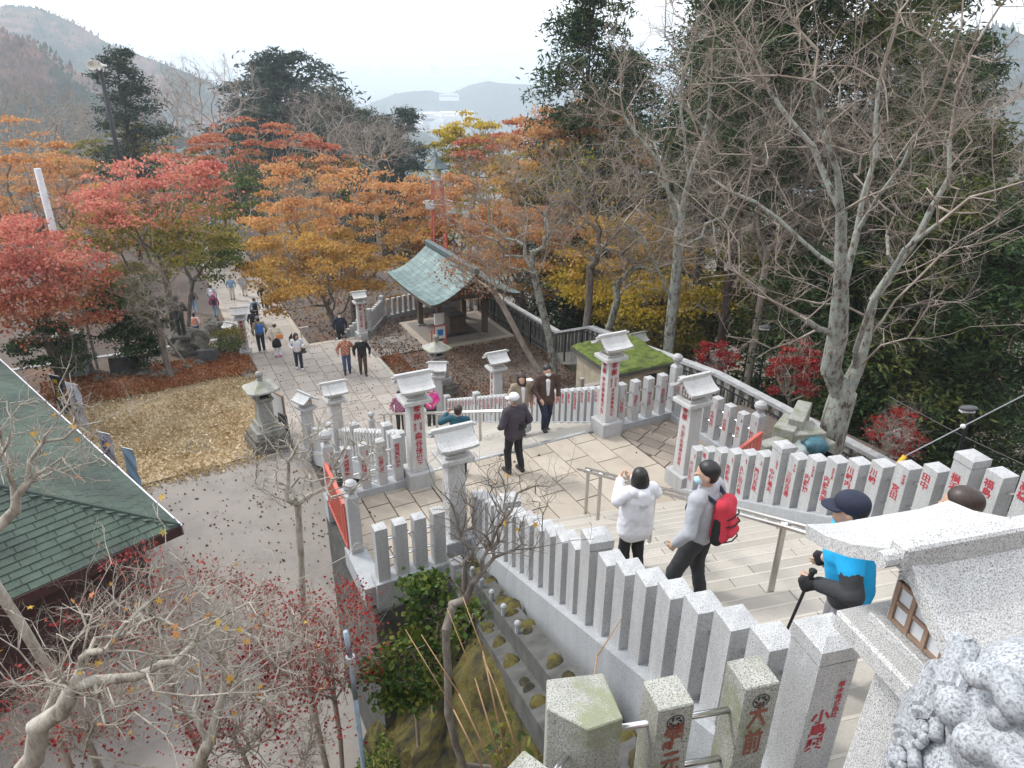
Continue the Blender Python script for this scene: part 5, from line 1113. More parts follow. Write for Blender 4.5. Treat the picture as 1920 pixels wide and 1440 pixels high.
# ================================================================ slope, walls and growth at lower left
def slope_wall():
    T = thing('retaining_wall', 'mossy stone bank with concrete ledges below the left stair fence', 'wall', Uf(1.75, 5.5, 0))
    O = Uf(1.75, 5.5, 0); bs = np.linspace(9.55, 1.3, 120); rows_m = []; 
    def row(offs, jit, seed):
        V = []
        for (da, dz) in offs:
            r = []
            for b in bs:
                zf = RU/TU*(B0-b)-.2; z = zf+dz if dz > -50 else ZP-.3; z = max(z, ZP-.3)
                p = Uf(1.84+da, b, z)-O; r.append(p)
            V.append(r)
        return V
    led = [(-.0, -.02), (-.24, -.06), (-.25, -.30), (-.46, -.34), (-.47, -.62)]
    V = row(led, 0, 0); n = len(bs); vs = [tuple(p) for r in V for p in r]; fs = [(j*n+i, j*n+i+1, (j+1)*n+i+1, (j+1)*n+i) for j in range(len(led)-1) for i in range(n-1)]
    MB().add(vs, fs).obj('ledge', 'concrete_dark', T)
    m_ = 26; offs = [(-.44-1.9*(k/m_), -.5-4.6*(k/m_)**1.05) for k in range(m_+1)]; V = row(offs, 0, 0); vs = []
    for j, r in enumerate(V):
        for i, p in enumerate(r):
            d = .16*float(wnoise(p.x, p.y+p.z, 2.2, 9))+.05*float(wnoise(p.x*1.3, p.y-p.z, 9, 4)); q = Uf(-1, 0)*d*min(1, j/3); vs.append((p.x+q.x, p.y+q.y, p.z+.5*d))
    fs = [(j*n+i, j*n+i+1, (j+1)*n+i+1, (j+1)*n+i) for j in range(m_) for i in range(n-1)]
    MB().add(vs, fs).obj('bank', 'moss_wall', T, smooth=True)
    # moss cushions on the ledge
    for k in range(90):
        b = random.uniform(2.2, 9.2); zf = RU/TU*(B0-b)-.2; a, dz = random.choice(((-.12, -.04), (-.36, -.32), (-.05, -.03))); p = Uf(1.84+a, b, zf+dz)-O; s = random.uniform(.03, .11)
        MB().ell(p, (s, s*random.uniform(1, 2.4), s*.22), 8, 5).obj('moss_cushion', 'moss_wall', T, smooth=True)
    for k in range(5): p = Uf(1.62, 8.2-k*.62, RU/TU*(B0-8.2+k*.62)-.25)-O; MB().cyl(p, p+Vector((0, 0, .12)), .03, n=8).ell(p+Vector((0, 0, .13)), .04, 8, 5).obj('stub', 'granite_curb', T)
slope_wall()
# tufts on the bank
def tuft(name, P, size, mat, asp=.2, fl=0, seed=1):
    V, Fc = leaves_np(np.array(P), size, fl, aspect=asp, rg=np.random.default_rng(seed)); return stuff(link(bpy.data.objects.new(name, mesh_np(name, V, Fc, mat))))
P = []
for k in range(9000):
    b = random.uniform(1.6, 9.4); t = random.random()**.8; zf = RU/TU*(B0-b)-.2; p = Uf(1.84-.5-2.0*t-.06*random.random(), b, max(ZP, zf-.55-4.6*t+.05)); 
    if float(wnoise(p.x, p.y+p.z, 1.5, 3)) > .15: P.append(tuple(p))
tuft('bank_growth', P, .11, 'leaf_green', .35)
struct(MB().prism(ccw([tuple(p.xy) for p in (Uf(-7, 1), Uf(.6, 1), Uf(.6, 9), Uf(-.6, 9.2), Uf(-3.0, 6.6), Uf(-7, 5))]), ZP-.3, ZP+.02).obj('lower_soil', 'dirt'))
P = [tuple(Uf(random.uniform(-2.8, .6), random.uniform(1.0, 8.6), ZP+random.uniform(0, .35))) for k in range(9000)]
tuft('ground_cover', P, .16, 'leaf_green', .3, seed=2)
litter_p = [tuple(Uf(random.uniform(-6.5, .6), random.uniform(1.0, 8), ZP+.05)) for k in range(9000)]
tuft('fallen_leaves', litter_p, .1, 'litter_red', .9, .8, 3)
cb = thing('concrete_block_wall', 'pale concrete panel standing in the dark gap below the near left wing', 'wall', onz(745, 1200, -3.6), AU)
bevel(MB().box(-.45, .45, -.06, .06, -1, 1.0).obj('panel', 'concrete', cb), .01); bevel(MB().box(-.52, -.44, -.1, .1, -1, 1.05).obj('edge_strip', 'fascia_pale', cb), .01)
pp = thing('drain_pipe', 'pale blue drain pipe running down among the red leaves', 'pipe', ony(655, 1245, 6.2))
MB().path([(0, 0, .5), (.02, 0, .1), (.04, -.05, -.5), (.06, -.1, -3)], .03, 10).obj('tube', 'pipe_blue', pp, smooth=True); MB().cyl((.02, 0, .12), (.02, 0, .02), .055, n=10).obj('coupling', 'pole_grey', pp)
jb = thing('junction_box', 'small grey junction box with white socket at the base of the blank lantern', 'box', Lf(3.42, 8.42, -.02), AL)
bevel(MB().box(-.11, .11, -.1, .1, -.12, .2).obj('case', 'pole_grey', jb), .012); MB().box(-.05, .05, -.108, -.1, -.02, .09).obj('socket', 'white_paint', jb)
cc = thing('cable_coil', 'coil of blue cable hanging on the fence beside the junction box', 'cable', Lf(3.75, 8.45, .12), AL)
for q, (rr, ox) in enumerate(((.15, 0), (.13, .015), (.165, -.01))):
    MB().path([(rr*math.cos(t*.5236)+ox, -.06+q*.02, rr*1.1*math.sin(t*.5236)) for t in range(13)], .012, 6).obj('loop', 'cable_blue', cc)
# ---- near bare branches, lower left
leafmat('leaf_last', [(.42, .20, .06), (.60, .40, .07), (.58, .26, .13), (.36, .38, .06)], .4)
def star_leaves(P, size, rg):
    V = []; Fc = []
    for p in P:
        ax = Vector(rg.normal(size=3)).normalized(); a = ax.orthogonal().normalized(); b = ax.cross(a); s = size*rg.uniform(.6, 1.3); o = len(V); n = 10; V.append(tuple(p))
        for i in range(n):
            t = i*2*math.pi/n; r = s*((1.0 if i != 5 else .4) if i % 2 == 0 else .42); q = Vector(p)+a*(math.cos(t)*r)+b*(math.sin(t)*r)+ax*(.15*r*(rg.uniform(-1, 1))); V.append(tuple(q))
        Fc += [(o, o+1+i, o+1+(i+1) % n) for i in range(n)]
    return np.array(V), np.array(Fc)
def near_tree(label, base, limbs_px, cpx, crad, n, tw, twl, seed, barkm, baser, tip, nl, lsize=.04, bf=.3):
    rg = np.random.default_rng(seed); L = [[ony(*p) for p in lb] for lb in limbs_px]; c = ony(*cpx); top = L[0][0]
    N, par = skeleton(base, top, c, crad, n, rg, limbs=L, bf=bf, shell=.2, trunk_n=8); par = np.asarray(par); r = radii(N, par, tip, baser)
    leafp = N[rg.integers(20, len(N), nl)]+rg.normal(0, .05, (nl, 3))
    N, par, r = twigs(N, par, r, rg, tw*.56, twl, spread=.75, up=.2, only=.02, gen=3)
    T = thing('bare_tree', label, 'tree', base, 0, 'bare trees'); off = np.array(base)
    V, Fc = tubes(N, par, r, 4, 9, .02); link(bpy.data.objects.new('trunk', mesh_np('trunk', V-off, Fc, barkm, True)), T)
    V, Fc = star_leaves(leafp-off, lsize, rg); link(bpy.data.objects.new('last_leaves', mesh_np('last_leaves', V, Fc, 'leaf_last')), T)
    return T
Y1 = 4.2
near_tree('pale bare tree spreading its boughs across the lower left corner', (ony(120, 1440, 4.0).x, 4.0, ZP),
    [[(43, 1460, 3.9), (80, 1373, 3.9), (133, 1297, 3.95), (157, 1243, 4.0), (200, 1207, 4.05), (247, 1160, 4.1), (267, 1163, 4.1), (320, 1157, 4.2), (350, 1117, 4.3), (377, 1093, 4.4), (447, 1053, 4.5), (510, 1015, 4.7)],
     [(200, 1207, 4.05), (300, 1233, 4.1), (370, 1227, 4.1), (387, 1213, 4.1), (467, 1160, 4.25), (533, 1103, 4.4), (640, 1050, 4.6), (700, 1018, 4.8)],
     [(370, 1227, 4.1), (380, 1260, 4.0), (360, 1330, 3.9), (300, 1313, 3.85), (233, 1320, 3.8), (140, 1300, 3.8), (30, 1277, 3.8), (-20, 1230, 3.8)],
     [(360, 1330, 3.9), (397, 1350, 3.9), (407, 1407, 3.8), (457, 1450, 3.8)], [(397, 1350, 3.9), (470, 1310, 4.0), (560, 1335, 4.1), (600, 1290, 4.2)],
     [(350, 1117, 4.3), (345, 1060, 4.4), (300, 1000, 4.6), (285, 940, 4.8)], [(350, 1117, 4.3), (400, 1090, 4.3), (450, 1100, 4.3), (560, 1095, 4.4)],
     [(133, 1297, 3.95), (110, 1230, 4.0), (60, 1170, 4.1), (10, 1160, 4.2)], [(157, 1243, 4.0), (170, 1150, 4.2), (190, 1060, 4.5), (200, 990, 4.8)]],
    (290, 1200, 4.2), (1.35, .7, .55), 190, 2.0, .26, 60, 'bark_cream', .075, .0035, 45, .034)
near_tree('second pale bare tree with a forked stem at the bottom left', (ony(370, 1440, 4.8).x, 4.8, ZP),
    [[(357, 1470, 4.8), (387, 1377, 4.8), (417, 1293, 4.85), (420, 1177, 4.95), (393, 1120, 5.0), (360, 1090, 5.1), (330, 1030, 5.2)], [(417, 1293, 4.85), (450, 1250, 4.9), (520, 1200, 5.0), (600, 1130, 5.2)], [(150, 1460, 4.7), (160, 1380, 4.75), (210, 1330, 4.8), (330, 1250, 4.9)]],
    (400, 1220, 5.0), (1.1, .6, .8), 120, 2.0, .3, 61, 'bark_cream', .06, .004, 25, .034)
near_tree('thin bare tree with fine twigs in front of the left stair fence', (ony(900, 1440, 4.6).x, 4.6, ZP),
    [[(895, 1470, 4.5), (860, 1393, 4.55), (847, 1260, 4.6), (840, 1177, 4.65), (867, 1120, 4.7), (900, 1070, 4.75), (917, 1027, 4.8), (945, 960, 4.9), (1000, 905, 5.0), (1070, 893, 5.1)],
     [(867, 1120, 4.7), (867, 1060, 4.75), (882, 1027, 4.8), (930, 975, 4.9), (960, 920, 5.0)], [(882, 1027, 4.8), (860, 985, 4.85), (820, 920, 4.9), (790, 860, 5.0)], [(900, 1070, 4.75), (960, 1030, 4.8), (1040, 1022, 4.8), (1110, 1010, 4.9)]],
    (930, 950, 4.9), (.55, .35, .42), 90, 2.0, .24, 62, 'bark_grey', .035, .003, 8, .03)
near_tree('small bare tree with twigs between the yard and the left red gate', (ony(560, 1000, 8.0).x, 8.0, ZP),
    [[(525, 960, 8.0), (535, 905, 8.0), (545, 850, 8.0), (590, 810, 8.1), (640, 770, 8.2), (690, 745, 8.3)], [(545, 870, 8.0), (500, 820, 8.0), (470, 790, 8.1)], [(590, 810, 8.1), (620, 760, 8.2), (625, 740, 8.2)]],
    (590, 860, 8.2), (1.05, .6, .62), 170, 1.9, .3, 63, 'bark_cream', .05, .005, 4, .03)
near_tree('bare tree rising at the left edge over the green roof', (ony(20, 1000, 5.6).x, 5.6, ZP),
    [[(0, 1010, 5.6), (15, 955, 5.6), (50, 897, 5.65), (80, 833, 5.7), (100, 790, 5.8), (112, 755, 5.9), (125, 700, 6.0)], [(80, 850, 5.7), (150, 805, 5.8), (230, 772, 5.9), (310, 745, 6.0)], [(50, 897, 5.65), (90, 880, 5.7), (130, 840, 5.8)], [(20, 960, 5.6), (15, 890, 5.5), (0, 860, 5.5), (25, 800, 5.5)]],
    (90, 830, 5.8), (.7, .4, .55), 110, 1.6, .3, 64, 'bark_cream', .05, .004, 14, .04)
# crimson undergrowth behind the branches
for j, (u, v, Y, rx, ry, rzz, nl, lab) in enumerate([(590, 1190, 6.6, .85, .7, .75, 2600, 'crimson leaved maple filling the dark gap under the near left wing'), (330, 1160, 6.0, 1.2, .8, .7, 1300, 'sparse crimson maple behind the pale boughs at lower left'), (140, 1330, 5.0, .8, .6, .5, 600, 'thin crimson twigs in the bottom left corner'), (480, 1350, 5.6, .9, .7, .6, 1300, 'crimson maple twigs at the bottom edge left of the canes')]):
    c = ony(u, v, Y); tree('maple_tree', lab, (c.x, c.y+.1, ZP), (c.x, c.y, c.z-rzz*.6), (c.x, c.y, c.z), (rx, ry, rzz), 240, leaf='leaf_crimson', nleaf=nl, lsize=.036, barkm='bark_twig', tip=.003, baser=.035, tw=2.2, twl=.3, seed=70+j, lspread=.12, lflat=.2, group=MG, thin=3)
# glossy shrub and ferns by the wing, yellow canes
leafmat('leaf_shrub', [(.012, .03, .01), (.035, .075, .016), (.08, .14, .025), (.20, .22, .04), (.30, .20, .05)], .3)
for j, (u, v, Y, rx, rzz, n2, lab) in enumerate([(800, 1130, 7.4, .34, .45, 700, 'glossy yellow green shrub growing against the near left wing'), (760, 1260, 6.8, .5, .4, 1100, 'dark glossy undergrowth below the near left wing'), (880, 1180, 7.0, .22, .4, 350, 'leafy stems growing against the mossy bank')]):
    c = ony(u, v, Y); tree('shrub', lab, (c.x, c.y, ZP), (c.x, c.y, c.z-.3), (c.x, c.y, c.z), (rx, rx, rzz), 80, leaf='leaf_shrub', nleaf=int(n2*1.6), lsize=.075, barkm='bark_twig', tip=.004, baser=.03, seed=80+j, lspread=.1, lflat=.4)
cn = thing('dry_canes', 'straw coloured dry canes rising in front of the mossy bank', 'plant', Vector((ony(930, 1440, 3.6).x, 3.6, ZP)))
for (a, b, c2) in (((955, 1450), (905, 1220), (868, 1120)), ((930, 1450), (860, 1300), (790, 1190)), ((945, 1450), (890, 1270), (838, 1140)), ((985, 1450), (930, 1290), (905, 1230)), ((910, 1450), (850, 1330), (760, 1180)), ((1110, 1300), (1120, 1230), (1165, 1160))):
    O = cn.location; p = [ony(*a, 3.7)-O, ony(*b, 3.95)-O, ony(*c2, 4.2)-O]; st_ = Vector((p[0].x*.3, p[0].y, 0.0)); MB().path([st_, p[0], p[1], p[2]], [.009, .008, .006, .003], 6).obj('cane', 'cane' if 'cane' in MATS else plain('cane', (.36, .22, .11), .6, 0, .25, 6).name, cn, smooth=True)
# ================================================================ garden objects
from_rock = {}
def rock(label, loc, r, seed, mat='rock', name='rock', grp='garden rocks'):
    bm = bmesh.new(); bmesh.ops.create_icosphere(bm, subdivisions=3, radius=1); rg = np.random.default_rng(seed)
    for v in bm.verts:
        d = 1+.22*float(wnoise(v.co.x*1.0, v.co.y+v.co.z, 1.8, seed))+.05*float(wnoise(v.co.x, v.co.z, 6, seed)); v.co = Vector((v.co.x*r[0], v.co.y*r[1], v.co.z*r[2]))*d
    me = bpy.data.meshes.new(name); bm.to_mesh(me); bm.free(); me.materials.append(MATS[mat]); o = link(bpy.data.objects.new(name, me)); o.location = loc; return tag(o, label, 'rock', grp)
for k, (u, v) in enumerate(((270, 702), (240, 700), (312, 702), (330, 697), (350, 690), (288, 706), (215, 705), (375, 683), (185, 712))):
    p = onz(u, v, ZP+.15); s = random.uniform(.14, .26); rock(('mossy edging stone before the dark slate slab', 'mossy edging stone left of the dark slate slab', 'mossy edging stone at the foot of the propped tree', 'mossy edging stone right of the propped tree', 'mossy edging stone nearest the grey slab', 'mossy edging stone between slate slab and propped tree', 'mossy edging stone by the utility pole conduit', 'mossy edging stone below the statue boulder', 'leftmost mossy edging stone of the leaf garden')[k], p, (s*1.3, s, s*.8), k+1, grp='edging stones of the leaf garden')
rock('large dark boulder carrying the bronze statue', onz(352, 655, ZP+.2)+Vector((0, .5, .1)), (.95, .7, .75), 31, name='boulder'); rock('mossy boulder right of the statue base', onz(425, 655, ZP+.2)+Vector((0, .6, 0)), (.6, .5, .55), 32, name='boulder')
rock('round flat stone set in the pale leaves beside the plaza', onz(465, 700, ZP+.1), (.45, .4, .08), 33, name='stepping_stone'); rock('small pale rock by the far path behind the garden', onz(398, 612, ZQ+1.2), (.6, .4, .5), 34, name='boulder')
for (u, v, wd, hh, lab) in ((236, 700, .55, .75, 'dark slate memorial slab in the leaf garden behind edging stones'), (391, 680, .42, .6, 'grey memorial slab below the statue boulder')):
    p = onz(u, v, ZP+.1); T = thing('memorial_slab', lab, 'stele', p, R_(14)); s_ = bevel(MB().box(-wd, wd, -.09, .09, 0, hh, tx=.04).obj('slab', 'slate', T), .015); MB().box(-wd-.05, wd+.05, -.16, .16, -.12, .03).obj('plinth', 'rock', T)
# ---- utility poles
wp = onz(168, 692, ZP); tpx = ony(80, 316, wp.y)
UP = thing('utility_pole', 'pale concrete utility pole leaning out of the red maples at left', 'pole', wp)
MB().cyl((0, 0, 0), (0, 0, tpx.z-ZP), .17, .12, 14).obj('shaft', 'pole_grey', UP, smooth=True)
for zz in (.9, 1.05): MB().cyl((-.25, 0, tpx.z-ZP-zz), (.25, 0, tpx.z-ZP-zz), .02, n=6).obj('band', 'steel', UP)
MB().cyl((.33, .05, 0), (.33, .05, 4.2), .06, n=10).obj('conduit', 'pole_grey', UP)
sp = ony(224, 300, 60); st2 = ony(187, 110, 60); SPK = thing('speaker_pole', 'dark pole carrying two pale horn loudspeakers above the trees at left', 'pole', Vector((sp.x, sp.y, ZQ)))
MB().cyl((0, 0, 0), tuple(Vector((sp.x, sp.y, st2.z))-Vector((sp.x, sp.y, ZQ))), .22, .17, 10).obj('shaft', 'iron_black', SPK, smooth=True); hz_ = st2.z-ZQ-.5
for s in (-1, 1):
    MB().lathe([(.08, 0), (.10, .15), (.16, .35), (.28, .55), (.36, .62), (.33, .62), (.2, .5), (.06, .3)], 16, M=Matrix.Translation((s*.62, -.1, hz_)) @ Matrix.Rotation(R_(88), 4, 'X') @ Matrix.Rotation(R_(-s*35), 4, 'Y')).obj('horn', 'fascia_white' if 'fascia_white' in MATS else plain('fascia_white', (.68, .66, .6), .5).name, SPK, smooth=True)
    MB().cyl((0, 0, hz_), (s*.6, 0, hz_), .03, n=6).obj('bracket', 'steel', SPK)
MB().box(-.5, .5, -.05, .05, hz_-5.4, hz_-5.3).box(-.1, .1, -.15, .15, hz_-5.6, hz_-5.2).obj('crossarm', 'steel', SPK)
# stone gate pillar with guardian lion beside the pole
gp = thing('stone_pillar', 'tall pale stone pillar with ornate top beside the utility pole', 'pillar', onz(140, 705, ZP), R_(20))
bevel(MB().box(-.5, .5, -.4, .4, 0, 1.75, tx=.03, ty=.03).obj('shaft', 'concrete', gp), .02); bevel(MB().box(-.6, .6, -.5, .5, 1.75, 1.9).obj('cap', 'granite_old', gp), .02)
MB().ell((0, 0, 2.15), (.3, .25, .3), 10, 7).ell((.1, -.1, 2.5), (.2, .2, .2), 10, 7).obj('ornament', 'granite_old', gp, smooth=True)
for x in (-.25, .2): MB().box(x-.05, x+.05, -.41, -.385, 1.5, 1.6).obj('vent', 'iron_black', gp)
# ---- banners
def banner(label, u, v, z, hh, wd, mat, txt, tmat, lean=0.0):
    p = onz(u, v, z); T = thing('banner_flag', label, 'banner', p, R_(-20)); MB().cyl((0, 0, 0), (0, 0, hh+.15), .018, n=8).cyl((0, 0, hh+.1), (wd, 0, hh+.1), .012, n=6).obj('pole', 'white_paint', T)
    V = []; Fc = []; nx, ny = 6, 16
    for j in range(ny+1):
        for i in range(nx+1): V.append((wd*i/nx, .03*math.sin(j*.7+i), .35+(hh-.25)*j/ny))
    for j in range(ny):
        for i in range(nx): a = j*(nx+1)+i; Fc.append((a, a+1, a+nx+2, a+nx+1))
    c = MB().add(V, Fc).obj('cloth', mat, T, smooth=True)
    if txt: inscribe(c, txt, faceM(0, -1, (wd*.5, -.04, hh-.25)), .26, .26, tmat)
    return T
plain('banner_white', (.66, .66, .74), .7); plain('banner_sky', (.36, .56, .74), .7); plain('banner_navy', (.015, .03, .045), .7); plain('letter_yellow', (.7, .45, .03), .6); plain('letter_violet', (.12, .10, .28), .6)
banner('navy banner with yellow lettering behind the green roof eave', 118, 790, ZP, 1.75, .45, 'banner_navy', '団子茶', 'letter_yellow')
banner('white banner with black brush lettering at the green roof eave', 150, 815, ZP, 1.9, .55, 'banner_white', 'さくらや', 'black_letter')
banner('white banner with violet lettering nearer along the green roof eave', 208, 905, ZP, 1.7, .5, 'banner_white', '大山名水', 'letter_violet')
banner('pale blue banner at the near end of the green roof eave', 250, 925, ZP, 1.5, .42, 'banner_sky', '', 'white_paint')
ab = thing('a_board', 'dark framed menu stand beside the old lantern left of the plaza', 'sign', Lf(3.0, 22.7, ZP), AL-R_(60)); bevel(MB().box(-.22, .22, -.03, .03, .15, .95).obj('board', 'iron_black', ab), .02); MB().box(-.15, .15, -.035, -.031, .3, .85).obj('sheet', 'slate', ab)
for x in (-.2, .2): MB().cyl((x, .05, 0), (x, 0, .9), .015, n=6).obj('leg', 'iron_black', ab)
nb2 = thing('notice_board', 'yellowish notice board leaning on the old lantern left of the plaza', 'sign', Lf(2.98, 23.2, ZP), AL-R_(70)); bevel(MB().box(-.4, .4, -.03, .03, .5, 1.55).obj('board', 'wood_window', nb2), .01); MB().box(-.33, .33, -.036, -.031, .58, 1.47).obj('sheet', 'paper_pane', nb2)
for x in (-.36, .36): MB().box(x-.03, x+.03, -.02, .02, 0, .55).obj('leg', 'wood_dark', nb2)
# ---- red lantern tower behind the maples
tb = ony(818, 300, 37.5); LT = thing('lantern_tower', 'slim red lattice tower topped by a green roofed lamp above the orange maples', 'tower', Vector((tb.x, tb.y, ZQ)), .3); ht = tb.z-ZQ
for sx in (-1, 1):
    for sy in (-1, 1): MB().cyl((sx*.6, sy*.6, 0), (sx*.22, sy*.22, ht-1.0), .05, n=6).obj('leg', 'paint_red', LT)
for k in range(14):
    z0, z1 = ht*.35+k*(ht*.55)/14, ht*.35+(k+1)*(ht*.55)/14; f = lambda z: .6-.38*z/(ht-1.0)
    for (a, b) in (((-1, -1), (1, -1)), ((1, -1), (1, 1))): MB().cyl((a[0]*f(z0), a[1]*f(z0), z0), (b[0]*f(z1), b[1]*f(z1), z1), .025, n=5).obj('brace', 'paint_red', LT)
MB().path([(.75*math.cos(t*.5236), .75*math.sin(t*.5236), ht-2.1) for t in range(13)], .025, 6).obj('hoop', 'rail_pink' if 'rail_pink' in MATS else plain('rail_pink', (.62, .42, .38), .5).name, LT)
MB().lathe([(.2, ht-1.05), (.26, ht-.95), (.2, ht-.85)], 10).obj('lamp_base', 'pole_grey', LT); MB().lathe([(.2, ht-.85), (.24, ht-.6), (.2, ht-.4)], 12).obj('lamp_glass', 'white_paint', LT, smooth=True)
MB().lathe([(.62, ht-.42), (.66, ht-.38), (.36, ht-.15), (.16, ht+.08), (.1, ht+.14), (.03, ht+.4)], 8).obj('roof', 'copper_dark', LT)
fl2 = thing('floodlight', 'grey floodlight fixed below the lantern tower lamp', 'lamp', ony(806, 384, 37)); MB().box(-.25, .25, -.12, .12, -.2, .2, tx=.05).obj('housing', 'pole_grey', fl2); MB().box(-.2, .2, -.135, -.12, -.15, .15).obj('lens', 'paper_pane', fl2)
# ---- street lamps on the slope, guy wire
def street_lamp(label, u, v, Y, zb):
    p = ony(u, v, Y); zb = min(zb, gz(p)); T = thing('street_lamp', label, 'lamp', Vector((p.x, p.y, zb))); h = p.z-zb; MB().cyl((0, 0, 0), (0, 0, h), .055, .04, 8).obj('pole', 'iron_black', T)
    MB().ell((-.12, -.05, h+.06), (.24, .12, .07), 12, 6).obj('head', 'slate', T, smooth=True); MB().box(-.3, .02, -.12, .02, h-.04, h+.03).obj('diffuser', 'paper_pane', T)
street_lamp('grey headed street lamp on the wooded slope near the right edge', 1822, 768, 15.5, -7); street_lamp('dark street lamp among the cedar trunks behind the boundary fence', 1440, 615, 24, -7)
gw = thing('guy_wire', 'steel stay wire with yellow guard tube crossing the right side', 'wire', onz(1640, 885, .5)); O = gw.location; p0, p1, p2 = Vector((0, 0, 0)), ony(1697, 855, O.y+.3)-O, ony(1990, 705, O.y+1.5)-O
MB().cyl(p0+Vector((-.3, 0, -1.2)), p1, .045, n=8).obj('guard', 'yellow_guard', gw, smooth=True); MB().cyl(p1, p2, .012, n=6).obj('wire', 'wire', gw); MB().ell(p1.lerp(p2, .36), .05, 10, 6).obj('insulator', 'white_paint', gw, smooth=True)
w2 = thing('overhead_wire', 'thin dark wire sagging over the right hand slope', 'wire', ony(1670, 745, 17)); O = w2.location; MB().path([Vector((0, 0, 0)), ony(1800, 815, 17.5)-O, ony(1960, 890, 18)-O], .012, 5).obj('strand', 'wire', w2)
# ---- stone blocks, tarpaulin by the big tree
rg = random.Random(4)
for k, (u, v, z, sx, sy, sz, ry, lab) in enumerate([(1500, 778, .25, .55, .16, .12, 60, 'long cut stone beam on top of the block pile behind the ball post'), (1478, 800, .1, .4, .22, .12, 55, 'cut stone block on the pile just behind the ball post'), (1505, 812, .0, .38, .3, .14, 10, 'square cut slab topping the block pile'), (1505, 836, -.25, .36, .28, .14, 15, 'cut stone block under the square slab'), (1455, 832, -.1, .42, .14, .1, 28, 'slanting stone beam at the left of the block pile'), (1450, 850, -.25, .42, .14, .1, 22, 'lowest slanting stone beam of the block pile'), (1535, 838, -.3, .3, .2, .14, 30, 'stone block at the right foot of the pile')]):
    p = onz(u, v, z); o = bevel(MB().box(-sx, sx, -sy, sy, -sz*3, sz).obj('stone_block', 'granite_lichen', None, loc=p, rz=R_(ry)), .02); tag(o, lab, 'stone block', 'pile of cut stone blocks')
def cloth(label, u, v, z, r, mat, seed):
    o = rock(label, onz(u, v, z), r, seed, mat, 'tarpaulin', 'tarpaulins over the stone pile'); o['category'] = 'tarpaulin'
    for v in o.data.vertices:
        d = 1+.28*abs(float(wnoise(v.co.x*2, v.co.y*2+v.co.z*.6, 5, seed+3))); v.co = Vector((v.co.x*d, v.co.y*d, v.co.z*(.8+.3*d)))
    for q in o.data.polygons: q.use_smooth = True
cloth('blue green tarpaulin bundle against the big trunk', 1522, 836, -.2, (.26, .3, .24), 'tarp', 51); cloth('pale streaked tarpaulin folds left of the blue bundle', 1490, 842, -.3, (.24, .34, .3), 'tarp_pale', 52)
for k, (u, v, ry, lab) in enumerate([(1560, 862, 60, 'pale timber board lying behind the stair fence by the big trunk'), (1600, 880, 55, 'second timber board lying right of the big trunk foot')]):
    p = onz(u, v, -.3); o = MB().box(-.9, .9, -.12, .12, -.1, .06).obj('timber_board', 'wood_grey', None, loc=p, rz=R_(-ry)); tag(o, lab, 'board', 'timber boards')
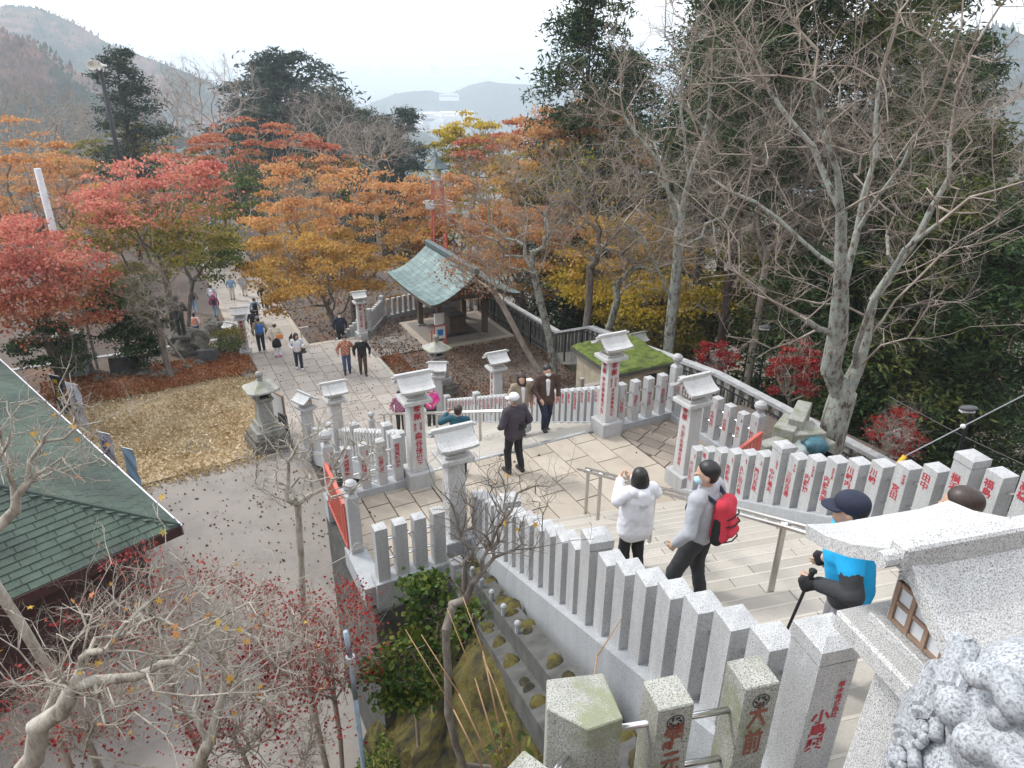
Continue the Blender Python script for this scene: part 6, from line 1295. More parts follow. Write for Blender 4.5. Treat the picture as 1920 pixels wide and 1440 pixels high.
# ================================================================ people, statue, lion: smooth bodies grown from tapered limbs
def blob(name, caps, vox, mat, parent=None, smooth_it=4, ells=(), k=.022, fold=0.0):
    """one continuous surface: smooth union of tapered limbs and ellipsoids, meshed with surface nets"""
    S = []
    for (p0, r0, p1, r1) in caps: S.append((0, np.array(p0, float), r0, np.array(p1, float), r1))
    for (c, r) in ells: S.append((1, np.array(c, float), np.array(r if not isinstance(r, (int, float)) else (r, r, r), float)))
    lo = np.min([np.minimum(q[1]-q[2], q[3]-q[4]) if q[0] == 0 else q[1]-q[2] for q in S], axis=0)-3*vox; hi = np.max([np.maximum(q[1]+q[2], q[3]+q[4]) if q[0] == 0 else q[1]+q[2] for q in S], axis=0)+3*vox
    n = np.ceil((hi-lo)/vox).astype(int)+1; D = np.full(n, 1.0, np.float32); ax = [lo[i]+vox*np.arange(n[i]) for i in range(3)]; mg = k+2.5*vox
    for q in S:
        if q[0] == 0: a, b = np.minimum(q[1]-q[2], q[3]-q[4])-mg, np.maximum(q[1]+q[2], q[3]+q[4])+mg
        else: a, b = q[1]-q[2]-mg, q[1]+q[2]+mg
        i0 = np.clip(((a-lo)/vox).astype(int), 0, n); i1 = np.clip(((b-lo)/vox).astype(int)+2, 0, n)
        X = ax[0][i0[0]:i1[0]][:, None, None]; Y = ax[1][i0[1]:i1[1]][None, :, None]; Z = ax[2][i0[2]:i1[2]][None, None, :]
        if q[0] == 0:
            d = q[3]-q[1]; L2 = max(1e-9, float(d@d)); t = np.clip(((X-q[1][0])*d[0]+(Y-q[1][1])*d[1]+(Z-q[1][2])*d[2])/L2, 0, 1)
            v = np.sqrt((X-q[1][0]-t*d[0])**2+(Y-q[1][1]-t*d[1])**2+(Z-q[1][2]-t*d[2])**2)-(q[2]+t*(q[4]-q[2]))
        else:
            r = q[2]; v = (np.sqrt(((X-q[1][0])/r[0])**2+((Y-q[1][1])/r[1])**2+((Z-q[1][2])/r[2])**2)-1)*r.min()
        sl = (slice(i0[0], i1[0]), slice(i0[1], i1[1]), slice(i0[2], i1[2])); o = D[sl]; kk = min(k, .6*(float(r.min()) if q[0] else min(q[2], q[4]))+.002); h = np.clip(kk-np.abs(o-v), 0, None)/kk; D[sl] = np.minimum(o, v)-h*h*kk*.25
    sg = D < 0; c = D.shape; cnt = np.zeros((c[0]-1, c[1]-1, c[2]-1), np.float32); acc = np.zeros((3,)+cnt.shape, np.float32)
    cor = [(x, y, z) for x in (0, 1) for y in (0, 1) for z in (0, 1)]; sub = lambda A, o: A[o[0]:c[0]-1+o[0], o[1]:c[1]-1+o[1], o[2]:c[2]-1+o[2]]
    for a in cor:
        for d in range(3):
            if a[d] == 0:
                b = list(a); b[d] = 1; va, vb = sub(D, a), sub(D, b); m = sub(sg, a) != sub(sg, b); t = np.where(m, va/np.where(m, va-vb, 1), 0)
                cnt += m
                for e in range(3): acc[e] += np.where(m, a[e]+(t if e == d else 0), 0)
    on = cnt > 0; idx = np.full(cnt.shape, -1, np.int64); idx[on] = np.arange(on.sum()); ijk = np.argwhere(on); V = (ijk+np.stack([acc[e][on]/cnt[on] for e in range(3)], -1))*vox+lo; Q = []
    for d in range(3):
        u, w_ = [(1, 2), (2, 0), (0, 1)][d]; sa = [slice(1, c[i]-1) for i in range(3)]; sa[d] = slice(0, c[d]-1); sb = list(sa); sb[d] = slice(1, c[d]); A, Bq = sg[tuple(sa)], sg[tuple(sb)]
        e = np.argwhere(A != Bq); fl = A[A != Bq]; e = e+np.array([0 if i == d else 1 for i in range(3)])
        def at(du, dv): p = e.copy(); p[:, u] -= du; p[:, w_] -= dv; return idx[p[:, 0], p[:, 1], p[:, 2]]
        q = np.stack([at(1, 1), at(0, 1), at(0, 0), at(1, 0)], -1); q[~fl] = q[~fl][:, ::-1]; Q.append(q)
    o = bpy.data.objects.new(name, mesh_np(name, V, np.concatenate(Q), mat, True)); COL.objects.link(o)
    if fold:
        me = o.data; nv = np.zeros(len(V)*3, np.float32); me.vertices.foreach_get('normal', nv); nv = nv.reshape(-1, 3); sd = abs(hash(name)) % 97 + len(V) % 53
        f = wnoise(V[:, 0]*1.0+V[:, 2]*.6, V[:, 2]*1.6+V[:, 1], 9, sd)+.8*np.abs(wnoise(V[:, 0]*1.5-V[:, 2]*.8, V[:, 2]*.5-V[:, 1], 17, sd+1)); me.vertices.foreach_set('co', (V+nv*(fold*f)[:, None]).astype(np.float32).ravel()); me.update()
    if parent is not None: o.parent = parent
    return o
plain('skin', (.50, .31, .22), .5, 0, .06, 8); plain('hair_black', (.012, .010, .010), .45, 0, .3, 60); plain('hair_brown', (.04, .025, .02), .45, 0, .3, 60); plain('hair_grey', (.22, .21, .2), .6, 0, .3, 60); plain('mask_white', (.74, .76, .78), .7); plain('mask_blue', (.45, .66, .76), .7)
CLOTH = {'white': (.70, .70, .74), 'cream': (.62, .56, .46), 'black': (.013, .013, .015), 'charcoal': (.035, .037, .042), 'navy': (.02, .025, .05), 'purple_grey': (.055, .045, .058), 'brown': (.085, .048, .038), 'tan': (.30, .24, .17), 'grey': (.40, .41, .44), 'midgrey': (.2, .2, .215), 'blue': (.03, .14, .42), 'sky': (.01, .40, .78), 'lightblue': (.40, .52, .64), 'jeans': (.045, .085, .17), 'paleblue': (.24, .34, .46), 'maroon': (.25, .035, .12), 'pink': (.75, .07, .33), 'hotpink': (.8, .16, .38), 'orange': (.72, .22, .05), 'salmon': (.7, .27, .17), 'yellow': (.62, .68, .03), 'red': (.55, .035, .06), 'khaki': (.19, .17, .12), 'olive': (.055, .06, .035), 'shoe': (.03, .027, .026), 'shoe_white': (.6, .6, .62), 'teal': (.02, .09, .13)}
def fabric(name, c):
    m, t, b = new_mat(name); co = coords(t); n = noise(t, co, 9, 5, .6); n2 = noise(t, co, 3.2, 3, .5)
    t.links.new(mixc(t, ramp(t, [(.35, (0, 0, 0)), (.7, (.5, .5, .5))], n.outputs[0]), c, tuple(x*.72 for x in c)), b.inputs['Base Color']); b.inputs['Roughness'].default_value = .85; bump(t, b, n2.outputs[0], .9, .03)
for k, c in CLOTH.items(): fabric('cloth_'+k, c)
def plaid(name, a, b2, c3):
    m, t, b = new_mat(name); co = coords(t); w1 = t.nodes.new('ShaderNodeTexChecker'); w1.inputs['Scale'].default_value = 14; w1.inputs[1].default_value = (*a, 1); w1.inputs[2].default_value = (*b2, 1); t.links.new(co, w1.inputs[0])
    wv = t.nodes.new('ShaderNodeTexWave'); wv.inputs['Scale'].default_value = 7; wv.bands_direction = 'Z'; t.links.new(co, wv.inputs[0]); t.links.new(mixc(t, ramp(t, [(.7, (0, 0, 0)), (.8, (.8, .8, .8))], wv.outputs[0]), w1.outputs[0], c3), b.inputs['Base Color']); b.inputs['Roughness'].default_value = .9
plaid('cloth_plaid_red', (.42, .10, .06), (.62, .36, .24), (.05, .03, .03)); plaid('cloth_plaid_pink', (.5, .14, .25), (.05, .04, .08), (.6, .3, .4))
def lerp(a, b, t): return tuple(a[i]+(b[i]-a[i])*t for i in range(3))
def add(a, b): return (a[0]+b[0], a[1]+b[1], a[2]+b[2])
def person(label, loc, head, h=1.66, top='navy', bot='charcoal', shoe='shoe', hair='hair_black', hairstyle='short', hat=None, mask=None, wrists=None, feet=None, lean=0.0, look=(0, 0), coat=0.0, skirt=None, vox=.022, near=False, inner=None, vest=None, hood=False, bulk=1.0, hatcol='white', brim=True):
    """local frame: faces +y, feet on z=0. wrists: ((x,y,z),(x,y,z)) left,right; feet: ((x,y,z),..)"""
    T = thing('person', label, 'person', loc, head, 'visitors'); s = h/1.7; T.scale = (s, s, s)
    feet = feet or ((-.1, 0, 0), (.1, 0, 0)); ly = lean
    hip = (0, 0, .92); che = (0, ly*.7, 1.28); nk = (0, ly, 1.45); hd = (look[0]*.03, ly*1.12+look[1]*.05+.012, 1.585-abs(look[1])*.03)
    sh = [(-.185, ly*.92, 1.385), (.185, ly*.92, 1.385)]; wrists = wrists or ((-.27, .04+ly*.4, .90), (.27, .04+ly*.4, .90))
    B, Tp, Tr = [], [], []; bk = bulk
    kn = []
    for i, f in enumerate(feet):
        sx = -1 if i == 0 else 1; hp = (sx*.095, 0, .88); an = (f[0], f[1]-.02, f[2]+.09); mid = lerp(hp, an, .5); bend = .06+.5*max(0, .80-math.dist(hp, an)); k = add(mid, (0, bend, 0)); kn.append(k)
        B += [(hp, .065, k, .045), (k, .045, an, .034), (an, .03, (f[0]*1.03, f[1]+.07, f[2]+.045), .022)]
        Tr += [(hp, .098, k, .074), (k, .074, (an[0], an[1], an[2]+.01), .062)]
    Tr += [((-.07, 0, .95), .115, (.07, 0, .95), .115)]
    B += [((0, 0, .9), .09, che, .09), (che, .08, nk, .05), (nk, .05, hd, .055), (sh[0], .045, sh[1], .045)]
    el = []
    for i in (0, 1):
        sx = -1 if i == 0 else 1; w_ = wrists[i]; S = sh[i]; m = lerp(S, w_, .5); d = math.dist(S, w_); off = math.sqrt(max(0, .29**2-(d/2)**2)); e = add(m, (sx*off*.55, -off*.55, -off*.35)); el.append(e)
        B += [(S, .044, e, .038), (e, .036, w_, .028)]
        dr = Vector(w_)-Vector(e); dr = dr.normalized() if dr.length else Vector((0, 0, -1)); ax = Vector((1, 0, 0)) if abs(dr.x) < .8 else Vector((0, 1, 0)); sd = dr.cross(ax).normalized(); nrm = sd.cross(dr)
        pc = Vector(w_)+dr*.05; B.append((w_, .03, tuple(pc), .036))
        fr = .0095 if near else .012
        for q in range(4):
            b0 = pc+dr*.03+sd*((q-1.5)*.022); l = (.062, .072, .068, .052)[q]; k1 = b0+dr*l*.55+nrm*.008; k2 = k1+dr*l*.35+nrm*.03; B += [(tuple(b0), fr, tuple(k1), fr), (tuple(k1), fr, tuple(k2), fr*.85)]
        t0 = pc-dr*.02+sd*.03*sx; t1 = t0+sd*.035*sx+dr*.03; t2 = t1+dr*.03+nrm*.012; B += [(tuple(t0), fr*1.1, tuple(t1), fr*1.1), (tuple(t1), fr*1.1, tuple(t2), fr)]
        Tp += [(S, .072*bk, e, .062*bk), (e, .06*bk, lerp(e, w_, .93), .047*bk)]
    he = [((hd[0], hd[1], hd[2]+.015), (.078, .098, .115)), ((hd[0], hd[1]+.02, hd[2]-.06), (.058, .07, .06))]
    lx = math.sin(look[0]); fy = math.cos(look[0]); F_ = lambda x, y, z: (hd[0]+x*fy+y*lx, hd[1]+y*fy-x*lx, hd[2]+z)
    he += [(F_(0, .10, -.012), (.014, .02, .02)), (F_(-.08, 0, -.01), (.012, .022, .03)), (F_(.08, 0, -.01), (.012, .022, .03)), (F_(0, .085, -.065), (.026, .014, .009)), (F_(-.032, .083, .015), (.017, .01, .008)), (F_(.032, .083, .015), (.017, .01, .008))]
    body = blob('body', B, .009 if near else vox*.8, 'skin', T, 3, he)
    if near or vox < .02:
        for x in (-.031, .031): MB().ell(F_(x, .091, .012), (.011, .006, .006), 8, 5).obj('eye', 'hair_black', body)
    hz0 = .95-coat; rh = (.128+coat*.2)*bk
    Tp += [((sx*.055, ly*.1, hz0), rh, (sx*.065, ly*.75, 1.27), .125*bk) for sx in (-1, 1)]+[((-.05, ly*.1, hz0), rh, (.05, ly*.1, hz0), rh), (sh[0], .075*bk, sh[1], .075*bk), ((0, ly*.8, 1.30), .12*bk, (0, ly*.97, 1.435), .062)]
    if hood: Tp += [((-.09, ly-.06, 1.43), .075, (.09, ly-.06, 1.43), .075), ((0, ly-.12, 1.40), .09, (0, ly-.15, 1.32), .07)]
    tp = blob('jacket' if coat or near else 'top', Tp, vox*.7 if near else vox, 'cloth_'+top, T, 3, fold=.0034 if near else .003)
    if vest: blob('vest', [((-.05, ly*.1, 1.02), .142*bk, (-.06, ly*.75, 1.30), .146*bk), ((.05, ly*.1, 1.02), .142*bk, (.06, ly*.75, 1.30), .146*bk)]+([(sh[0], .095, sh[1], .095), (sh[0], .09, lerp(sh[0], el[0], .45), .085), (sh[1], .09, lerp(sh[1], el[1], .45), .085), ((0, ly-.1, 1.42), .1, (0, ly-.14, 1.3), .08)] if near else []), vox, 'cloth_'+vest, T, 3, fold=.003)
    if inner: blob('shirt', [((0, ly*.3+.1, 1.02), .05, (0, ly*.75+.105, 1.33), .055)], vox, 'cloth_'+inner, T, 2)
    if skirt:
        col, z1, r1 = skirt; MB().lathe([(r1, z1), (r1*.9, (z1+.95)/2), (.14, .98), (.1, 1.0)], 16).obj('skirt', 'cloth_'+col, T, smooth=True)
    tr = blob('trousers', Tr, vox*.8 if near else vox, 'cloth_'+bot, T, 3, fold=.004 if near else .003)
    for f in feet: blob('shoe', [((f[0], f[1]-.055, f[2]+.045), .05, (f[0]*1.06, f[1]+.14, f[2]+.035), .042)], .016, 'cloth_'+shoe, T, 2)
    if hair:
        c = (hd[0]-lx*.02, hd[1]-.02*fy, hd[2]+.05); es = [(c, (.09, .108, .095))]
        if hairstyle in ('long', 'bob'):
            dn = .2 if hairstyle == 'long' else .13; es += [((hd[0]-lx*.05, hd[1]-.045*fy, hd[2]-.05), (.115, .095, dn*1.1)), (F_(-.075, -.005, -.05), (.03, .06, dn*.9)), (F_(.075, -.005, -.05), (.03, .06, dn*.9))]
        elif hairstyle == 'bald': es = [((hd[0]-lx*.025, hd[1]-.03*fy, hd[2]+.02), (.089, .095, .095)), (F_(0, .055, .09), (.06, .03, .025))]
        else: es += [((hd[0]-lx*.04, hd[1]-.045*fy, hd[2]-.01), (.082, .07, .08))]
        blob('hair', [], .012, hair, T, 2, es)
    if hat:
        m = 'cloth_'+hatcol; es = [((hd[0], hd[1]-.008, hd[2]+.075), (.1, .118, .085))]
        ht_ = blob('cap', [], .012, m, T, 2, es)
        if brim:
            V = []; n = 9
            for q in range(n+1):
                a = -1.1+2.2*q/n; V.append(F_(math.sin(a)*.095, math.cos(a)*.105, .045)); V.append(F_(math.sin(a)*.10, math.cos(a)*.11+.075*math.cos(a*.9), .032))
            MB().add(V+[add(v, (0, 0, -.01)) for v in V], [(2*q, 2*q+1, 2*q+3, 2*q+2) for q in range(n)]+[(2*n+2+2*q+2, 2*n+2+2*q+3, 2*n+2+2*q+1, 2*n+2+2*q) for q in range(n)]+[(2*q+1, 2*n+2+2*q+1, 2*n+2+2*q+3, 2*q+3) for q in range(n)]).obj('peak', m, ht_)
    if mask: blob('mask', [], .011, 'mask_'+mask, T, 1, [(F_(0, .06, -.06), (.062, .052, .05))])
    return T
def facing(dx, dy): return math.atan2(dy, dx)-math.pi/2
def pack(label, P, off=(0, -.2, 1.2), col='black', sz=(.15, .09, .22), trim='black', near=False):
    s = P.scale[0]; M = Matrix.Translation(P.location) @ Matrix.Rotation(P.rotation_euler.z, 4, 'Z'); o = M @ (Vector(off)*s)
    T = thing('backpack', label, 'backpack', o, P.rotation_euler.z, 'bags carried by visitors'); T.scale = (s, s, s); v = .012 if near else .02
    blob('bag', [((-sz[0]*.45, 0, -sz[2]*.7), sz[1]*1.05, (sz[0]*.45, 0, -sz[2]*.7), sz[1]*1.05), ((-sz[0]*.35, .01, sz[2]*.6), sz[1]*.85, (sz[0]*.35, .01, sz[2]*.6), sz[1]*.85), ((-sz[0]*.45, 0, -sz[2]*.7), sz[1]*1.05, (-sz[0]*.35, .01, sz[2]*.6), sz[1]*.85), ((sz[0]*.45, 0, -sz[2]*.7), sz[1]*1.05, (sz[0]*.35, .01, sz[2]*.6), sz[1]*.85), ((0, 0, -.1), sz[1]*1.1, (0, 0, .08), sz[1]*1.0)], v, 'cloth_'+col, T, 3)
    for sx in (-1, 1):
        MB().path([(sx*.09, .06, .16), (sx*.13, .17, .235), (sx*.135, .30, .16), (sx*.15, .325, .02), (sx*.16, .2, -.16)], .019, 6).obj('strap', 'cloth_'+trim, T)
    if near:
        blob('pocket', [((-.05, -.085, -.12), .05, (.05, -.085, -.12), .05), ((-.04, -.08, -.03), .04, (.04, -.08, -.03), .04)], .01, 'cloth_'+col, T, 2)
        for zz in (-.02, .06, -.19): MB().path([(-.12, -.075, zz-.01), (-.06, -.105-.02*(zz < 0), zz), (.06, -.105-.02*(zz < 0), zz), (.12, -.075, zz-.01)], .007, 5).obj('zip', 'cloth_black', T)
        for sx in (-1, 1): blob('side_panel', [((sx*.125, .0, -.2), .06, (sx*.115, .01, .0), .045)], .012, 'cloth_black', T, 2)
    return T
def shoulder_bag(label, P, off, col, sz=(.13, .05, .11), strap=True):
    s = P.scale[0]; M = Matrix.Translation(P.location) @ Matrix.Rotation(P.rotation_euler.z, 4, 'Z'); o = M @ (Vector(off)*s); T = thing('shoulder_bag', label, 'bag', o, P.rotation_euler.z, 'bags carried by visitors'); T.scale = (s, s, s)
    blob('bag', [((-sz[0]*.6, 0, -sz[2]*.5), sz[1], (sz[0]*.6, 0, -sz[2]*.5), sz[1]), ((-sz[0]*.5, 0, sz[2]*.5), sz[1]*.8, (sz[0]*.5, 0, sz[2]*.5), sz[1]*.8), ((0, 0, -sz[2]*.4), sz[1]*1.2, (0, 0, sz[2]*.4), sz[1])], .016, 'cloth_'+col, T, 2)
    if strap: MB().path([(0, .0, sz[2]*.6), (-off[0]*.5, .04-off[1]*.3, (1.42-off[2])*.6), (-off[0]*1.55, -off[1]*.9, 1.455-off[2])], .012, 5).obj('strap', 'cloth_black', T)
    return T
def walk(k=.16): return ((-.1, k, 0), (.1, -k, .03))
def at_stairU(a, b): return Uf(a, b, zU(b))
def at_stairL(a, b):
    k = math.floor((b-BD)/TL); return Lf(a, b, -max(0, k)*RL-.003)
toward = math.atan2(-12, -.2)-math.pi/2
# --- on the upper stairs
p_ = at_stairU(3.28, 5.05)
red = person('balding man in grey jumper and mask with red backpack on the upper stairs', p_, facing(-.75, .66), 1.70, 'grey', 'charcoal', 'shoe', 'hair_black', 'short', mask='blue', wrists=((-.30, .10, .90), (.33, .06, .92)), feet=((-.12, .24, -RU*1.0), (.11, -.03, 0)), look=(-.55, 0), near=True, vox=.016, bulk=1.05)
pack('red rucksack with black straps and pockets on the balding man', red, (0.02, -.21, 1.19), 'red', (.17, .085, .23), 'navy', True)
wj = person('woman with black bob in hooded white jacket taking a picture on the upper stairs', at_stairU(3.18, 6.25), facing(-.35, .93), 1.54, 'white', 'black', 'shoe', 'hair_black', 'bob', wrists=((-.12, .27, 1.42), (.08, .29, 1.40)), coat=.11, hood=True, near=True, vox=.016, feet=((-.08, .05, 0), (.1, -.02, 0)), bulk=1.22)
bl = person('person in bright blue jacket and dark cap with a trekking pole behind the near lantern', at_stairU(3.13, 3.0), facing(-.9, .35), 1.58, 'charcoal', 'midgrey', 'shoe', 'hair_black', 'short', vest='sky', hood=True, hat=True, hatcol='navy', wrists=((-.22, .24, 1.10), (.3, .14, 1.0)), near=True, vox=.016, bulk=1.12, lean=.1)
for gx, gy, gz_ in ((-.22, .285, 1.085), (.3, .17, .955)): blob('glove', [((gx, gy-.045, gz_+.015), .042, (gx, gy+.02, gz_-.005), .05), ((gx+.03, gy, gz_), .03, (gx+.045, gy+.05, gz_+.01), .02), ((gx-.02, gy+.03, gz_-.02), .035, (gx-.01, gy+.055, gz_+.02), .03)], .012, 'cloth_black', bl, k=.012)
hw = Matrix.Translation(bl.location) @ Matrix.Rotation(bl.rotation_euler.z, 4, 'Z') @ (Vector((-.22, .30, 1.10))*bl.scale[0]); fo = hw+Uf(-.16, .05); fo.z = zU(toU(fo.x, fo.y)[1])
tpk = thing('trekking_pole', 'black trekking pole held by the person in bright blue', 'pole', fo); tv = hw-fo; MB().cyl((0, 0, 0), tuple(tv), .008, .011, 8).obj('shaft', 'iron_black', tpk); MB().cyl(tuple(tv*.93), tuple(tv*1.07), .017, n=8).ell(tuple(tv*1.085), (.028, .028, .016), 8, 5).obj('grip', 'cloth_black', tpk)
person('dark haired person mostly hidden behind the near lantern roof', at_stairU(3.5, 2.72), facing(-.8, .5), 1.62, 'midgrey', 'charcoal', hairstyle='short', hair='hair_brown', vox=.018)
# --- on the landing and lower stairs
m1 = person('man in dark purple jacket and white cap standing on the landing', onz(964, 884, 0), facing(-.55, .8), 1.68, 'purple_grey', 'black', 'shoe', 'hair_grey', 'short', hat=True, hatcol='white', mask='white', look=(-.5, 0), near=True, vox=.016, coat=.06, bulk=1.12, wrists=((-.24, .16, .98), (.26, .1, .93)), feet=((-.13, .03, 0), (.13, -.05, 0)))
shoulder_bag('black waist bag on the man in the dark purple jacket', m1, (.08, -.15, 1.08), 'black', (.1, .035, .08), True)
person('man in brown jacket with mask climbing the lower stairs, looking down at his phone', at_stairL(7.22, 12.25), facing(.35, -.92), 1.70, 'brown', 'navy', 'shoe', 'hair_black', 'short', mask='white', inner='white', wrists=((-.27, .1, .92), (.22, .24, .98)), feet=((-.1, -.12, 0), (.1, .2, RL*1.0)), look=(0, .9), coat=.1, vox=.017)
person('long haired woman in cream cardigan and white skirt on the lower stairs', at_stairL(6.62, 12.3), facing(.45, -.85), 1.58, 'tan', 'white', 'shoe', 'hair_brown', 'long', inner='white', skirt=('white', .25, .27), look=(.5, .7), coat=.08, vox=.018)
person('man in dark teal top behind the blank lantern, one hand raised', onz(862, 888, 0), facing(.1, 1), 1.48, 'teal', 'navy', 'shoe', 'hair_brown', 'short', wrists=((-.28, .18, 1.42), (.26, .05, .9)), vox=.02)
pk = person('woman in pink jacket and pink hat low on the lower stairs', at_stairL(7.5, 20.3), facing(.3, -.95), 1.56, 'pink', 'charcoal', hair='hair_black', hat=True, hatcol='hotpink', wrists=((-.12, .22, 1.12), (.12, .22, 1.1)), vox=.02)
person('person in pink and dark plaid with a stick at the foot of the lower stairs', Lf(6.75, 21.4, ZP), facing(.3, -.95), 1.58, 'plaid_pink', 'charcoal', hair='hair_black', wrists=((-.32, .25, 1.12), (.25, .1, .95)), vest=None, vox=.02)
# --- on the plaza
person('man in black jumper with white mask walking on the plaza', onz(682, 702, ZP), facing(.25, -.97), 1.70, 'black', 'brown', 'shoe', 'hair_grey', 'short', mask='white', feet=walk(.1), wrists=((-.3, .02, .9), (.3, .02, .9)), vox=.02)
person('person in red checked shirt and jeans walking beside the man in black', onz(652, 700, ZP), facing(.25, -.97), 1.66, 'plaid_red', 'jeans', 'shoe', 'hair_black', 'short', feet=walk(-.1), wrists=((-.32, .02, .95), (.32, .02, .95)), vox=.02, bulk=1.1)
ww = person('woman in white blouse and dark trousers with a bag crossing the plaza', onz(562, 692, ZP), facing(.35, -.93), 1.60, 'white', 'navy', 'shoe_white', 'hair_black', 'long', wrists=((-.2, .2, 1.12), (.2, .2, 1.1)), feet=walk(.1), look=(-.5, .4), vox=.02); shoulder_bag('dark shoulder bag hanging by the woman in white', ww, (-.25, .05, .88), 'olive', (.14, .06, .13))
oc = person('woman in pale cap, cream top and pink shoes at the far edge of the plaza', onz(522, 668, ZP), facing(-.35, .93), 1.56, 'cream', 'white', 'pink', 'hair_black', 'short', hat=True, hatcol='cream', skirt=('black', .52, .22), look=(-.6, 0), vox=.02); shoulder_bag('orange shoulder bag on the woman in the pale cap', oc, (.16, -.1, 1.05), 'orange', (.14, .07, .1))
bm_ = person('man in brown top with a bright blue rucksack at the far edge of the plaza', onz(492, 660, ZP), facing(-.5, .85), 1.66, 'tan', 'navy', 'shoe_white', 'hair_black', 'short', hat=True, hatcol='midgrey', brim=False, mask='white', look=(-.7, 0), vox=.02); pack('bright blue rucksack on the man at the far edge of the plaza', bm_, col='blue')
person('man in navy jacket climbing the far steps behind the plaza', Lf(7.35, 31.75, ZP-.55), facing(.4, -.9), 1.70, 'navy', 'black', 'shoe', 'hair_black', 'short', mask='white', vox=.022)
# --- on the lower path
def qp(u, v): return onz(u, v, ZQ)
a1 = person('person in navy with a black rucksack walking down the lower path', qp(478, 628), facing(-.4, .9), 1.64, 'navy', 'black', hair='hair_black', hat=True, hatcol='charcoal', vox=.026, feet=walk()); pack('black rucksack on the person in navy on the lower path', a1, col='black')
a2 = person('man in pale blue shirt with large black rucksack on the lower path', qp(482, 606), facing(-.4, .9), 1.72, 'lightblue', 'black', hair='hair_black', vox=.026, feet=walk()); pack('large black rucksack on the man in the pale blue shirt', a2, col='black')
person('woman in dark vest over white sleeves and grey skirt on the lower path', qp(506, 582), facing(.5, -.85), 1.64, 'white', 'charcoal', hair='hair_black', vest='navy', skirt=('midgrey', .55, .22), vox=.026, feet=walk()); person('dark clothed person half hidden beside the woman in the dark vest', qp(496, 576), facing(.5, -.85), 1.66, 'black', 'black', hair='hair_black', vox=.028)
person('man in long pale grey coat on the lower path', qp(460, 555), facing(-.4, .9), 1.72, 'grey', 'cream', hair='hair_black', coat=.25, vox=.028, feet=walk(.08)); person('person in blue jacket and cream trousers on the lower path', qp(437, 561), facing(.4, -.9), 1.68, 'paleblue', 'cream', hair='hair_black', vox=.028)
a3 = person('woman in magenta jacket and jeans left of the lower path', qp(406, 594), facing(-.1, 1), 1.6, 'maroon', 'paleblue', hair='hair_grey', hat=True, hatcol='hotpink', vox=.026, feet=walk(.08)); pack('small dark rucksack on the woman in magenta', a3, col='black', sz=(.12, .07, .15))
a4 = person('person with a white rucksack just ahead of the woman in magenta', qp(402, 578), facing(-.1, 1), 1.66, 'grey', 'jeans', hair='hair_black', vox=.028); pack('white rucksack ahead of the magenta jacket', a4, col='white')
a5 = person('man in grey jacket and pale jeans striding left of the lower path', qp(367, 585), facing(-.3, .95), 1.7, 'midgrey', 'paleblue', 'shoe_white', hair='hair_grey', vox=.028, feet=walk(.2)); pack('grey rucksack on the striding man in pale jeans', a5, col='navy', sz=(.12, .08, .16))
person('person in fluorescent yellow top under the amber maple', qp(507, 532), facing(.3, -.9), 1.7, 'yellow', 'navy', hair='hair_grey', vox=.03); person('person in black under the amber maple boughs beside the lower path', qp(524, 552), facing(.6, -.7), 1.64, 'black', 'black', hair='hair_black', vox=.03); person('person in brown and black standing right of the lower path', qp(538, 560), facing(-.3, .9), 1.66, 'brown', 'black', hair='hair_grey', vox=.03)
person('person in salmon vest behind the bronze statue', qp(371, 634), facing(-.2, .9), 1.6, 'white', 'jeans', hair='hair_black', hat=True, hatcol='navy', vest='salmon', vox=.028)
for k, (u, v, c1, c2, lab) in enumerate([(340, 500, 'navy', 'black', 'distant person in navy seen through the maple leaves at left'), (325, 478, 'white', 'navy', 'distant person in white far up the lower path'), (372, 505, 'charcoal', 'grey', 'distant dark person left of the far path'), (352, 470, 'cream', 'charcoal', 'farthest cream clothed person on the lower terrace')]):
    person(lab, qp(u, v), .3*k, 1.66, c1, c2, hair='hair_black', vox=.035)
# --- bronze statue on the boulder
sl = onz(342, 628, ZP+.95); STT = thing('bronze_statue', 'dark bronze statue of a standing man in coat and cap on the boulder', 'statue', sl, facing(-.2, .9))
blob('figure', [((-.1, 0, .05), .07, (-.1, 0, .9), .10), ((.1, 0, .05), .07, (.1, 0, .9), .10), ((0, 0, .85), .17, (0, 0, 1.35), .18), ((-.2, 0, 1.4), .08, (.2, 0, 1.4), .08), ((-.22, 0, 1.4), .08, (-.33, .1, 1.1), .07), ((.22, 0, 1.4), .08, (.33, .1, 1.1), .07), ((-.33, .1, 1.1), .06, (-.1, .25, 1.05), .05), ((.33, .1, 1.1), .06, (.1, .25, 1.05), .05), ((0, 0, 1.4), .07, (0, .02, 1.62), .09), ((-.1, .0, .04), .06, (-.1, .14, .03), .05), ((.1, .0, .04), .06, (.1, .14, .03), .05)], .02, 'bronze', STT, 3, [((0, .02, 1.68), (.09, .11, .12)), ((0, 0, .98), (.22, .17, .2))])
blob('cap', [], .015, 'bronze', STT, 1, [((0, 0, 1.76), (.11, .13, .07)), ((0, .12, 1.73), (.08, .07, .015))]); MB().box(-.35, .35, -.3, .3, -.12, .01).obj('plinth', 'rock', STT)
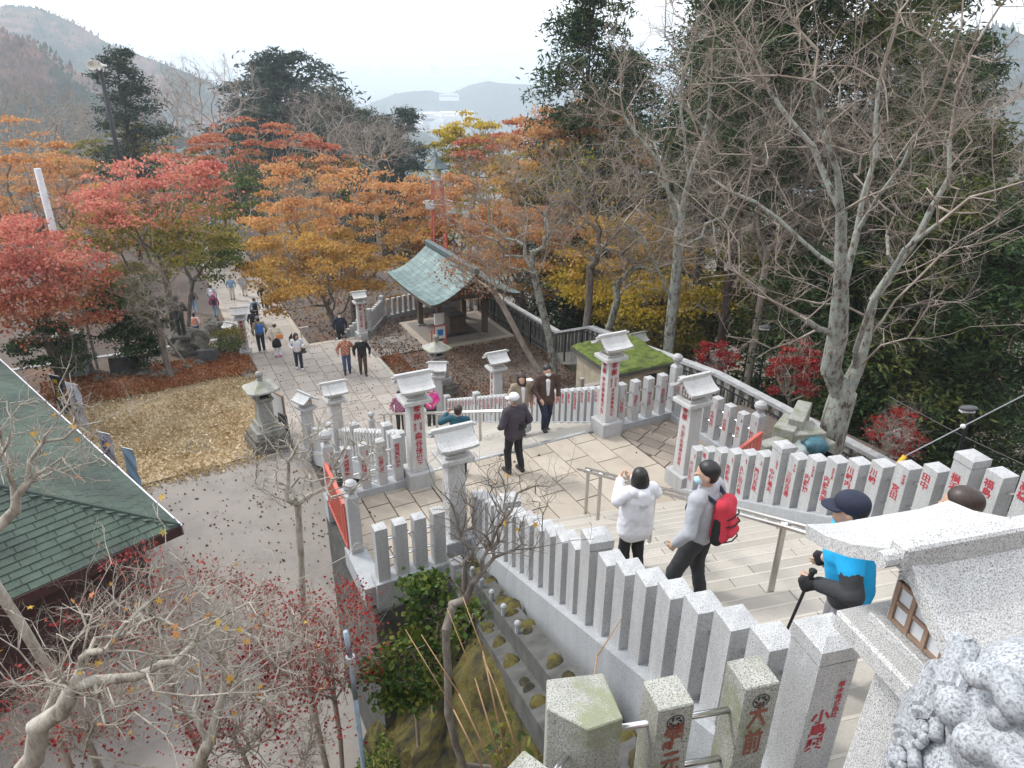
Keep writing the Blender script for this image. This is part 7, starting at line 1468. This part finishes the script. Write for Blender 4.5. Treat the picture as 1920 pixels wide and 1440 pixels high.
# --- guardian lion at the lower right
def lion():
    s = .43; T = thing('guardian_lion', 'carved granite guardian lion with curled brows at the lower right corner', 'statue', Uf(1.135, .64, zt), AU+R_(126)); Zo = 1.985
    def q(c): return (c[0]*s, c[1]*s, (c[2]-1.2)*s+Zo)
    def E(c, r): return (q(c), tuple(x*s for x in r))
    def C(a, ra, b, rb): return (q(a), ra*s, q(b), rb*s)
    es = [E((0, -.05, 1.62), (.36, .40, .42)), E((0, .06, 2.02), (.26, .26, .25)), E((0, .0, 2.26), (.23, .24, .2)), E((0, .24, 2.18), (.17, .17, .13)), E((0, -.25, 1.45), (.36, .5, .34))]; cp = []
    for sx in (-1, 1):
        es += [E((sx*.05, .40, 2.22), (.055, .05, .045)), E((sx*.15, .3, 2.14), (.08, .08, .07)), E((sx*.24, .12, 2.12), (.09, .1, .09))]
        cp += [C((sx*.2, .3, 1.75), .11, (sx*.22, .4, 1.25), .1), C((sx*.22, .4, 1.24), .1, (sx*.22, .52, 1.24), .08)]
        for t in range(9):                       # heavy brows rolling up into a curl
            a0, a1 = t/9, (t+1)/9; f = lambda a: (sx*(.05+.19*a), .27-.10*a+.03*math.sin(a*9), 2.36+.05*math.sin(a*3)); cp.append(C(f(a0), .05-.012*a0, f(a1), .05-.012*a1))
    es += [E((0, .44, 2.24), (.06, .045, .045)), E((0, .36, 2.05), (.14, .12, .05))]
    blob('body', cp, .006, 'granite_carved', T, 3, es, k=.012, fold=.0008)
    rgl = np.random.default_rng(3)
    for k in range(9):
        a = rgl.uniform(.75, 5.53); zz = rgl.uniform(1.45, 2.42); rr = (.36 if zz < 1.8 else .29 if zz < 2.2 else .22); c = Vector((math.sin(a)*rr*s, (math.cos(a)*rr-.02)*s, (zz-1.2)*s+Zo)); sz = rgl.uniform(.075, .11)*s; nrm = Vector((math.sin(a), math.cos(a), .35)).normalized(); t1 = nrm.orthogonal().normalized(); t2 = nrm.cross(t1)
        P = [c+nrm*s*(.03+.05*(i/16))+t1*(sz*(1-i/17)*math.cos(i*.8))+t2*(sz*(1-i/17)*math.sin(i*.8)) for i in range(16)]; MB().path([tuple(p) for p in P], [(.03-.001*i)*s for i in range(16)], 8).ell(c+nrm*.05*s, sz*.4, 8, 6).obj('curl', 'granite_carved', T, smooth=True)
    for sx in (-1, 1):
        MB().ell(q((sx*.105, .285, 2.30)), (.05*s, .045*s, .048*s), 14, 9).obj('eye', 'granite_carved', T, smooth=True)
        for i, (x, y, z, l, wd, rx, ry) in enumerate(((.29, .02, 2.22, .30, .085, -30, 48), (.36, -.08, 1.98, .32, .08, -35, 60), (.40, -.14, 1.74, .32, .09, -30, 70), (.30, -.2, 2.1, .26, .07, -50, 30))):
            bevel(MB().box(-wd*s, wd*s, -l/2*s, l/2*s, -.03*s, .03*s, tx=.03*s, ty=.05*s, M=Matrix.Translation(q((sx*x, y, z))) @ Matrix.Rotation(R_(rx), 4, 'X') @ Matrix.Rotation(sx*R_(ry), 4, 'Y')).obj('lock', 'granite_carved', T), .008, 2)
    bevel(MB().box(-.15, .15, -.2, .2, 0, Zo-.06).obj('pedestal', 'granite', T), .02)
lion()
# ================================================================ the air: one box of thin haze
hz = struct(MB().box(-3600, 3600, -120, 6200, -480, 82).obj('haze', 'joint')); hz['kind'] = 'stuff'
hm = bpy.data.materials.new('haze'); hm.use_nodes = True; hn = hm.node_tree; hn.nodes.clear(); ho = hn.nodes.new('ShaderNodeOutputMaterial'); hv = hn.nodes.new('ShaderNodeVolumePrincipled')
hv.inputs['Color'].default_value = (.80, .90, 1.0, 1); hv.inputs['Density'].default_value = .0005; hv.inputs['Anisotropy'].default_value = .2; hn.links.new(hv.outputs[0], ho.inputs['Volume'])
hz.data.materials.clear(); hz.data.materials.append(hm)
